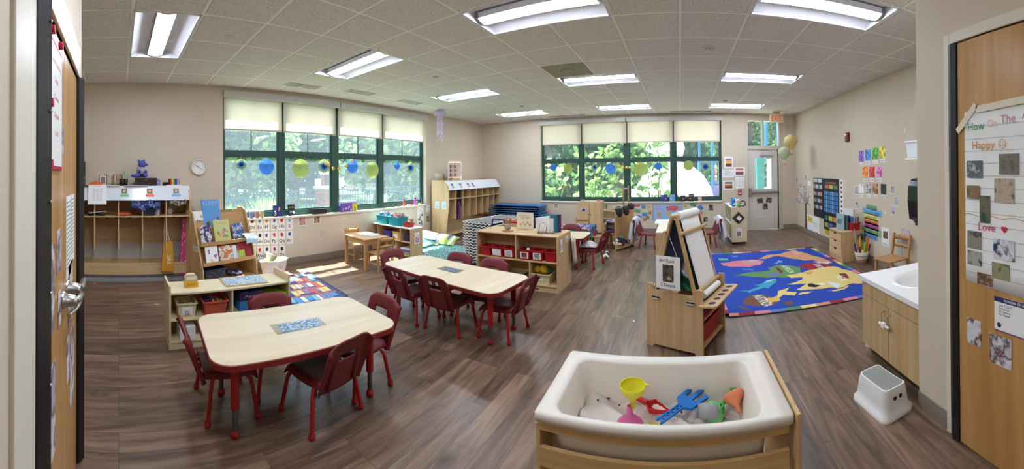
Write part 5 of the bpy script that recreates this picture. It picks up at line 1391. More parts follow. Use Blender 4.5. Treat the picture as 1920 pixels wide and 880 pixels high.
display_book(-.36,.76,.20,.30,WB,'white book with small creatures in rows, back row of the display',extra=scatter([(200,110,90),(90,110,90),(180,150,100),(120,80,110)],9,.018,seed=2),ly=-.26)
display_book(-.14,.84,.30,.38,C(92,150,206),'tall light blue SLEEP book at the top of the display','SLEEP',(150,190,226),ly=-.245,extra=scatter([(150,140,110),(210,200,180),(90,80,70)],7,.03,.02,.28,3),tw=.85)
display_book(.16,.74,.19,.32,pm((90,70,44),(150,130,80),(60,60,40)),'brown jungle picture book at the top window end of the display',ly=-.26)
display_book(.32,.60,.16,.25,pm((60,50,60),(120,110,120),(230,160,110)),'dark collage book behind the hanging sheet on the display',ly=-.33)
display_book(-.34,.60,.18,.27,pm((190,110,50),(40,36,90),(230,226,220),(60,50,100),scale=16),'orange and navy train picture book on the upper ledge',ly=-.40)
display_book(-.06,.60,.27,.33,C(196,200,130),'green and yellow book with nine small creatures, middle of upper ledge','TALES',(214,130,120),ly=-.41,extra=scatter([(226,130,90),(110,160,90),(150,130,170),(230,190,110)],14,.024,.12,.6,5))
display_book(.24,.60,.20,.26,pm((40,44,74),(60,90,150),(200,200,200),scale=20),'navy and white picture book at the window end of the upper ledge',ly=-.40)
display_book(-.30,.32,.20,.25,WB,'white book with purple swirls on the lower ledge',extra=scatter([(110,80,160),(130,100,180),(206,90,130),(220,190,80)],8,.022,seed=8))
display_book(-.05,.32,.23,.23,pm((214,150,80),(196,110,60),(230,226,214),(150,170,150),scale=18),'orange fox picture book on the lower ledge')
display_book(.28,.32,.26,.24,C(150,30,44),'crimson book with a green square on the lower ledge',extra=lambda m,M,w,h:m.box((-.09,.02,0),(.01,.14,.001),C(170,196,70),M))
display_book(.13,.32,.10,.22,C(222,220,214),'thin pale book beside the crimson one on the lower ledge')
m=MB();m.grid(lambda u,v:(-.10+.22*u,-.10*math.sin(v*1.6)-.02,.10*math.cos(v*1.9)+.01*math.sin(u*5)),8,8,pm((226,230,232),(160,190,210),(226,230,232),scale=30));place(m,'draped_sheet',BD(.36,-.38,.55),PI/2+.3,'white and blue sheet curling over the upper ledge of the book display','sheet',solid=.002)
noisy('woven_grey',[(60,60,66),(120,120,124)],90,.9,'VORONOI')
bin_(BD(-.22,-.27,.052),PI/2+.3,.36,.30,.16,'woven_grey','grey woven basket on the bottom shelf of the book display',name='woven_basket',cat='basket')
m=MB();m.grid(lambda u,v:(-.12+.24*u,-.1+.2*v,.03+.04*math.sin(u*7)*math.sin(v*6)),10,10,pm((60,60,90),(90,80,120),(50,50,60)));place(m,'dark_cloth',BD(.18,-.28,.055),0,'dark printed cloth bunched on the bottom shelf of the display','cloth',solid=.01)
# white bucket of books, carpet by the window
t=thing('fabric_basket','slouching white fabric basket of books under the window','fabric basket',(-4.93,2.28,0))
m=MB();n=24
def bk(u,v):
 a=u*2*PI;r=(.15+.05*v)*(1+.05*math.sin(3*a+1));return(r*math.cos(a)*1.15,r*math.sin(a),.24*v+.03*v*math.sin(a+1))
m.grid(bk,n,8,plain('canvas',(216,204,190),.85,var=.06).name);m.add([bk(i/n,0)for i in range(n)],[tuple(range(n-1,-1,-1))],'canvas');m.build('basket',t,solid=.012)
m=MB();m.tube([(.21,-.05,.19),(.25,-.03,.14),(.24,.03,.14),(.21,.06,.20)],.012,'canvas',6);m.build('handle',t)
for k in range(4):
 m=MB();m.box((-.10,-.006,-.12),(.10,.006,.13),C(*[(236,236,232),(222,220,214),(150,150,110),(200,196,186)][k]));o=m.build('book_in_basket');o.location=(-4.93+(k-1.5)*.04,2.27+.02*k,.20);o.rotation_euler=(.35+.15*k,.2,.5+.4*k)
 tag(o,['white book lying open over the fabric basket rim','pale book second in the fabric basket','olive magazine sticking up from the fabric basket','grey-white book at the back of the fabric basket'][k],'book','books in the fabric basket')
 # bookshelf-pattern rug
t=thing('bookshelf_rug','dark blue rug printed with rows of coloured books under the window','rug',(-4.30,1.75,0),-.12)
m=MB();m.prism(rrect(1.30,2.0,.08),0,.010,C(30,34,66));m.build('pile',t)
m=MB();q=random.Random(4)
BKC=[(70,150,200),(206,90,80),(226,196,120),(110,190,214),(150,120,160),(236,226,206),(210,120,110),(44,60,130)]
m.prism(rrect(1.24,1.94,.06),.010,.011,C(60,66,112))
for j in range(5):
 x0=-.60+j*.245;m.box((x0-.02,-.94,.011),(x0+.012,.94,.0125),C(196,110,90));y=-.92
 while y<.88:
  wd=q.uniform(.04,.085);hh=q.uniform(.13,.2);m.box((x0+.018,y,.011),(x0+.018+hh,y+wd*.86,.0122),C(*q.choice(BKC)));y+=wd
m.build('book_pattern',t)
# ------------------------------------------------------------------ window sill things
def sillL(px,dep=.0):p=onX(px,380,WX-.03+dep);return(WX-.03+dep,p.y,.813)
for k,(px,c,l)in enumerate(((459,(90,150,120),'jar of green beads'),(470.5,(36,70,160),'jar of blue beads'),(481,(190,40,56),'jar of red beads'),(490,(226,170,40),'jar of yellow beads'))):
 t=thing('bead_jar',l+' on the left window sill','jar',sillL(px),group='bead jars on the sill')
 m=MB();m.lathe([(1e-4,0),(.034,0),(.036,.09),(1e-4,.092)],art(60+k,[c,tuple(min(255,v+50)for v in c),tuple(v//2 for v in c)],90),n=16);m.build('beads',t)
 m=MB();m.lathe([(.037,0),(.038,.105)],frosted('jar_clear',(220,226,226),.75).name,n=16);m.build('jar_wall',t)
 m=MB();m.lathe([(.04,.105),(.04,.125),(1e-4,.126)],'white_plastic',n=16);m.build('lid',t)
def sill_book(px,w,h,mat,label,txt=None,tc=(230,226,214),rz=PI/2+.2,wall='L',extra=None):
 loc=sillL(px,-.02)if wall=='L' else None
 if wall=='B':p=onY(px,380,FY+.02);loc=(p.x,FY+.02,.763);rz=rz
 t=thing('picture_book',label,'book',loc,rz,'books on the '+('left sill' if wall=='L' else 'far sill'))
 R=Matrix.Rotation(-.12,4,'X');m=MB();m.box((-w/2,0,0),(w/2,.012,h),mat,R);m.build('cover',t)
 if txt or extra:
  m=MB()
  if txt:m.text(txt,h*.14,C(*tc),R@face_M((0,-.001,h*.68),(0,-1,0)),width=w*.75)
  if extra:extra(m,R@face_M((0,-.0006,0),(0,-1,0)),w,h)
  m.build('cover_print',t)
sill_book(520,.17,.19,C(36,44,120),'blue space picture book on the left sill by the jars',extra=scatter([(226,130,70),(240,210,120),(240,240,250),(90,130,210)],9,.02,seed=4))
sill_book(547,.15,.19,C(30,32,44),'black book with a white moon figure on the left sill','MOON',(220,190,90),extra=scatter([(226,226,230),(120,130,150)],3,.028,.1,.4,6))
t=thing('desk_tray','black wedge tray lying on the left window sill','tray',sillL(596,.0),PI/2)
m=MB();m.prism([(-.04,0),(.05,0),(.045,.085),(-.055,.095)],-.15,.15,'black_plastic',Matrix(((0,0,1,0),(1,0,0,0),(0,1,0,0),(0,0,0,1))));m.build('tray',t,bevel=.006)
t=thing('book_set','boxed trio of purple, violet and yellow animal readers on left sill','book set',sillL(653,-.01),PI/2+.1)
for k,(x,c,c2)in enumerate(((-.13,(110,76,170),(200,190,200)),(.0,(126,84,180),(226,220,226)),(.13,(220,190,50),(110,130,110)))):
 m=MB();m.box((x-.064,-.03,0),(x+.064,.02,.155),C(*c));m.box((x-.064,-.03,.155),(x+.064,.02,.165),C(50,80,160));m.build('reader',t)
 m=MB();m.box((x-.062,.0,.165),(x+.062,.02,.20),C(226,216,196));m.build('back_card',t)
 m=MB();scatter([c2,(90,84,90),c2],5,.022,.1,.55,20+k)(m,face_M((x,-.0306,0),(0,-1,0)),.12,.15);m.build('cover_print',t)
for k,(px,h,r,c,l)in enumerate(((756.5,.155,.024,(196,70,90),'clear red bottle with black cap on the left sill'),(777,.175,.026,(196,70,180),'magenta water bottle on the left sill'),(790,.175,.024,(60,60,100),'dark blue water bottle at the end of the left sill'),(781,.08,.022,(60,190,140),'short green bottle on the left sill'))):
 t=thing('water_bottle',l,'bottle',sillL(px,.0 if k!=3 else .02),group='bottles on the left sill')
 m=MB();m.lathe([(1e-4,0),(r,0),(r,h*.72),(r*.6,h*.82)],C(*c,.3),n=14);m.build('bottle',t)
 m=MB();m.lathe([(r*.72,h*.80),(r*.72,h),(1e-4,h)],'black_plastic' if k!=3 else C(60,190,140),n=14);m.build('cap',t)
for k,(px,c,l)in enumerate(((764,(226,150,130),'pinkish toy dish on the left sill among the bottles'),(770,(206,60,70),'red striped toy on the left sill among the bottles'),(785.5,(230,190,60),'yellow toy at the end of the left sill'))):
 m=MB();m.lathe([(1e-4,0),(.02,0),(.03,.018),(.02,.034),(1e-4,.036)],C(*c),n=14);place(m,'small_toy',sillL(px,.03),0,l,'toy','toys on the left sill')
 # paper fans hung in the windows, lemon garlands
def fan(wall,px,py,r,ring,label):
 d=-.045
 p=onX(px,py,WX-.02)if wall=='L' else onY(px,py,FY+.02)
 t=thing('paper_fan',label,'paper fan',p,0,'pleated paper fans in the '+('left' if wall=='L' else 'far')+' window')
 M=face_M((0,0,0),NRM['L']if wall=='L' else NRM['B']);n=56
 cols={'g':[(0,1,'fan_green')],'b':[(0,1,'fan_blue')],'m':[(0,.42,'fan_navy'),(.42,.68,'fan_blue'),(.68,1,'fan_green')]}[ring]
 m=MB()
 for a,b,c in cols:
  def fn(u,v):
   k=round(u*n);an=2*PI*k/n;rr=(a+(b-a)*v)*r;return(rr*math.cos(an),rr*math.sin(an),(.008 if k%2 else-.008)*(a+(b-a)*v))
  m.grid(fn,n,2 if a==0 else 1,c,False,M)
 m.build('pleated_disc',t)
 m=MB();m.cyl((0,0,-.01),(0,0,.012),r*.09,cols[0][2],10)if False else m.ball((0,0,.0),r*.10,cols[0][2],10,M=M);m.build('hub',t)
 top=(1.835 if wall=='L' else 1.775)-p.z
 if top>r:m=MB();m.tube([M@Vector((0,r*.95,0)),M@Vector((0,top,0))],.0012,'paper',4);m.build('string',t)
translucent('fan_green',(168,178,106),.35);translucent('fan_blue',(84,138,214),.35);translucent('fan_navy',(44,76,108),.25)
FL=[(452.5,293,.088,'m','small green-rimmed navy paper fan, first pane of the left window'),(500,298,.135,'b','large blue paper fan in the first pane of left window'),(564,302,.165,'g','biggest green paper fan, second pane of the left window'),(608,298,.125,'m','green-rimmed navy paper fan beside the thick mullion, left window'),(661,299,.135,'b','blue paper fan in the third pane of the left window'),(698.5,307,.165,'g','big green paper fan in the third pane of the left window'),(745,299,.085,'b','small blue paper fan in the fourth pane of left window'),(770,304,.125,'m','green-rimmed navy paper fan in the fourth pane of left window')]
for a in FL:fan('L',*a)
FB=[(1038,309,.088,'b','small blue paper fan in first pane of the far window'),(1065,311,.125,'g','green paper fan in first pane of the far window'),(1115,310,.088,'m','small green-rimmed navy fan, second pane of the far window'),(1145,313,.135,'b','blue paper fan in the second pane of the far window'),(1201,316,.17,'g','biggest green paper fan, third pane of the far window'),(1234,311,.09,'b','small blue paper fan in the third pane of the far window'),(1291,311,.125,'g','green paper fan over the white dome, fourth pane'),(1323,314,.125,'m','green-rimmed navy fan in the fourth pane nearest the door')]
for a in FB:fan('B',*a)
def garland(wall,pts,label):
 t=thing('lemon_garland',label,'garland',(0,0,0),group='lemon garlands')
 f=(lambda x,y:onX(x,y,WX+.012))if wall=='L' else(lambda x,y:onY(x,y,FY-.012))
 q=[f(*a)for a in pts];t.location=q[0];q=[a-q[0]for a in q]
 m=MB();m.tube(q,.0015,C(150,140,110),4);m.build('string',t)
 M=face_M((0,0,0),NRM[wall])
 for k,a in enumerate(q[1:-1]+[q[0],q[-1]]):
  m=MB();m.lathe([(1e-4,-.006),(.034,-.004),(.034,.004),(1e-4,.006)],C(226,190,96),n=16,M=Matrix.Translation(a+Vector((0,0,-.04)))@M);m.build('lemon',t)
  if k%2:m=MB();m.add([(0,0,0),(.02,-.02,0),(.012,-.07,0),(-.012,-.05,0)],[(0,1,2,3)],C(110,130,60),False,Matrix.Translation(a+Vector((0,0,.01)))@M);m.build('leaf',t)
garland('L',[(611,289),(616,291),(625,299),(636,299),(649,294),(660,286)],'string of lemon slices across the thick mullion of the left window')
garland('B',[(1152,303),(1162,306),(1168,309),(1175,309),(1181,309),(1196,304)],'string of lemon slices across the middle mullion of the far window')
# posters between window and corner
picture('L',781,374,793,414,None,'tall white poster of creature heads near the window end','poster','wall_poster',txt='TODAY',ts=.1,extra=lambda m,M,w,h:scatter([(60,60,60),(90,110,80),(120,120,120)],16,.025,-.4,.3,9)(m,M@TR(0,0,.003),w,h))
p=onX(801.5,381,WX);t=thing('face_poster','white round paper face on the wall between window and cubbies','paper face',(WX+.002,p.y,p.z));M=face_M((0,0,0),(1,0,0))
m=MB();m.add([(.075*math.cos(a*PI/12),.09*math.sin(a*PI/12),0)for a in range(24)],[tuple(range(24))],'paper',False,M)
for s in(-1,1):m.box((s*.03-.013,.02,.0005),(s*.03+.013,.032,.001),C(50,50,54),M)
m.box((-.02,-.045,.0005),(.02,-.035,.001),C(90,60,60),M);m.build('face',t,solid=.002)
picture('L',797,393,803.5,407,pm((120,104,60),(170,150,90),(80,70,50)),'small olive photo below the round paper face')
# ------------------------------------------------------------------ cubbies in the corner
t,P=cubbies('coat_cubbies','tall maple coat cubbies with white sign in the far corner',(-5.30,7.52,0),PI/2,2.34,.50,1.36,8,.93)
t.rotation_euler=(0,0,PI/2)
L,dp=2.34,.52
m=MB();m.add([(-L/2+.0,-dp*1.0,1.14),(L/2,-dp*1.0,1.14),(L/2,-dp*.72,1.345),(-L/2,-dp*.72,1.345)],[(0,1,2,3)],'sign_gloss');m.build('sign_panel',t,solid=.008)
for k in range(1,8):m=MB();x=-L/2+L*k/8;m.box((x-.008,-dp*.93,.48),(x+.008,-.012,1.13),'maple');m.build('divider',t)
m=MB();m.box((-L/2+.018,-dp*.8,.12),(L/2-.018,-dp*.3,.14),'maple_x');m.build('bench',t)
for k,(ly,tx)in enumerate(((-.16,'ONE'),(-.36,'TWO'))):
 m=MB();M=face_M((0,0,0),(0,-1,0));label_card(m,M,.115,.16,art(70+k,[(236,240,244),(90,150,200),(230,230,234),(200,160,120)],40),tx,.014,C(214,230,240));place(m,'picture_card',(-5.30-ly,7.52-1.172,.80),0,('pale blue picture card on the corner cubby side, wall end','pale blue picture card on the corner cubby side, front end')[k],'picture card')
def onK(lx,ly,z):return(-5.30-ly,7.52+lx,z)
for k,lx in enumerate((-.98,-.66,-.34,-.14)):
 R=Matrix.Rotation(-math.atan2(dp*.28,.2),4,'X')@face_M((0,0,0),(0,-1,0));m=MB();m.box((-.035,-.05,0),(.035,.045,.002),C(206,190,180),R);m.box((-.025,-.01,.002),(.025,.04,.0026),C(70,60,64),R);m.box((-.035,-.07,0),(.035,-.045,.002),C(214,110,120)if k%2 else C(120,170,130),R)
 place(m,'name_card',onK(lx,-dp*.86-.012,1.25),PI/2,['portrait name card nearest the window on the corner sign','portrait name card with red tag, second on the corner sign','portrait name card with green tag, third on the corner sign','portrait name card beyond the gap on the corner sign'][k],'name card','name cards on the corner cubby sign')
hang_cloth('backpack','dark jacket hanging from the corner cubby shelf','jacket',onK(-.62,-.40,1.10),PI/2,.10,.34,'black_rubber',.08,3,.8).name='dark_jacket'
hang_cloth('backpack','purple backpack hanging in a corner cubby','backpack',onK(-.70,-.42,.86),PI/2,.16,.42,plain('purple_cloth',(96,36,90),.8).name,.12,2,.6)
for k,(lx,ly,r,h,c,l)in enumerate(((-1.05,-.12,.085,.17,(176,166,148),'tan woven pot on top of the corner cubbies'),(-.86,-.16,.06,.18,(150,140,126),'grey glass vase on top of the corner cubbies'))):
 m=MB();m.lathe([(1e-4,0),(r*.8,0),(r,h),(r*.92,h),(r*.72,.01),(1e-4,.01)],C(*c),n=20);place(m,'pot',onK(lx,ly,1.342),0,l,'pot')
t=thing('lit_photo_board','white arched board strung with fairy lights and photos on the corner cubbies','photo board',onK(-.50,-.18,1.342),PI/2-.5)
m=MB();fr=[(-.17,0,0),(-.17,0,.42),(-.14,0,.46),(.14,0,.46),(.17,0,.42),(.17,0,0)];m.tube(fr,.016,'white_plastic',8);m.build('arch_frame',t)
emit('fairy',(255,190,140),6.)
for i in range(14):m=MB();m.ball((-.15+(i%7)*.05,-.012,.44-(i//7)*.36),.006,'fairy',6);m.build('fairy_light',t)
m=MB()
for i in range(4):
 for j in range(3):m.box((-.13+i*.055,-.004,.10+j*.10),(-.088+i*.055,0,.18+j*.10),C(*[(120,90,80),(206,150,130),(80,70,80),(190,180,170)][(i+j*2)%4]))
m.build('photo_clips',t)
m=MB();m.box((-.14,0,0),(.14,.004,.30),C(206,196,188));place(m,'paper_sheet',onK(-.28,-.08,1.342),PI/2-.3,'pale paper propped behind the lit photo board','paper')
m=MB();m.box((-.16,-.1,0),(.16,.1,.02),C(206,96,60));place(m,'orange_tray',onK(.75,-.2,1.342),PI/2,'orange tray on the far end of the corner cubbies','tray')
# jellyfish lantern
p=onZ(833,203,CEIL);t=thing('jellyfish_lantern','lilac paper jellyfish lantern hanging before the corner','lantern',(-4.92,6.2,CEIL))
translucent('lilac_paper',(222,212,240),.3)
m=MB();m.lathe([(.03,-.13),(.135,-.12),(.12,-.05),(.05,-.01),(1e-4,-.005)],'lilac_paper',n=12,smooth=False);m.build('bell',t)
q=random.Random(8)
for k in range(9):
 a=k*2*PI/9;x,y=.06*math.cos(a),.06*math.sin(a);pts=[(x+.018*math.sin(i*1.6+k),y+.018*math.cos(i*1.9+k),-.11-i*.055)for i in range(int(9+q.random()*4))]
 m=MB()
 for i in range(len(pts)-1):
  a_,b_=Vector(pts[i]),Vector(pts[i+1]);s=Vector((math.cos(i+k),math.sin(i+k),0))*.014;m.add([a_-s,a_+s,b_+s,b_-s],[(0,1,2,3)],'lilac_paper',True)
 m.build('tentacle',t)
 # round teal rug, pillows
t=thing('shag_rug','round turquoise shag rug beside the corner cubbies','rug',(-4.22,5.35,0))
plain('teal_shag',(166,204,204),.95,var=.3,scale=60,bump=1.)
m=MB();q=random.Random(9);m.prism([((.66+q.uniform(-.015,.015))*math.cos(i*PI/40),(.66+q.uniform(-.015,.015))*math.sin(i*PI/40))for i in range(80)],0,.022,'teal_shag');m.build('backing',t)
m=MB()
for k in range(2600):
 a=q.uniform(0,2*PI);r=.66*math.sqrt(q.random());x,y=r*math.cos(a),r*math.sin(a);d=q.uniform(0,6.28);m.add([(x-.012,y,.02),(x+.012,y+.004,.02),(x+.014*math.cos(d),y+.014*math.sin(d),.045)],[(0,1,2)],'teal_shag')
m.build('shag_pile',t)
def cushion(x,y,z,rz,w,d,h,mat,label,ry=0):
 m=MB()
 for s in(1,-1):
  m.grid(lambda u,v:((u-.5)*w*(1-.1*math.sin(v*PI)),(v-.5)*d*(1-.1*math.sin(u*PI)),s*h/2*(math.sin(u*PI)*math.sin(v*PI))**.45),14,14,mat)
 o=place(m,'floor_cushion',(x,y,z),rz,label,'cushion','floor cushions by the corner cubbies');o.rotation_euler=(ry,.1,rz);return o
noisy('stripe_pillow',[(90,90,150),(150,180,70),(226,226,214),(226,226,214)],5,.8,stretch=(1,.1,1))
plain('aqua_pillow',(150,206,214),.85);plain('white_pillow',(230,234,236),.85)
cushion(-4.63,5.95,.13,.3,.55,.42,.16,'stripe_pillow','white, green and violet striped pillow against the corner cubbies',.25)
cushion(-4.92,5.55,.10,.1,.50,.5,.16,'aqua_pillow','aqua floor cushion lying lowest by the shelf end')
cushion(-4.95,5.72,.22,.5,.5,.42,.14,'white_pillow','white cushion in sunlight on top of the aqua one',.15)
# ------------------------------------------------------------------ far end of the room
def fr(nm,par,lo,hi,mat='maple',bev=.003):
 m=MB();m.box(lo,hi,mat);return m.build(nm,par,bevel=bev)
t=thing('storage_cabinet','small two-door maple cabinet under the far window','cabinet',(-2.18,8.57,0))
fr('body',t,(-.28,-.17,.04),(.28,.2,.80));fr('plinth',t,(-.26,-.15,0),(.26,.18,.04),C(90,80,70))
for s in(-1,1):
 d=fr('door',t,(s*.005,-.19,.06),(s*.278,-.171,.79));m=MB();m.ball((s*.03,-.2,.48),.012,'dark_metal',8);m.build('knob',d)
p=(-2.33,8.378,.60);m=MB();M=face_M((0,0,0),(0,-1,0));m.box((-.06,-.05,0),(.06,.05,.001),C(206,200,206),M);m.add([(-.035,.02,.0015),(.035,.02,.0015),(.045,-.04,.0015),(-.045,-.04,.0015)],[(0,1,2,3)],C(60,80,150),False,M);m.ball(M@Vector((0,.03,.0015)),.012,C(60,80,150),8,(1,.1,1));place(m,'picture_sticker',p,0,'blue and grey reading-child picture on the small cabinet door','picture')
for k,(x,c,l)in enumerate(((-2.38,(190,150,150),'dusty pink tape ring on the small cabinet'),(-1.98,(226,110,96),'coral tape ring on the small cabinet'))):
 m=MB();m.lathe([(.035,0),(.05,0),(.05,.03),(.035,.03),(.035,0)],C(*c),n=18);place(m,'tape_ring',(x,8.5,.801),0,l,'tape ring')
m=MB();m.box((-.16,-.08,0),(.16,.08,.02),'black_plastic');place(m,'black_tray',(-1.72,8.86,.764),0,'flat black tray on the far sill beside the small cabinet','tray')
for g in range(3):m=MB();m.ball((0,0,0),.035,C(90,130,70),8,(.5,.4,2.2));o=m.build('leaf_bunch');o.location=(-1.83,8.72,.66-.1*g);tag(o,('topmost','middle','lowest')[g]+' green leaf bunch hanging beside the small cabinet','leaf bunch')
# crayon cloth table with wooden chairs
t=thing('play_table','square wooden table under the crayon-print cloth','table',(-1.98,6.62,0),.05)
fr('table_top',t,(-.30,-.30,.44),(.30,.30,.465),'beech_x')
for sx in(-1,1):
 for sy in(-1,1):fr('leg',t,(sx*.25,sy*.25,0),(sx*.29,sy*.29,.44),'beech')
noisy('crayon_cloth',[(44,66,150),(50,80,170),(150,60,90),(200,200,210),(60,130,80)],9,.7,'VORONOI')
m=MB();n=40;W_=.32;per=[]
for i in range(n):
 a=i/n*8;s=int(a//2);f=a/2%1*2-1
 per.append([(f,-1),(1,f),(-f,1),(-1,-f)][s])
m.add([(x*W_,y*W_,.470)for x,y in per],[tuple(range(n))],'crayon_cloth')
m.grid(lambda u,v:(per[round(u*n)%n][0]*(W_+.03*(1-v)*(1+.5*math.sin(u*50))),per[round(u*n)%n][1]*(W_+.03*(1-v)*(1+.5*math.sin(u*50))),.30+.17*v+(.03*math.sin(u*31))*(1-v)),n,4,'crayon_cloth')
for i in range(4):
 for j,c in enumerate(((222,190,60),(190,70,110),(60,130,80))):m.box((-.27+i*.14,-.26+j*.18,.4702),(-.19+i*.14,-.16+j*.18,.4712),C(200,206,214));m.box((-.255+i*.14,-.245+j*.18,.4712),(-.205+i*.14,-.175+j*.18,.4718),C(*[(222,190,60),(190,70,110),(60,130,80)][(i+j)%3]))
place(m,'crayon_tablecloth',(-1.98,6.62,0),.05,'blue tablecloth printed with coloured crayon boxes','tablecloth')
GC='wooden chairs at the crayon-cloth table'
dup(w0,(-2.32,6.38,0),-.6,'wooden chair at the corner cot side of the crayon-cloth table',GC)
dup(w0,(-2.05,7.10,0),PI,'wooden chair behind the crayon-cloth table',GC)
dup(w0,(-1.62,6.68,0),PI/2+.1,'wooden chair between the crayon-cloth table and the mirror unit',GC)
red_table(-1.98,5.55,.02,1.0,.66,'small maple-top red table behind the bin shelf',.12)
dup(ch0,(-1.47,5.62,0),PI/2-.15,'lone red school chair at the end of the small table behind the bin shelf','red chairs behind the bin shelf')
dup(ch0,(-1.95,5.92,0),PI,'red school chair at the back of the small table, by the crayon cloth','red chairs behind the bin shelf')
m=MB();m.grid(lambda u,v:(-.14+.28*u,-.12+.24*v,.02+.08*math.sin(u*PI)*math.sin(v*PI)),10,10,pm((230,228,226),(190,190,196),(230,228,226)));place(m,'white_plush',(-1.47,5.62,.30),0,'white and grey soft toy on the lone red chair seat','soft toy',solid=.01)
for k in range(3):m=MB();m.tube([(0,0,0),(.08,.02,.05),(.13,.0,.02)],[.03,.035,.012],C(*[(230,228,224),(70,66,66),(200,196,190)][k]),8);place(m,'doll_shoe',(-1.36+.05*k,6.0+.08*k,.03),k,['white slipper on the floor by the mirror unit','black slipper on the floor by the mirror unit','grey slipper on the floor by the mirror unit'][k],'slipper')
# dress-up unit: corner at (-1.24,6.67), mirror side runs back-left, open side runs back-right
t=thing('dressup_unit','maple dress-up unit with a tall mirror on its left side','dress-up unit',(-1.235,6.665,0),.0)
a=Vector((-1.53+1.235,6.94-6.665,0));b=Vector((-.94+1.235,7.21-6.665,0));un=b.normalized();vn=a.normalized()
MU=Matrix((un.to_4d(),vn.to_4d(),(0,0,1,0),(0,0,0,1))).transposed()
for i in range(3):MU[3][i]=0
MU[3][3]=1;Lb,La=b.length,a.length
def ub(nm,lo,hi,mat,par=None):m=MB(MU);m.box(lo,hi,mat);return m.build(nm,par or t)
ub('mirror_frame',(0,0,.0),(.018,La,.77),'maple');ub('far_side',(Lb-.018,0,0),(Lb,La,.77),'maple');ub('back_panel',(.018,La-.015,.02),(Lb-.018,La,.77),'maple_x')
ub('floor_board',(.018,0,.03),(Lb-.018,La-.015,.05),'maple_x');ub('front_board',(.018,0,.05),(Lb-.018,.018,.15),'maple_x');ub('top_rail',(.018,0,.70),(Lb-.018,.018,.77),'maple_x')
m_,n_,l_,b_=_new('mirror');b_.inputs['Metallic'].default_value=1;b_.inputs['Roughness'].default_value=.02;b_.inputs['Base Color'].default_value=(.86,.88,.9,1)
ub('mirror_glass',(-.004,.015,.03),(-.001,La-.015,.75),'mirror')
def U(x,y,z):return tuple(Vector((-1.235,6.665,0))+(MU.to_3x3()@Vector((x,y,z))))
for k,(x,z,l,h)in enumerate(((.10,.80,'black cap hanging on the left of the dress-up unit',.14),(.32,.79,'dark hat hanging in the middle of the dress-up unit',.12),(.50,.83,'maroon and black hat on the right of the dress-up unit',.06))):
 m=MB();m.ball((0,0,0),.075,C(*[(30,28,30),(36,34,38),(44,22,26)][k]),14,(1,1,.8));m.tube([(0,-.04,-.02),(0,-.07,-h*.6),(0.01,-.07,-h)],[.06,.055,.03],C(*[(30,28,30),(36,34,38),(44,22,26)][k]),10)
 if k==0:m.tube([(-.07,-.03,.02),(0,-.085,.03),(.07,-.03,.02)],.006,C(190,196,180),6)
 place(m,'dressup_hat',U(x,-.01,z),.4,l,'hat','hats on the dress-up unit')
for k,(x,y,z,c,l,s)in enumerate(((.12,.15,.12,(190,120,100),'salmon dress-up cloth in the bottom of the unit',1),(.30,.14,.14,(90,150,110),'green dress-up cloth in the bottom of the unit',1),(.24,.06,.14,(36,24,34),'dark dress-up cloth spilling over the front board',1.1),(.08,.07,.13,(222,216,206),'cream dress-up cloth by the mirror edge',.8))):
 m=MB();q=random.Random(k);m.grid(lambda u,v:((u-.5)*.26*s,(v-.5)*.2*s,.05*math.sin(u*7+k)*math.sin(v*5+k*2)+.05*math.sin(u*PI)*math.sin(v*PI)),12,10,C(*c,.9));place(m,'dressup_cloth',U(x,y,z),.7*k,l,'dress-up cloth','dress-up clothes',solid=.01)
t=thing('coat_tree','tall two-post wooden stand behind the dress-up unit','wooden stand',(-1.19,7.75,0))
for s in(-1,1):fr('post',t,(s*.055-.014,-.015,0),(s*.055+.014,.015,1.21),'beech')
fr('foot',t,(-.1,-.15,0),(.1,.15,.03),'beech_x');fr('cross_rail',t,(-.04,-.01,1.13),(.04,.01,1.16),C(200,196,186))
# word cards and map under the far window
WC=[(1186,382,199,386,(196,90,130)),(1201,382,1209,390,(96,160,200)),(1212,385,1219,389,(190,190,90)),(1187,390,1199,397,(110,160,130)),(1214,394,1220,401,(206,140,110)),(1202,397,1212,404,(80,150,200)),(1191,402,1201,410,(80,140,200)),(1204,406,1211,413,(206,140,110)),(1187,413,1200,421,(110,160,130)),(1281,385,1286,389,(200,190,80)),(1292,381,1304,388,(110,160,130)),(1307,386,1316,396,(80,140,200)),(1293,392,1302,400,(80,150,200)),(1280,397,1289,403,(110,160,130)),(1308,398,1315,404,(196,90,130)),(1289,405,1300,411,(206,130,100))]
WL=['SORRY','KIND','YES','PLEASE','OK','HELLO','THANK','LOVE','FRIEND','HI','TOGETHER','WELCOME','SHARE','LISTEN','JOY','HELPER']
CN={(196,90,130):'pink',(96,160,200):'light blue',(190,190,90):'yellow-green',(110,160,130):'green',(206,140,110):'peach',(80,150,200):'blue',(80,140,200):'mid blue',(200,190,80):'yellow',(206,130,100):'orange'}
for k,(x0,y0,x1,y1,c)in enumerate(WC):
 if x1<1000:x1+=1000
 picture('B',x0,y0,x1,y1,None,'%s word card %s, taped on the %s side of the world map'%(CN[c],WL[k],'mirror' if k<9 else 'door'),'word card','word_card','word cards around the map',txt=WL[k],ts=.55,paper=C(*c),roll=[.1,-.1,.05,-.25,.1,-.05,-.35,.1,.3,0,-.25,.55,0,.35,.1,0][k])
CONT=[[(-.42,.30),(-.30,.34),(-.22,.26),(-.26,.14),(-.34,.06),(-.40,.16)],[(-.30,.02),(-.22,-.02),(-.24,-.18),(-.30,-.32),(-.34,-.10)],[(-.06,.26),(.06,.32),(.24,.34),(.42,.28),(.36,.14),(.24,.04),(.12,.10),(.02,.08)],[(-.04,.08),(.08,.06),(.12,-.06),(.04,-.26),(-.02,-.10)],[(.28,-.10),(.40,-.10),(.38,-.24),(.28,-.22)]]
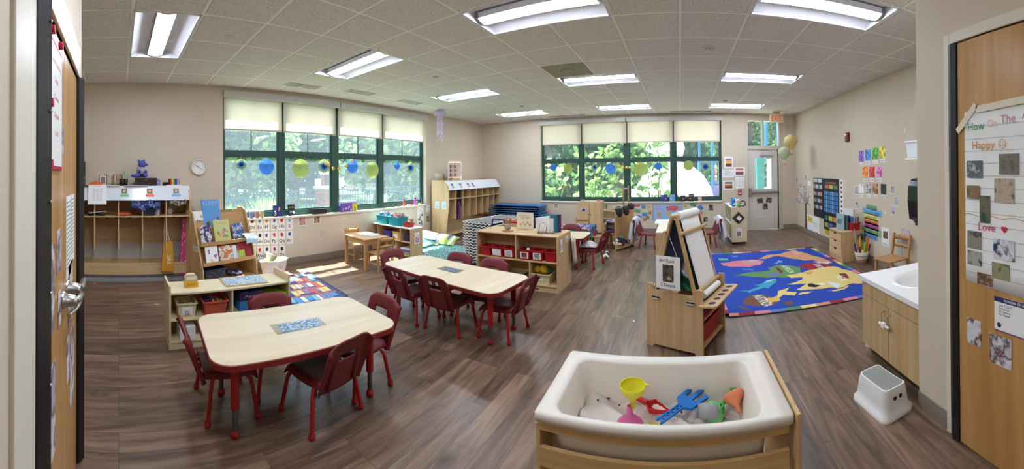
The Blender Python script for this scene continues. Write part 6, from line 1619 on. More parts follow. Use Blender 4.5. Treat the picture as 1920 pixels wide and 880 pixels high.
def worldmap(m,M,w,h):
 for poly,c in zip(CONT,((190,160,190),(206,150,90),(206,100,110),(216,170,110),(226,140,110))):m.add([(x*w,y*h*1.2,.0028)for x,y in poly],[tuple(range(len(poly)))],C(*c),False,M)
picture('B',1222,382.5,1277,413,C(150,184,222),'world map poster with dark blue border under the far window','map','world_map',paper=C(70,84,150),border=.015,extra=worldmap)
for a in((1326,384,1337,398,'photo taped below the far window sill near the small shelf'),(1316,407,1326,418,'dark photo low on the wall near the small shelf'),(1210,403,1216,411,'small brown photo among the word cards')):
 picture('B',*a[:4],pm((70,66,60),(150,140,120),(40,40,44),scale=20),a[4])
picture('B',1037,376,1046,385,pm((90,80,60),(180,170,150),(60,56,60)),'small photo under the far window above the blue cots')
# books on the far sill
for px,w,h,c,l,tx in((1244,.16,.17,(50,60,130),'indigo book leaning in the far window',None),(1259,.14,.18,(90,160,200),'sky blue book in the far window','LET'),(1279,.12,.15,(70,40,44),'dark maroon book in the far window',None),(1295,.13,.18,(60,40,44),'dark brown book on the far sill','BE'),(1311,.09,.13,(220,190,170),'pale book with an orange figure on the far sill',None)):
 sill_book(px,w,h,C(*c),l,tx,wall='B',rz=0,extra=scatter([(206,110,70),(226,226,220)],3,.014,seed=px))
 # posters beside the door
def stripes(cols):
 def f(m,M,w,h):
  k=len(cols)
  for i,c in enumerate(cols):m.box((-w*.34,h*(.34-.7*(i+1)/k),.0026),(w*.34,h*(.34-.7*i/k),.003),C(*c),M)
 return f
def lines(n,c=(120,120,124)):
 def f(m,M,w,h):
  for i in range(n):m.box((-w*.36,h*(.36-.72*i/n)-.003,.0026),(w*(.36 if i%3 else .1),h*(.36-.72*i/n)+.003,.003),C(*c),M)
 return f
picture('B',1358,296,1375,318,None,'sunset-striped poster topmost beside the exit door','poster','wall_poster',extra=stripes([(150,120,160),(226,170,110),(236,200,90),(150,60,70),(90,60,90)]))
picture('B',1354,320,1376,335,None,'white and green notice second from top beside the door','poster','wall_poster',extra=lines(5))
picture('B',1376,316,1397,333,None,'red-striped notice nearest the exit door frame','poster','wall_poster',extra=stripes([(206,120,70),(230,226,220),(200,60,60),(80,70,110)]))
picture('B',1355,341,1376,358,None,'sunset-striped notice above the red pull box','poster','wall_poster',extra=stripes([(60,70,130),(226,190,110),(190,70,60),(90,60,90)]))
picture('B',1378,335,1395,356,None,'floor plan sheet beside the exit door frame','poster','wall_poster',extra=lambda m,M,w,h:[m.box((x*w,y*h,.0026),(x*w+a*w,y*h+b*h,.003),C(120,120,124),M)for x,y,a,b in((-.36,.3,.7,.012),(-.36,-.3,.7,.012),(-.36,-.3,.02,.6),(.32,-.3,.02,.6),(-.05,-.3,.02,.6),(-.36,0,.4,.012),(.05,.1,.3,.012))])
m=MB();p=onY(1386,363.5,FY);m.box((-.045,-.03,-.07),(.045,0,.07),C(170,40,40,.4));m.box((-.03,-.036,-.03),(.03,-.03,-.01),'white_plastic');m.text('FIRE',.018,'white_plastic',face_M((0,-.031,.03),(0,-1,0)));place(m,'fire_alarm_pull',p,0,'red fire alarm pull box beside the exit door','fire alarm pull')
for a in((1418,376,1429,385,.1,'photo taped upper left of three on the exit door'),(1435,374,1446,384,-.15,'photo taped upper right of three on the exit door'),(1428,385,1438,397,0,'photo taped lowest of three on the exit door')):
 p=onY((a[0]+a[2])/2,(a[1]+a[3])/2,FY+.03);m=MB();M=face_M((0,0,0),(0,-1,0),a[4]);w,h=(a[2]-a[0])/670*9,(a[3]-a[1])/670*9;m.box((-w/2,-h/2,0),(w/2,h/2,.001),pm((90,96,70),(60,60,56),(140,140,120),scale=20),M);place(m,'door_photo',(p.x,FY+.0285,p.z),0,a[5],'photo','photos on the exit door')
 # balloon lanterns
def balloon(px,py,Y,r,c,label):
 p=onY(px,py,Y);t=thing('balloon_lantern',label,'paper lantern',p,0,'hot air balloon lanterns');translucent('bal_%d'%px,c,.4);n=24
 pr=[(.18,-1.25),(.34,-1.0),(.80,-.50),(1.0,0),(.86,.5),(.5,.85),(.05,1)]
 m=MB();m.grid(lambda u,v:((lambda k,f,a:((pr[k][0]*(1-f)+pr[k+1][0]*f)*r*(1+(.04 if round(u*n)%2 else-.04))*math.cos(a),(pr[k][0]*(1-f)+pr[k+1][0]*f)*r*(1+(.04 if round(u*n)%2 else-.04))*math.sin(a),(pr[k][1]*(1-f)+pr[k+1][1]*f)*r))(min(5,int(v*6)),v*6-min(5,int(v*6)),u*2*PI)),n,12,'bal_%d'%px);m.build('envelope',t)
 for a in range(4):m=MB();m.tube([(.15*r*math.cos(a*PI/2),.15*r*math.sin(a*PI/2),-1.25*r),(.2*r*math.cos(a*PI/2+.0),.2*r*math.sin(a*PI/2),-1.75*r)],.002,'paper',4);m.build('rope',t)
 m=MB();m.lathe([(.18*r,-2.05*r),(.24*r,-1.75*r)],C(206,176,120),n=10);m.build('basket',t)
 m=MB();m.tube([(0,0,r),(0,0,CEIL-p.z)],.001,'paper',4);m.build('string',t)
balloon(1484,270,7.6,.155,(232,214,158),'yellow hot-air-balloon paper lantern nearest the right wall')
balloon(1471,291,7.3,.13,(214,222,190),'pale green hot-air-balloon paper lantern hanging lower, over the door')
# white table with lab coats, shelf, small shelf
t=thing('white_table','white-topped table with lab coats on its chairs','table',(-.08,7.2,0))
m=MB();m.prism(rrect(.86,.56,.06),.48,.505,'white_plastic');m.build('table_top',t,bevel=.004)
for sx in(-1,1):
 for sy in(-1,1):m=MB();m.cyl((sx*.36,sy*.22,0),(sx*.36,sy*.22,.48),.018,'chair_leg',10);m.build('leg',t)
GL='red chairs at the white table'
for x,y,rz,l,l2 in((-.62,7.15,-PI/2-.2,'red chair under a white coat on the mirror side of the white table','white lab coat draped over the chair nearest the mirror unit'),(-.02,7.66,PI,'red chair behind the white table, under a coat','white lab coat over the chair back behind the white table'),(.50,7.2,PI/2+.2,'red chair under a white coat on the shelf side of the white table','white lab coat draped over the chair nearest the small shelf')):
 dup(ch0,(x,y,0),rz,l,GL)
 Mc2=TR(x,y,0,rz);m=MB()
 for s in(1,-1):
  m.grid(lambda u,v:(Mc2@Vector(((u-.5)*(.36+.06*(1-v)),-.285+s*(.035+.02*math.sin(u*14+s))-.02*(1-v),(.08 if s<0 else .30)+(.54-(.08 if s<0 else .30))*v+.05*math.sin(u*PI)*v)))[:],14,8,plain('coat_white',(226,224,232),.85).name)
 m.grid(lambda u,v:(Mc2@Vector(((u-.5)*.36,-.32+.07*v,.54+.05*math.sin(u*PI)+.02*math.sin(v*PI))))[:],10,3,'coat_white')
 tt=thing('lab_coat',l2,'lab coat',(0,0,0),0,'white lab coats');m.build('coat',tt,solid=.006)
 m=MB()
 for s in(-1,1):m.tube([Mc2@Vector((s*.19,-.31,.50)),Mc2@Vector((s*.23,-.33,.34)),Mc2@Vector((s*.21,-.36,.18))],[.035,.032,.03],'coat_white',10)
 m.build('sleeve',tt)
for k,(x,y,c,l,h)in enumerate(((-.16,7.1,(40,70,180),'blue funnel stopper on the white table',.07),(-.03,7.05,(220,214,40),'yellow cup on the white table',.03))):
 m=MB();m.lathe([(1e-4,0),(.05,0),(.03,h*.7),(.012,h),(1e-4,h)]if k==0 else[(1e-4,0),(.028,0),(.034,h),(.03,h),(1e-4,.006)],C(*c),n=16);place(m,'science_cup',(x,y,.506),0,l,'cup')
m=MB();m.grid(lambda u,v:(-.13+.26*u,-.07+.14*v,.012+.012*math.sin(u*12)*math.sin(v*7)),12,8,'coat_white');place(m,'folded_coat',(.12,7.1,.506),0,'spare white coat lying on the white table','lab coat',solid=.01)
t=thing('maple_shelf','maple shelf with pale top standing end-on behind the art easel','shelf',(-.18,5.83,0))
fr('end_panel',t,(-.19,-.57,0),(.19,-.55,.60));fr('end_panel',t,(-.19,.55,0),(.19,.57,.60));fr('top',t,(-.19,-.575,.60),(.19,.575,.618),C(226,216,196));fr('middle_shelf',t,(-.185,-.55,.30),(.185,.55,.315));fr('bottom_shelf',t,(-.185,-.55,.06),(.185,.55,.075));fr('centre_panel',t,(-.006,-.55,.075),(.006,.55,.6),'maple_y')
m=MB();M=face_M((0,0,0),(0,-1,0));label_card(m,M,.14,.30,pm(*BW[:3],scale=50),'SCIENCE',.014);place(m,'picture_card',(.02,5.257,.42),0,'tall white picture card on the end of the maple shelf behind the easel','picture card')
for k in range(4):bin_((-.30,5.62+k*.14,.076),-PI/2,.12,.13,.09,'cream_bin',['woven cream basket nearest the aisle end of the maple shelf','second cream basket on the low row of the maple shelf','third cream basket on the low row of the maple shelf','furthest cream basket on the low row of the maple shelf'][k],'cream baskets in the maple shelf',name='cream_basket',cat='basket')
t=thing('cubby_shelf','narrow cream cubby shelf on casters near the exit door','shelf',(1.19,7.72,0))
fr('end_panel',t,(-.16,-.53,.05),(.16,-.512,.76),'cream_ply');fr('end_panel',t,(-.16,.512,.05),(.16,.53,.76),'cream_ply');fr('back_panel',t,(.145,-.512,.05),(.16,.512,.76),'cream_ply')
for z in(.06,.40,.742):fr('shelf_board',t,(-.158,-.512,z),(.145,.512,z+.018),C(230,226,218))
for y in(-.17,.17):fr('divider',t,(-.155,y-.008,.078),(.145,y+.008,.742),'cream_ply')
for x in(-.12,.12):
 for y in(-.45,.45):m=MB();m.cyl((x-.012,y,.025),(x+.012,y,.025),.025,'black_rubber',12);m.build('caster',t)
for k,(y,c,l)in enumerate(((7.35,(40,110,70),'green boxes in the nearest upper compartment of the cubby shelf'),(7.70,(90,140,190),'blue and white box in the middle of the cubby shelf'),(8.05,(60,100,130),'dark blue box in the furthest upper compartment of the cubby shelf'))):
 game_box(1.13,y,.419,-PI/2,.14,.14,.16,C(*c),l,name='small_box',cat='box')
for k,(x,y,c,l)in enumerate(((1.10,7.36,(50,140,210),'blue plush toy on top of the cubby shelf'),(1.17,7.30,(226,226,226),'white-faced plush toy on top of the cubby shelf'))):
 m=MB();m.ball((0,0,.05),.05,C(*c,.9),12,(1,.9,1.1));m.ball((0,-.01,.125),.045,C(*c,.9),12)
 for s in(-1,1):m.ball((s*.035,0,.165),.016,C(*c,.9),8);m.tube([(s*.04,-.01,.07),(s*.08,-.03,.05)],[.018,.014],C(*c,.9),8)
 if k:m.ball((0,.012,.14),.044,'black_plastic',12)
 place(m,'plush_toy',(x,y,.762),0,l,'plush toy')
m=MB();m.lathe([(1e-4,0),(.035,0),(.035,.08),(1e-4,.085)],C(110,190,60),n=14);place(m,'green_cup',(1.20,7.22,.762),0,'lime green cup on top of the cubby shelf','cup')
m=MB();m.lathe([(.045,-.015),(.065,-.015),(.065,.015),(.045,.015),(.045,-.015)],C(80,50,120),n=20,M=TR(0,0,.066)@Matrix.Rotation(PI/2,4,'X'));place(m,'purple_ring',(1.28,7.26,.762),0,'purple ring toy standing on the cubby shelf','toy')
m=MB();M=face_M((0,0,0),(0,-1,0),PI/4);m.box((-.09,-.07,0),(.10,.12,.004),C(100,84,60),M);m.box((-.07,-.05,.004),(.08,.10,.007),C(40,36,36),M);m.box((-.03,-.03,.007),(.05,.06,.009),'paper',M);place(m,'hanging_clipboard',(1.19,7.185,.52),0,'dark clipboard hung cornerwise on the end of the cubby shelf','clipboard')
m=MB();M=face_M((0,0,0),(0,-1,0));label_card(m,M,.12,.18,pm((236,236,236),(70,70,110),(190,90,80),(236,236,236),scale=50),'MATH',.014);place(m,'picture_card',(1.18,7.188,.24),0,'white picture card low on the end of the cubby shelf','picture card')
# ------------------------------------------------------------------ world map rug
t=thing('world_rug','large blue world map rug with a border of coloured blocks','rug',(0,0,0))
RX0,RX1,RY0,RY1=.42,2.50,3.66,6.48
m=MB();m.prism(rrect(RX1-RX0+.03,RY1-RY0+.03,.03,5,(RX0+RX1)/2,(RY0+RY1)/2),0,.008,C(26,26,44));m.build('backing',t)
m=MB();m.box((RX0,RY0,.008),(RX1,RY1,.0095),plain('rug_blue',(32,68,164),.95,var=.12,scale=40,bump=.4).name);m.build('pile',t)
BC=[(206,140,110),(150,40,50),(214,130,150),(90,120,190),(90,130,80),(226,200,130)]
m=MB()
def border(horizontal,fixed,a,b,s):
 n=12 if horizontal else 16
 for k in range(n):
  u0,u1=a+(b-a)*k/n,a+(b-a)*(k+1)/n
  if horizontal:m.box((u0,fixed,.0095),(u1,fixed+s*.075,.0105),C(*BC[(k+(0 if s>0 else 2))%6],.95))
  else:m.box((fixed,u0,.0095),(fixed+s*.075,u1,.0105),C(*BC[(k+(1 if s>0 else 3))%6],.95))
border(True,RY0,RX0,RX1,1);border(True,RY1,RX0,RX1,-1);border(False,RX0,RY0,RY1,1);border(False,RX1,RY0,RY1,-1);m.build('block_border',t)
def rz(px,py):p=onZ(1330+px/6.194,465+py/6.194,.01);return(p.x,p.y)
LAND=[('south_america',(206,120,130),[(100,190),(330,165),(540,160),(610,180),(560,225),(440,245),(260,235),(130,220)]),('north_america',(206,150,110),[(550,155),(640,110),(820,95),(940,62),(1050,80),(1150,120),(1260,150),(1410,215),(1330,225),(1190,180),(1060,180),(900,150),(760,120),(620,155)]),('greenland',(200,190,190),[(1240,195),(1400,215),(1340,232),(1180,200)]),('africa',(96,136,84),[(650,260),(760,232),(900,235),(1030,262),(1040,330),(880,375),(720,370),(480,360),(230,340),(360,315),(600,300),(690,290)]),('europe',(150,36,48),[(1010,240),(1150,215),(1330,225),(1430,265),(1330,300),(1180,305),(1060,270)]),('asia',(220,196,122),[(860,350),(1040,325),(1120,300),(1330,265),(1420,260),(1560,300),(1680,350),(1850,420),(1830,470),(1690,470),(1600,470),(1500,520),(1390,505),(1240,520),(1110,525),(980,520),(1100,455),(870,455),(1040,410),(1060,380),(920,385)]),('indonesia',(220,196,122),[(750,590),(770,530),(900,490),(860,540),(980,550),(960,590),(830,575),(780,610)]),('islands',(220,196,122),[(1000,580),(1040,555),(1170,545),(1080,575)]),('japan_islands',(220,196,122),[(1340,545),(1450,525),(1600,490),(1540,530),(1440,550)]),('australia',(112,78,62),[(370,620),(440,575),(570,572),(680,600),(790,640),(700,700),(560,700),(400,690),(350,650)]),('kangaroo',(214,170,90),[(610,615),(680,610),(760,590),(790,640),(700,660),(660,700),(660,650),(620,640)]),('new_zealand',(112,78,62),[(830,660),(930,650),(940,690),(850,700)]),('ocean_islet',(112,78,62),[(260,690),(330,700),(460,745),(400,750)])]
for k,(nm,c,pts)in enumerate(LAND):
 m=MB();pp=[]
 q=random.Random(k)
 for i in range(len(pts)):
  a,b=pts[i],pts[(i+1)%len(pts)]
  pp.append(a);dx,dy=b[0]-a[0],b[1]-a[1];L_=math.hypot(dx,dy)
  for f in(.33,.66):pp.append((a[0]+dx*f-dy/L_*q.uniform(-10,10),a[1]+dy*f+dx/L_*q.uniform(-7,7)))
 m.prism([rz(*p_)for p_ in pp],.0095,.0102+.0003*(k%3),C(*c,.95));m.build(nm,t)
def rshape(nm,c,pts,z=.0118):m=MB();m.prism([rz(*p_)for p_ in pts],.0095,z,C(*c,.95));m.build(nm,t)
rshape('whale',(60,150,180),[(310,520),(420,520),(560,470),(480,460),(570,445),(640,405),(750,390),(745,430),(670,480),(660,500),(600,490),(470,530),(430,550),(410,530)])
rshape('whale_belly',(140,190,206),[(600,435),(640,405),(740,392),(690,420)],.0124)
rshape('dolphin',(120,160,206),[(720,210),(760,200),(780,172),(830,190),(810,205),(790,196),(765,215)]);rshape('small_fish',(100,140,200),[(230,105),(300,115),(300,128),(240,118)]);rshape('squid',(100,140,200),[(350,265),(490,270),(480,280),(360,272)])
rshape('elephant',(110,110,160),[(640,330),(740,318),(800,340),(780,360),(680,365)]);rshape('island_bird',(96,170,150),[(80,130),(190,140),(200,160),(90,160)])
rshape('panda',(36,34,40),[(1110,460),(1160,452),(1200,470),(1270,480),(1200,500),(1120,490)],.0124);rshape('panda_head',(230,228,220),[(1220,455),(1280,450),(1330,465),(1270,480)],.0126);rshape('train',(206,220,226),[(1330,432),(1500,470),(1460,515),(1390,480)],.0124);rshape('camel',(130,50,50),[(1480,345),(1560,345),(1600,400),(1520,405)],.0124);rshape('tiger',(206,150,90),[(1080,320),(1180,315),(1150,350),(1100,345)],.0124);rshape('crocodile',(120,30,40),[(740,258),(780,262),(830,320),(800,320)],.0124)
def rtext(s,px,py,px2,py2,h,c,z=.0128):
 a=Vector(rz(px,py)+(0,));b=Vector(rz(px2,py2)+(0,));d=b-a;an=math.atan2(d.y,d.x)
 m=MB();m.text(s,h,C(*c,.9),Matrix.Translation(((a.x+b.x)/2,(a.y+b.y)/2,z))@Matrix.Rotation(an,4,'Z'),width=d.length,bold=True);m.build('lettering',t)
rtext('AUSTRALIA',470,580,600,715,.12,(230,230,220));rtext('AFRICA',800,240,900,330,.10,(210,226,190));rtext('SOUTH',350,180,400,215,.12,(226,200,200));rtext('AMERICA',420,170,500,212,.12,(226,200,200));rtext('NORTH',930,75,960,110,.12,(230,210,206));rtext('EUROPE',1180,230,1260,290,.10,(226,220,220));rtext('ASIA',1430,370,1500,440,.11,(240,236,210))
# ------------------------------------------------------------------ art easel on its cabinet
E0=Vector((.17,2.89,0));eu=Vector((-.48,.24,0)).normalized();ev=Vector((.29,.46,0)).normalized()
# local frame: x from the far-left front corner to the right front corner, y to the back
t=thing('art_easel','two-sided wooden art easel on a maple storage base','easel',tuple(E0+eu*.535),math.atan2(-eu.y,-eu.x))
W,D,H=.535,.54,.545
prof=[(.0,.0),(.06,.0),(.075,.025),(W-.075,.025),(W-.06,0),(W,0),(W,H),(W-.06,H),(W-.085,H-.055),(.085,H-.055),(.06,H),(0,H)]
Pz=Matrix(((1,0,0,0),(0,0,1,0),(0,1,0,0),(0,0,0,1)))
for a,b in((0,.018),(D-.018,D)):m=MB();m.prism(prof,a,b,'maple',Pz);m.build('side_panel',t,bevel=.004)
for z in(.045,.27):fr('shelf_board',t,(.015,.018,z),(W-.015,D-.018,z+.016),'maple_x')
fr('centre_panel',t,(W/2-.008,.018,.06),(W/2+.008,D-.018,.47),'maple')
for s,x0 in((1,W-.02),):
 m=MB();Tm=TR(x0,0,.415)@Matrix.Rotation(-s*.10,4,'Y')
 poly=[(0,-.03),(s*.13,-.03),(s*.15,-.01),(s*.15,D+.01),(s*.13,D+.03),(0,D+.03)]
 m.prism(poly,0,.014,'maple_x',Tm);tr_=m.build('paint_tray',t,bevel=.003)
 m=MB()
 for k in range(5):m.add([(s*.085+.032*math.cos(a*PI/10),.05+k*(D-.10)/4+.032*math.sin(a*PI/10),.0146)for a in range(20)],[tuple(range(20))],C(38,24,18),False,Tm)
 m.build('cup_holes',tr_)
for k,(x,z)in enumerate(((.10,.435),(.43,.435))):
 m=MB();m.tube([(x-.04,-.004,z),(x-.032,-.012,z+.012),(x+.032,-.012,z+.012),(x+.04,-.004,z),(x+.032,-.012,z-.012),(x-.032,-.012,z-.012),(x-.04,-.004,z)],.004,'steel',6);m.box((x-.035,-.004,z-.008),(x+.035,-.001,z+.008),'dark_metal');m.build('latch',t)
 # A-frames
AT=Vector((W/2,0,1.13));
for s,xb in((1,W-.075),(-1,.075)):
 for y in(.03,D-.03):m=MB();m.bar((xb,y,.47),(W/2+s*.02,y,1.14),.024,.034,'ply',(0,1,0));m.build('frame_leg',t,bevel=.003)
 for f in(.04,.78):
  x=xb+(W/2+s*.02-xb)*f;z=.49+.65*f;m=MB();m.bar((x+s*.022,.0,z),(x+s*.022,D,z),.03,.022,'ply');m.build('cross_bar',t,bevel=.003)
 m=MB();xt=W/2+s*.02;m.add([(xb-s*.006,.045,.48),(xb-s*.006,D-.045,.48),(xt-s*.006,D-.045,1.10),(xt-s*.006,.045,1.10)],[(0,1,2,3)],C(44,48,50,.5));m.build('chalk_board',t,solid=.008)
def slope(f,off=0.):x=W-.075+(W/2+.02-W+.075)*f;return Vector((x+.006+off,0,.48+.62*f))
m=MB();m.grid(lambda u,v:(slope(v*1.02,.012).x,.08+(D-.17)*u+.02*(1-v),slope(v*1.02).z),6,8,'paper');m.build('paper_sheet',t,solid=.0015)
m=MB();m.cyl((W/2+.02,.06,1.135),(W/2+.02,D-.10,1.135),.038,'paper',22);m.cyl((W/2+.02,.0,1.135),(W/2+.02,D,1.135),.012,'beech',12);m.build('paper_roll',t)
m=MB();m.cyl((slope(-.02,.035).x,.09,.475),(slope(-.02,.035).x,D-.10,.475),.028,'paper',20);m.build('curled_paper_end',t)
t2=thing('easel_sign','handwritten ART EASEL 2 People sign hung on the easel side','sign',tuple(t.matrix_basis@Vector((.235,-.03,.47))),math.atan2(-eu.y,-eu.x))
M=face_M((0,0,0),(0,-1,0));m=MB();m.box((-.115,.06,0),(.115,.335,.002),'paper',M);m.build('card',t2)
m=MB();m.text('Art Easel',.028,C(40,40,44),M@TR(-.01,.285,.003));m.text('2 People',.028,C(40,40,44),M@TR(0,.08,.003));m.build('handwriting',t2)
m=MB();m.box((-.05,.12,.002),(.055,.265,.003),pm((70,62,50),(110,96,80),(46,42,36),(170,160,140),scale=18),M);m.build('photo',t2)
m=MB();m.tube([(-.09,-.002,.335),(-.02,.02,.56),(.09,-.002,.335)],.0015,'paper',4);m.build('string',t2)
def EL(x,y,z):return tuple(bpy.data.objects['art_easel'].matrix_basis@Vector((x,y,z)))
ER=math.atan2(-eu.y,-eu.x)
m=MB();m.grid(lambda u,v:(.05+.42*u,.03+.3*v,.03+.10*math.sin(u*PI)*math.sin(v*PI)+.025*math.sin(u*13)*math.sin(v*9)),20,12,plain('green_smock',(14,92,64),.35,var=.25,scale=14).name);place(m,'green_smock',EL(0,.06,.47),ER,'shiny green plastic smock crumpled inside the easel','smock',solid=.006)
b=bin_(EL(.40,.28,.062),ER+PI/2,.40,.20,.17,'red_bin','red bin on the bottom shelf of the easel base',name='red_tub')
for k,(c,z,l)in enumerate((((190,40,50),.287,'red tray on the upper shelf of the easel base'),((110,50,130),.315,'purple tray stacked in the easel base'),((150,30,60),.343,'crimson tray topmost in the easel base'))):
 bin_(EL(.42,.27,z),ER+PI/2,.42,.18,.028,C(*c),l,'art trays in the easel',name='art_tray',cat='tray')
for k in range(5):m=MB();m.cyl((-.04,0,0),(.04,0,0),.012,C(*[(60,140,70),(90,190,90),(40,60,50),(30,90,150),(200,60,60)][k]),8);place(m,'paint_tube',EL(.44,.12+k*.07,.383),ER+.6*k,['dark green','lime green','black-green','blue','red'][k]+' paint tube on the crimson tray','paint tube','paint tubes in the easel')
# ------------------------------------------------------------------ sand table
t=thing('sand_table','cream moulded sand table on a wooden stand, nearest the camera','sand table',(-.08,1.59,0),.012)
plain('cream_tub',(224,217,205),.38,var=.02)
W,D,Z=1.02,.53,.56;n=6
def ring(w,d,r,z,cx=0,cy=0):return[(x,y,z)for x,y in rrect(w,d,r,n,cx,cy)]
k=4*(n+1)
R_=[ring(W-.03,D-.03,.01,Z-.036),ring(W,D,.02,Z-.035),ring(W,D,.02,Z-.008),ring(W-.012,D-.012,.02,Z),ring(.84,.435,.06,Z,-.02,-.018),ring(.825,.42,.06,Z-.01,-.02,-.018),ring(.79,.37,.06,Z-.12,-.02,-.014),ring(.755,.335,.06,Z-.20,-.02),ring(.74,.32,.06,Z-.215,-.02)]
O_=[ring(.79,.37,.07,Z-.30,-.02),ring(.84,.42,.06,Z-.27,-.02),ring(.87,.45,.06,Z-.05,-.02)]
m=MB()
for rs in(R_,O_):
 v=[p_ for r_ in rs for p_ in r_];m.add(v,[(a*k+i,a*k+(i+1)%k,(a+1)*k+(i+1)%k,(a+1)*k+i)for a in range(len(rs)-1)for i in range(k)],'cream_tub',True)
m.add(R_[-1],[tuple(range(k))],'cream_tub');m.add(O_[0],[tuple(range(k-1,-1,-1))],'cream_tub');m.build('tub',t)
fr('front_apron',t,(-W/2+.02,-D/2+.012,Z-.075),(W/2-.02,-D/2+.03,Z-.037),'ply_x');fr('back_apron',t,(-W/2+.02,D/2-.03,Z-.075),(W/2-.02,D/2-.012,Z-.051),'ply_x')
for sx in(-1,1):fr('side_panel',t,(sx*(W/2+(.022 if sx>0 else-.006)),-D/2-(.012 if sx>0 else-.012),.0),(sx*(W/2+(.004 if sx>0 else-.024)),D/2-.01,Z+.006 if sx>0 else Z-.051),'ply')
fr('lower_rail',t,(-W/2+.02,-D/2+.012,.34),(W/2-.02,-D/2+.03,.42),'ply_x');fr('lower_rail',t,(-W/2+.02,D/2-.03,.34),(W/2-.02,D/2-.012,.42),'ply_x');fr('floor_shelf',t,(-W/2+.02,-D/2+.012,.06),(W/2-.02,D/2-.012,.08),'ply_x')
plain('sand',(226,216,206),.95,var=.10,scale=30,bump=.8)
q=random.Random(12)
m=MB();m.grid(lambda u,v:(-.02+(u-.5)*.75,(v-.5)*.33,Z-.20+.028*math.sin(u*9)*math.sin(v*5+1)+.03*(1-u)*v+.018*math.sin(u*21+v*13)+.02*max(0,v-.6)),40,20,'sand');o=m.build('play_sand');o.location=(-.08,1.59,0);o.rotation_euler=(0,0,.012);tag(o,'white play sand heaped in the cream sand table','sand',kind='stuff')
def SP(px,py,z=.40):p=onZ(px,py,z);return(p.x,p.y,z)
def funnel(px,py,c,r,h,label,rot,z=.41,up=False):
 t=thing('funnel',label,'funnel',SP(px,py,z),0,'funnels in the sand table');t.rotation_euler=rot
 nm=frosted('funnel_%d_%d'%(px,py),c,.25).name
 m=MB();m.lathe([(r*.98,h),(r,h-.004),(r*.86,h*.72),(r*.22,h*.38),(r*.17,0)],nm,n=24);m.build('cone',t,solid=.003)
 m=MB();m.tube([(r*.95,0,h*.98),(r*1.3,.0,h*.99),(r*1.0,.014,h*.97)],.004,nm,6);m.build('thumb_tab',t)
funnel(1176,762,(236,232,60),.058,.105,'yellow funnel standing on top of the pink one',(.0,.0,0),.455)
funnel(1170,758,(226,110,170),.066,.105,'pink funnel upturned in the sand under the yellow one',(PI,0,0),.465)
funnel(1342,762,(120,214,130),.050,.08,'pale green funnel tipped over the green scoop',(PI+.5,.5,0),.445)
funnel(1376,778,(250,160,110),.050,.085,'orange funnel lying tilted at the right of the tub',(-.9,-.2,.2),.385)
m=MB();m.lathe([(1e-4,0),(.034,.006),(.04,.012),(1e-4,.016)],frosted('yellow_lid',(236,226,70),.2).name,n=20);place(m,'yellow_lid',SP(1222,797,.36),0,'yellow funnel rim half buried by the front wall of the sand tub','funnel')
t=thing('red_scoop','red pointed scoop lying behind the yellow and pink funnels','scoop',SP(1212,766,.405),-.35);t.scale=(1.3,)*3
plain('red_toy',(200,30,34),.35);plain('blue_toy',(22,110,190),.35);plain('green_toy',(50,180,60),.35);plain('grey_toy',(150,150,152),.4)
m=MB();m.add([(.0,-.03,.02),(.075,.0,.012),(.0,.03,.02),(-.03,.0,.02),(.0,-.022,.0),(.06,0,.0),(.0,.022,.0),(-.02,0,.0)],[(0,1,5,4),(1,2,6,5),(2,3,7,6),(3,0,4,7),(4,5,6,7)],'red_toy');m.build('blade',t,solid=.004)
m=MB();m.tube([(-.02,0,.018),(-.06,.005,.022),(-.11,.012,.02)],[.010,.009,.010],'red_toy',10);m.build('handle',t)
t=thing('blue_rake','blue sand fork with three prongs lying in the middle','sand fork',SP(1272,760,.425),.70);t.rotation_euler=(.12,-.02,.80);t.scale=(1.35,)*3
m=MB();m.prism([(-.01,-.02),(.0,-.036),(.085,-.040),(.088,-.027),(.03,-.022),(.03,-.008),(.10,-.007),(.10,.007),(.03,.008),(.03,.022),(.088,.027),(.085,.040),(.0,.036),(-.01,.02),(-.02,0)],0,.009,'blue_toy');m.build('head',t,bevel=.003)
m=MB();m.box((-.12,-.012,0),(-.005,-.007,.008),'blue_toy');m.box((-.12,.007,0),(-.005,.012,.008),'blue_toy')
for i in range(5):m.bar((-.115+i*.022,-.009,.004),(-.104+i*.022,.009,.004),.004,.006,'blue_toy');m.bar((-.104+i*.022,.009,.004),(-.093+i*.022,-.009,.004),.004,.006,'blue_toy')
m.build('lattice_handle',t)
t=thing('grey_cup','grey measuring cup tipped on its side in the sand','cup',SP(1318,778,.40),0);t.rotation_euler=(-.75,.2,0);t.scale=(1.15,)*3
m=MB();m.lathe([(1e-4,-.02),(.036,-.018),(.046,.028)],'grey_toy',n=24);m.build('bowl',t,solid=.004)
t=thing('green_scoop','bright green sand scoop behind the pale green funnel','scoop',SP(1352,752,.41),0);t.rotation_euler=(0,-.25,.8)
m=MB();m.tube([(-.04,0,0),(.02,0,.006),(.05,0,.008)],[.009,.008,.008],'green_toy',8);m.lathe([(.007,-.005),(.017,-.005),(.017,.006),(.007,.006),(.007,-.005)],'green_toy',(.062,0,.009),14);m.build('handle',t)
m=MB();m.lathe([(1e-4,-.03),(.022,-.026),(.03,.0)],'green_toy',(-.065,0,.0),16);m.build('scoop_bowl',t,solid=.003)
q=random.Random(21);plain('pebble',(52,44,44),.5,var=.3,scale=30)
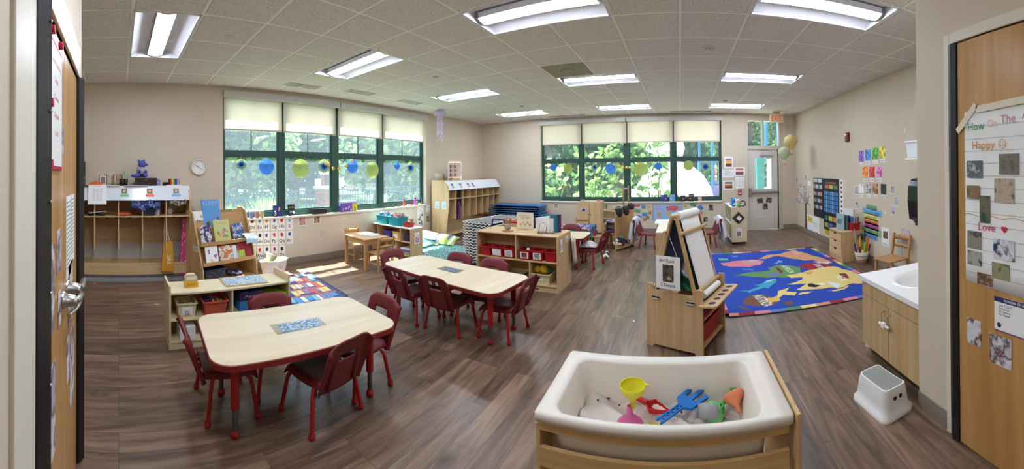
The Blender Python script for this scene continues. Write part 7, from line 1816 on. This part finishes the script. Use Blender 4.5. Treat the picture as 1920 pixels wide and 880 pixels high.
for k_,(px,py,r,l)in enumerate(((1310,741,.014,'dark flat shell by the back wall, left of the pale funnel'),(1333,742,.009,'dark pebble behind the pale green funnel'),(1366,755,.016,'speckled dark stone right of the green scoop handle'),(1382,745,.012,'grey-brown stone in the back right corner of the sand'),(1388,760,.010,'dark pebble behind the orange funnel'),(1111,745,.006,'small dark pebble leftmost in the sand'),(1131,743,.007,'small dark pebble, second from left in the sand'),(1151,756,.005,'tiny dark pebble below the yellow funnel rim'),(1267,773,.006,'small dark pebble under the blue fork handle'),(1231,757,.004,'tiny chip between the scoop and the blue fork'))):
 m=MB();m.ball((0,0,0),r,'pebble',8,(1.3,.9,.6));place(m,'pebble',SP(px,py,.385 if px>1200 else .395),k_,l,'pebble','pebbles and shells in the sand')
 # ------------------------------------------------------------------ sink counter, step stool
t=thing('sink_counter','low maple sink cabinet with white counter and two childproofed doors','sink cabinet',(0,0,0))
X0,Y0,Y1,ZC=CX+.03,1.80,2.58,.65
fr('carcass',t,(X0+.02,Y0,.09),(2.115,Y1,ZC-.16),'laminate');fr('end_panel',t,(X0+.02,Y1-.02,ZC-.16),(2.09,Y1,ZC-.036),'laminate');fr('toe_kick',t,(X0+.07,Y0,0),(2.1,Y1-.02,.09),C(60,50,42))
fr('drawer_front',t,(X0,Y0+.003,.50),(X0+.019,Y1-.003,ZC-.033),'laminate',.002)
dd=[fr('door',t,(X0,a,.095),(X0+.019,b,.495),'laminate',.002)for a,b in((Y0+.003,(Y0+Y1)/2-.003),((Y0+Y1)/2+.003,Y1-.003))]
for s,par in((-1,dd[0]),(1,dd[1])):
 y=(Y0+Y1)/2+s*.04;m=MB();m.tube([(X0,y,.35),(X0-.03,y,.35),(X0-.033,y,.36),(X0-.033,y,.45),(X0-.03,y,.46),(X0,y,.46)],.005,'steel',8);m.build('pull_handle',par)
m=MB();m.box((X0-.05,(Y0+Y1)/2-.07,.375),(X0-.035,(Y0+Y1)/2+.06,.39),'white_plastic');m.box((X0-.055,(Y0+Y1)/2-.02,.365),(X0-.03,(Y0+Y1)/2+.02,.40),'white_plastic');m.build('child_lock',t,bevel=.003)
# counter top with an oval opening
cx,cy,ra,rb=1.76,2.18,.235,.19;n=40
def oval(a,b,z):return[(cx+a*math.cos(2*PI*i/n),cy+b*math.sin(2*PI*i/n),z)for i in range(n)]
xa,xb,ya,yb=CX+.005,2.118,Y0-.005,2.60
def clampr(i):
 a=2*PI*i/n;c,s=math.cos(a),math.sin(a);f=min((xb-cx)/c if c>1e-6 else 9,(xa-cx)/c if c<-1e-6 else 9,(yb-cy)/s if s>1e-6 else 9,(ya-cy)/s if s<-1e-6 else 9);return(cx+c*f,cy+s*f)
edge=[clampr(i)for i in range(n)]
for cn in((xa,ya),(xa,yb),(xb,ya),(xb,yb)):
 j=min(range(n),key=lambda i:(edge[i][0]-cn[0])**2+(edge[i][1]-cn[1])**2);edge[j]=cn
m=MB();top=oval(ra,rb,ZC);v=[(x,y,ZC)for x,y in edge]+top+[(x,y,ZC-.035)for x,y in edge]
m.add(v,[(i,(i+1)%n,n+(i+1)%n,n+i)for i in range(n)]+[(2*n+i,2*n+(i+1)%n,(i+1)%n,i)for i in range(n)],'white_plastic');m.build('counter_top',t)
m=MB();rs=[oval(ra+.03,rb+.03,ZC+.001),oval(ra+.022,rb+.022,ZC+.012),oval(ra-.01,rb-.01,ZC+.008),oval(ra-.03,rb-.03,ZC-.03),oval(ra-.07,rb-.06,ZC-.12),oval(.03,.03,ZC-.14),oval(.001,.001,ZC-.14)]
v=[p_ for r_ in rs for p_ in r_];m.add(v,[(a*n+i,a*n+(i+1)%n,(a+1)*n+(i+1)%n,(a+1)*n+i)for a in range(6)for i in range(n)],plain('ceramic',(240,240,240),.12,coat=.4).name,True);m.build('basin',t)
m=MB();m.cyl((cx,cy,ZC-.141),(cx,cy,ZC-.135),.025,'steel',16);m.build('drain',t)
fr('backsplash',t,(2.095,Y0,ZC+.001),(2.118,2.60,ZC+.10),'white_plastic');
m=MB();m.tube([(2.03,2.18,ZC),(2.03,2.18,ZC+.12),(1.99,2.18,ZC+.16),(1.91,2.18,ZC+.15),(1.89,2.18,ZC+.12)],.012,'steel',10);m.build('faucet',t)
m=MB();m.lathe([(.05,0),(.052,.02),(.05,.23),(.045,.24),(1e-4,.24)],'white_plastic',(0,0,0),20);place(m,'white_bin',(X0+.06,Y1+.125,.21),0,'white rounded container just past the far end of the sink cabinet','bin');bpy.data.objects['white_bin'].location=(X0+.125,Y1+.075,0)
t=thing('step_stool','white plastic step stool with grey non-slip tread before the sink','step stool',(1.225,1.955,0),-PI/2+.12)
def st(v,top=False):
 w,d=.325-.040*v,.225-.022*v
 out=[]
 for x,y in rrect(w,d,.045,6):out.append((x,y+(.045*(1-(2*x/w)**2)*-1 if y>0 else 0)*v+(.018*(1-(2*x/w)**2))*(1 if y<0 else 0)*v,v*.165))
 return out
m=MB();rs=[[(x*1.08,y*1.12,0)for x,y,z in st(0)],[(x*1.08,y*1.12,.022)for x,y,z in st(0)],[(x,y,.032)for x,y,z in st(.15)],st(.5),st(.9),[(x*.97,y*.96,.17)for x,y,z in st(1)]]
k=len(rs[0]);v=[p_ for r_ in rs for p_ in r_];m.add(v,[(a*k+i,a*k+(i+1)%k,(a+1)*k+(i+1)%k,(a+1)*k+i)for a in range(5)for i in range(k)],'white_plastic',True);m.add(rs[-1],[tuple(range(k))],'white_plastic');m.build('body',t)
m=MB();pp=[(x*.90,y*.86,.1705)for x,y,z in st(1)];m.add(pp,[tuple(range(k))],plain('grey_tread',(150,152,146),.8).name)
m.build('tread',t,solid=.003);m=MB()
for i in range(11):
 for j in range(5):m.ball((-.095+i*.019,-.045+j*.018,.173),.0035,'grey_tread',6,(1,1,.5))
m.build('tread_dots',t)
for s in(-1,1):m=MB();m.add([(.1715,s*.022+.013*math.cos(a*PI/8),.115+.012*math.sin(a*PI/8))for a in range(16)],[tuple(range(16))],C(40,30,26),False,TR(-.020,0,0));m.build('grip_hole',t,solid=.004)
# ------------------------------------------------------------------ right wall
t=thing('towel_dispenser','black paper towel dispenser above the sink','paper towel dispenser',(2.119,2.54,1.22),-PI/2)
m=MB();m.prism([(0,-.22),(-.04,-.23),(-.06,-.20),(-.115,-.17),(-.135,0),(-.125,.14),(-.085,.20),(0,.215)],-.15,.10,plain('dispenser_black',(20,24,26),.22).name,Matrix(((0,0,1,0),(1,0,0,0),(0,1,0,0),(0,0,0,1))));m.build('cover',t,bevel=.02)
m=MB();m.box((-.12,-.07,-.235),(.07,-.02,-.215),'dark_metal');m.build('towel_slot',t)
t=thing('clear_bin','white translucent bin with a photo card high above the towel dispenser','bin',(2.02,2.56,1.62),-PI/2)
bin_mesh(.20,.16,.15,frosted('milky',(236,238,240),.12).name,.84).build('tub',t)
m=MB();m.box((.099,-.06,.03),(.1005,.05,.125),'paper');m.box((.1006,-.05,.04),(.102,.03,.115),pm((90,70,110),(150,90,70),(200,190,190),scale=20));m.build('photo_card',t)
m=MB();m.box((-.10,-.08,-.018),(.10,.10,-.004),'white_plastic');m.build('bracket',t)
p=onX(1592,265,RX);t=thing('alarm_strobe','dark red fire alarm strobe high on the right wall','alarm strobe',(RX-.001,p.y,p.z),-PI/2)
m=MB();m.box((-.06,-.045,-.08),(.06,0,.085),C(110,24,30,.35));m.build('housing',t,bevel=.01);m=MB();m.box((-.03,-.075,.02),(.03,-.046,.06),'white_plastic');m.build('lens',t,bevel=.008)
# tree decal and photos
t=thing('tree_decal','dark brown tree decal with bare branches on the right wall','wall decal',(RX-.002,8.05,0))
M=face_M((0,0,0),(-1,0,0));m=MB()
m.add([(-.09,.10,0),(.09,.10,0),(.045,.35,0),(.04,.66,0),(-.04,.66,0),(-.045,.35,0)],[(0,1,2,3,4,5)],plain('decal_brown',(84,70,62),.8).name,False,M);m.build('trunk',t,solid=.002)
for k,(a,b,c,w)in enumerate((((0,.62),(-.16,.82),(-.38,.90),.03),((0,.62),(-.10,.86),(-.16,1.12),.03),((0,.64),(.03,.86),(.02,1.16),.03),((0,.62),(.14,.80),(.22,.96),.03),((.10,.72),(.22,.70),(.30,.66),.02),((.14,.84),(.24,.86),(.34,.92),.02),((-.2,.84),(-.30,.80),(-.40,.80),.02))):
 m=MB();q_=[Vector((x,y,0))for x,y in(a,b,c)]
 for i in range(2):d=(q_[i+1]-q_[i]).normalized();s=Vector((-d.y,d.x,0));w0_,w1_=w*(1-.4*i)/2,w*(1-.4*(i+1))/2;m.add([q_[i]-s*w0_,q_[i]+s*w0_,q_[i+1]+s*w1_,q_[i+1]-s*w1_],[(0,1,2,3)],'decal_brown',False,M)
 m.build('branch',t,solid=.002)
TPH=[(1492,336,1496,348),(1509,333,1513,344),(1514,345,1520,354),(1499,348,1503,359),(1506,353,1510,363),(1494,357,1497,368),(1498,365,1504,375),(1508,364,1512,376),(1491,375,1496,385),(1496,380,1501,388),(1502,383,1508,391),(1517,362,1519,370)]
ON=['topmost at the corner','tallest white','blank white','upper left branch','upper middle branch','left branch tip','middle fork','right fork','lowest left','second lowest left','trunk fork','right branch tip']
for k,a in enumerate(TPH):picture('R',*a,'paper' if k==2 else pm((120,110,110),(196,190,190),(70,66,70),scale=20),'small photo on the tree decal, '+ON[k],group='photos on the tree decal')
# pocket charts
def chart(x0,y0,x1,y1,label,nm,fill):
 p,w,h,M=wall_item('R',x0,y0,x1,y1,nm,label,'chart');t=thing(nm,label,'pocket chart',p)
 m=MB();m.box((-w/2,-h/2,0),(w/2,h/2,.006),C(30,30,34),M);m.build('backing',t);fill(t,M,w,h)
def cards(t,M,w,h,rows,z=.0062):
 for(ry,rh,n,x0,x1,cols)in rows:
  for i in range(n):
   a=(-.5+x0+(x1-x0)*i/n)*w;b=(-.5+x0+(x1-x0)*(i+.84)/n)*w;m=MB();m.box((a,(.5-ry-rh)*h,z),(b,(.5-ry)*h,z+.0015),C(*cols[i%len(cols)]),M);m.build('pocket_card',t)
chart(1525,340,1543,413.5,'black pocket chart with five rows of photo cards nearest the tree decal','photo_pocket_chart',lambda t,M,w,h:cards(t,M,w,h,[(.02,.09,2,.05,.95,[(196,200,204),(216,220,224)]),(.17,.10,4,.06,.94,[(150,140,140),(190,200,210)]),(.36,.09,4,.06,.94,[(206,150,120),(120,110,110),(180,170,170)]),(.53,.09,4,.06,.94,[(150,130,130),(110,110,110),(200,190,190)]),(.70,.09,4,.06,.94,[(130,110,110),(180,180,180)])]))
def cal(t,M,w,h):
 m=MB();m.text('IT IS CALENDAR',h*.04,C(226,150,150),M@TR(0,h*.40,.0075),width=w*.7);m.build('title',t)
 cards(t,M,w,h,[(.12,.07,3,.12,.98,[(206,110,70),(196,190,80),(110,140,90)])]+[(.25+.083*r,.07,7,.03,.97,[(80,140,200),(110,170,220),(70,120,190)])for r in range(5)]+[(.72,.09,3,.08,.92,[(60,120,120),(206,190,70),(206,130,80)]),(.86,.09,3,.08,.92,[(150,170,90),(70,110,180),(60,56,60)])])
chart(1543.5,342,1572,441,'big black calendar pocket chart with blue number cards','calendar_pocket_chart',cal)
picture('R',1574,344,1580,412,None,'narrow white weather strip beside the calendar chart','poster','wall_strip',extra=lambda m,M,w,h:[m.box((-w*.25,h*(.38-i*.13),.0026),(w*.2,h*(.44-i*.13),.003),C(*[(110,50,40),(60,50,50)][i%2]),M)for i in range(7)])
t_=picture('R',1544,439,1566,450,C(200,170,40),'yellow sentence strips bunched under the calendar chart','paper strips','paper_strips',paper=C(226,216,110));
picture('R',1511,411,1534,461,None,'white ABC 123 poster standing against the right wall','poster','wall_poster',extra=lambda m,M,w,h:(m.box((-w*.45,h*.22,.0026),(-w*.02,h*.45,.003),C(232,200,80),M),m.text('ABC',h*.08,C(110,80,50),M@TR(-w*.23,h*.30,.0032),width=w*.3),m.text('ABC, 123',h*.05,C(90,120,170),M@TR(w*.22,h*.22,.0032),width=w*.36),m.text('& ME',h*.05,C(90,120,170),M@TR(w*.22,h*.13,.0032),width=w*.2),scatter([(96,140,90),(196,60,60),(110,150,100),(206,90,80)],12,.035,-.42,-.05,3)(m,M@TR(0,0,.0032),w,h)))
# colour collages
COLR=[((1611,291,1620,311),'purple',(110,80,160),'s'),((1623,289,1633,309),'blue',(60,120,200),0),((1636,285,1648,307),'green',(80,160,60),0),((1650,284,1661,305),'yellow',(222,200,60),0),((1617,321,1627,341),'orange',(230,120,50),0),((1630,321,1640,341),'red',(190,50,60),0),((1644,321,1654,341),'pink',(220,110,170),0),((1610,353,1619,370),'white',(222,216,206),0),((1624,353,1633,371),'grey',(150,150,156),0),((1636,353,1646,372),'brown',(150,100,70),0),((1651,354,1661,373),'black',(36,36,36),0)]
for(a,nm,c,_)in COLR:
 mt=pm(c,tuple(min(255,int(v*1.3)+16)for v in c),c,tuple(int(v*.7)for v in c),scale=22)
 picture('R',*a,mt,'%s magazine-scrap colour collage on the right wall'%nm,'collage','colour_collage','colour collages',border=0,paper=mt)
 picture('R',a[0]+1,a[3]+2,a[2]-1,a[3]+8,None,'tiny white name card under the %s collage'%nm,'name card','collage_card','collage name cards',txt=nm,ts=.8)
for a,l in(((1602,356,1609,373),'photo left of the white collage'),((1669,357,1677,372),'photo right of the black collage'),((1676,377,1684,395),'photo to the right, below the black collage'),((1669,395,1676,412),'photo beside the strips of class rules'),((1603,386,1609,399),'photo upper left of the class rules')):
 picture('R',*a,pm((90,80,100),(190,190,200),(110,90,90),scale=18),l+' on the right wall',group='photos around the colour collages')
RL=[('CLASS RULES',(120,170,130)),('CONTROL YOUR HANDS',(110,180,226)),('WALKING FEET',(232,220,120)),('GENTLE HANDS',(230,150,90)),('KIND WORDS',(196,90,150)),('LISTENING EARS',(140,180,130)),('BE SAFE',(110,170,220))]
RP=[(1623,393,1643,402),(1616,401,1652,412),(1620,410,1645,421),(1619,419,1645,430),(1619,427,1646,439),(1615,436,1650,449),(1617,445,1643,457)]
for(tx,c),a in zip(RL,RP):picture('R',*a,None,'strip reading %s in the class rules on right wall'%tx,'rule strip','rule_strip','class rule strips',txt=tx,ts=.62,paper=C(*c),roll=-.03)
picture('R',1651,436,1665,471,pm((70,56,44),(130,100,70),(50,44,40),scale=18),'white hanging sign with a brown photo and handwriting beside the rules','sign','hanging_sign',border=.2,txt='2 People',ts=.16)
for a,l in(((1657,405,1659,411),'white adhesive hook over the hanging sign'),((1697,250,1699,258),'white adhesive hook above the translucent bin')):
 picture('R',*a,None,l,'wall hook','wall_hook','adhesive hooks',paper='white_plastic')
 # drawer unit with books, baton basket, chair
t=thing('drawer_unit','small maple unit of three drawers against the right wall','drawer unit',(2.71,5.43,0),-PI/2)
fr('body',t,(-.25,-.19,0),(.25,.21,.48));fr('top',t,(-.255,-.215,.481),(.255,.215,.497),'maple_x')
for k in range(3):
 d=fr('drawer',t,(-.235,-.208,.09+k*.128),(.235,-.191,.21+k*.128),'maple_x');m=MB();m.box((-.045,-.2095,.182+k*.128),(.045,-.2075,.21+k*.128),C(36,26,20));m.build('finger_slot',d)
for k,(x,y,w,h,c,l)in enumerate(((2.60,5.42,.20,.27,(150,176,180),'pale teal book standing nearest on the drawer unit'),(2.66,5.40,.20,.25,(90,120,110),'dark green book second on the drawer unit'),(2.70,5.40,.18,.24,(50,50,54),'black book third on the drawer unit'),(2.77,5.42,.24,.34,(226,226,222),'tall white binder standing on the drawer unit'))):
 game_box(x,y,.498,-PI/2+.25,w,.02 if k<3 else .045,h,C(*c),l,['NIGHT','WILD','STARS','FILES'][k],(40,60,70)if k!=2 else(220,220,220),name='standing_book',cat='book')
bin_((2.78,5.26,.498),0,.16,.14,.13,'red_bin','red tub of magazines on the drawer unit',name='magazine_tub',cat='tub')
for k in range(6):m=MB();m.box((-.06,-.004,0),(.06,.004,.22),C(*[(70,110,160),(226,220,210),(140,60,60),(180,190,200),(210,180,100),(90,90,110)][k]));place(m,'magazine',(2.735+k*.018,5.26,.506),PI/2+.1*(k%2),'thin magazine standing in the red tub, number-free spine','magazine','magazines in the red tub')
for k in range(6):[o for o in SC.objects if o.name.startswith('magazine')and o.get('category')=='magazine'][k]['label']=['blue','cream','dark red','pale grey','tan','slate'][k]+' magazine standing in the red tub on the drawer unit'
m=MB();m.ball((0,0,.05),.05,C(60,60,84),14);place(m,'dark_ball',(2.83,5.14,.36),0,'dark blue ball wedged between drawer unit and baton basket','ball')
t=thing('rope_basket','cream rope basket banded in tan holding coloured batons','basket',(2.78,5.02,0))
plain('rope_cream',(222,214,196),.9,bump=.8,scale=20);plain('rope_tan',(170,150,124),.9,bump=.8,scale=20)
m=MB();m.lathe([(1e-4,0),(.085,0),(.095,.08)],'rope_tan',n=24);m.lathe([(.095,.08),(.105,.12)],'rope_cream',n=24);m.lathe([(.105,.12),(.108,.135)],'rope_tan',n=24);m.lathe([(.108,.135),(.116,.19),(.106,.19),(.085,.02)],'rope_cream',n=24);m.build('basket',t)
for k,(dx,dy,tx,ty,h,c,l,r)in enumerate(((-.06,.02,-.05,.01,.32,(70,30,130),'purple baton',.015),(-.025,.0,-.01,0,.27,(170,30,60),'crimson baton',.015),(.0,.03,.0,.02,.42,(226,180,40),'yellow baton',.015),(.01,-.04,.03,-.01,.35,(120,196,40),'lime green baton',.016),(.04,-.03,.06,-.02,.42,(226,96,30),'orange baton',.017),(.07,-.02,.07,-.02,.30,(30,40,60),'dark navy baton',.012),(.05,.05,.12,.03,.35,(60,60,60),'black wire loop handle',.005),(-.02,.06,-.07,.02,.55,(190,200,210),'thin silver wand',.006))):
 m=MB();m.cyl((dx,dy,.02),(dx+tx,dy+ty,h),r,C(*c,.35),12);place(m,'baton',(2.78,5.02,0),0,l+' standing in the cream rope basket','baton','batons in the rope basket')
o=dup(w0,(2.66,3.98,0),PI/2+.18,'solid wooden chair by the right wall beside the sink','x');del o['group']
o.scale=(1.15,1.15,1.12)
m=MB();m.lathe([(.10,0),(.12,.03),(.115,.06),(.12,.09)],C(190,160,190),n=20,M=Matrix.Rotation(-PI/2,4,'Y'));
picture('R',1688,440,1704,470,None,'lilac paper jellyfish cut-out on the right wall behind the chair','paper cut-out','paper_jellyfish',paper=C(190,164,186),extra=lambda m,M,w,h:m.add([(w*.4*math.cos(a*PI/6),h*.2+h*.25*math.sin(a*PI/6),.003)for a in range(12)],[tuple(range(12))],C(206,190,206),False,M))
picture('R',1679,460,1689,488,None,'faint green paper seaweed cut-out low on the right wall','paper cut-out','paper_seaweed',paper=C(180,186,172),extra=lines(4,(150,170,150)))
# ------------------------------------------------------------------ closet door papers (right edge)
p,w,h,M=wall_item('C',1815,205,1990,560,'','','')
XD=CX-.0215
t=thing('chart_paper','big ruled sheet How Do The Animals feel Happy and Love on closet door','chart paper',(XD,1.345,.92))
M=face_M((0,0,0),(-1,0,0));WP,HP=.62,.90
m=MB();m.grid(lambda u,v:(u*WP,v*HP-.03*u*(1-v),.004*math.sin(u*5)*(1-v)),8,8,'paper',M=M);m.build('sheet',t,solid=.001)
m=MB()
for i in range(13):m.box((.0,.05+i*.064-.0008,.0055),(WP,.05+i*.064+.0008,.0062),C(150,160,166),M)
m.build('ruled_lines',t)
for tx,x,y,s,c in(('How',.03,.80,.042,(60,140,90)),('Do',.17,.81,.036,(240,190,160)),('The',.25,.82,.042,(196,130,150)),('Animals',.38,.83,.04,(220,90,130)),('Happy',.06,.70,.042,(222,150,60)),('Love',.10,.28,.042,(206,60,90))):
 mm=MB();mm.text(tx,s,C(*c),M@TR(x,y,.0066),'L');mm.build('handwriting',t)
m=MB();pts=[(.27+.0012*16*math.sin(a)**3,.30+.0012*(13*math.cos(a)-5*math.cos(2*a)-2*math.cos(3*a)-math.cos(4*a)))for a in[i*PI/12 for i in range(24)]];m.add([(x,y,.0068)for x,y in pts],[tuple(range(24))],C(200,40,60),False,M);m.build('drawn_heart',t)
m=MB();m.tube([M@Vector((.26+.022*math.cos(a*PI/10),.72+.022*math.sin(a*PI/10),.007))for a in range(21)],.0015,C(222,150,60),4);m.tube([M@Vector((.26+.012*math.cos(a*PI/10+PI),.72+.012*math.sin(a*PI/10+PI),.007))for a in range(11)],.0013,C(222,150,60),4)
for s_ in(-1,1):m.ball(M@Vector((.26+s_*.008,.728,.007)),.002,C(222,150,60),6)
m.build('drawn_smile',t)
m=MB();m.tube([M@Vector((i*.03,.355+.006*math.sin(i*1.3),.0066))for i in range(20)],.0016,C(214,160,90),4);m.build('orange_rule',t)
for(x0,y0,x1,y1,cols,l)in((.02,.54,.13,.63,((150,150,156),(90,96,100),(220,220,220)),'photo of two dogs'),(.24,.56,.36,.66,((70,64,60),(130,120,110),(90,100,80)),'photo of meerkats'),(.02,.43,.11,.50,((90,70,50),(150,120,90),(70,90,50)),'photo of a brown donkey'),(.21,.42,.33,.54,((140,130,120),(190,170,150),(80,70,60)),'photo of a fluffy cat'),(.11,.31,.18,.45,((70,60,50),(120,110,90),(50,80,60)),'photo of a sloth'),(.02,.17,.12,.26,((70,110,160),(150,140,120),(60,60,60)),'photo of a leopard'),(.20,.14,.33,.24,((60,90,170),(226,226,226),(40,60,110)),'photo of two swans'),(.02,.08,.12,.155,((80,90,70),(170,170,160),(60,60,50)),'photo of a white lion'),(.19,.04,.30,.12,((90,120,80),(160,150,120),(60,100,60)),'photo of a giraffe'),(.09,-.01,.19,.05,((170,130,100),(110,80,60),(200,190,180)),'photo of a kangaroo')):
 m=MB();m.box((x0,y0+.01,.0062),(x1,y1+.01,.0078),pm(*cols,scale=24),M);tag(m.build('glued_photo',t),'animal snapshot: '+l[9:])
for k,(a,b,l)in enumerate((((-.05,.80),(.09,.93),'strip of masking tape across the upper corner of the chart paper'),((.09,.905),(.6,.93),'strip of masking tape along the top of the chart paper'))):
 m=MB();a=Vector(a+(.009,));b=Vector(b+(.009,));d=(b-a).normalized();s=Vector((-d.y,d.x,0))*.018;m.add([a-s,a+s,b+s,b-s],[(0,1,2,3)],C(226,216,196),False,M);place(m,'masking_tape',(XD,1.345,.92),0,l,'tape',solid=.0008)
t=thing('certificate','white certificate with navy heading and handwriting on closet door','certificate',(XD,1.145,.71))
m=MB();m.box((0,0,0),(.30,.17,.002),'paper',M);m.box((0,.145,.002),(.30,.17,.003),C(40,44,96),M);m.box((0,-.002,.0),(.30,.004,.003),C(120,60,130),M);m.build('sheet',t)
m=MB();m.text('WONDER OF LEARNING',.012,'paper',M@TR(.06,.152,.0035),'L',True)
for tx,y in(('June 9, 2023',.125),('Preschool',.11),('Ms. Jasmine',.095),('Ms. Dannie',.08)):m.text(tx,.011,C(60,60,66),M@TR(.03,y,.003),'L')
for i in range(6):m.text(['out of','school','thanks','you for','making','friends'][i],.011,C(60,60,66),M@TR(.19,.125-i*.018,.003),'L')
m.add([(.03+.013*math.cos(a*PI/8),.03+.013*math.sin(a*PI/8),.003)for a in range(16)],[tuple(range(16))],C(50,56,90),False,M);m.build('writing',t)
for(y,z,w,h,l)in((1.338,.585,.10,.135,'photo of children at a white table, left on the closet door'),(1.18,.535,.14,.15,'photo of children drawing at a long sheet, low on the closet door')):
 m=MB();m.box((0,0,0),(w,h,.002),pm((150,110,90),(220,220,224),(90,60,60),(200,196,200),scale=16),M);place(m,'door_photo',(XD,y,z),0,l,'photo','photos on the closet door')
 # ------------------------------------------------------------------ papers on the double doors (left edge)
M=face_M((0,0,0),(0,1,0));YD=DY-.0035
t=thing('magnetic_board','small whiteboard with bright red frame on the left door','whiteboard',(-1.22,YD,1.56))
m=MB();m.box((-.13,-.02,0),(.13,.42,.008),C(190,20,60),M);m.build('frame',t,bevel=.004)
m=MB();m.box((-.115,-.005,.0082),(.115,.405,.009),'white_plastic',M)
for i in range(5):m.text(['Good Morning','Snack','Centers','Outside','Lunch'][i],.02,C(206,110,120),M@TR(0,.34-i*.06,.0095))
m.build('writing_surface',t)
for k,(x,z)in enumerate(((-.10,.43),(.06,.435),(-.13,.19),(-.135,0.0))):m=MB();m.cyl(M@Vector((x,z,.006)),M@Vector((x,z,.022)),.014,C(190,20,60),12);m.build('magnet',t)
for k,(x,z,w,h,c,l)in enumerate(((-1.585,1.25,.16,.36,None,'long typed list on the second left door leaf'),(-1.72,1.27,.13,.32,None,'narrow typed list at the edge of the second left door leaf'),(-1.40,1.66,.05,.10,1,'tiny photo beside the red-framed whiteboard'),(-1.15,1.14,.16,.30,1,'tall photo below the whiteboard on the left door'),(-1.33,1.24,.10,.16,1,'photo at mid height by the door meeting line'),(-1.65,.98,.15,.28,1,'photo at mid height on the second left door leaf'),(-1.17,.72,.16,.32,1,'large photo left of the door levers, lower'),(-1.42-.15,.72,.08,.20,1,'photo under the far lever handle'),(-1.70,.62,.14,.36,1,'tall photo low on the second left door leaf'),(-1.20,.30,.15,.32,1,'lowest photo on the first left door leaf'),(-1.34,1.02,.07,.13,1,'small photo just above the lever handle'))):
 m=MB();m.box((-w/2,-h/2,0),(w/2,h/2,.0015),'paper' if c is None else pm((150,130,150),(226,220,226),(110,84,90),(190,180,200),scale=12),M)
 if c is None:
  for i in range(16):m.box((-w*.4,h*(.42-i*.053),.0018),(w*.3,h*(.435-i*.053),.0022),C(140,140,146),M)
 place(m,'door_paper',(x,YD,z),0,l,'photo' if c else 'typed list','papers on the double doors')
m=MB();q=random.Random(3)
for k_ in range(3):m=MB();m.box((-.02,-.004,0),(.02,.004,.001),'paper');place(m,'paper_scrap',tuple(onZ(*[(177,514),(294,553),(1182,600)][k_]))[:2]+(.0005,),k_,['tiny paper scrap on the floor before the cubbies','tiny paper scrap on the floor before the cream shelf','tiny paper scrap on the floor near the easel'][k_],'paper scrap')
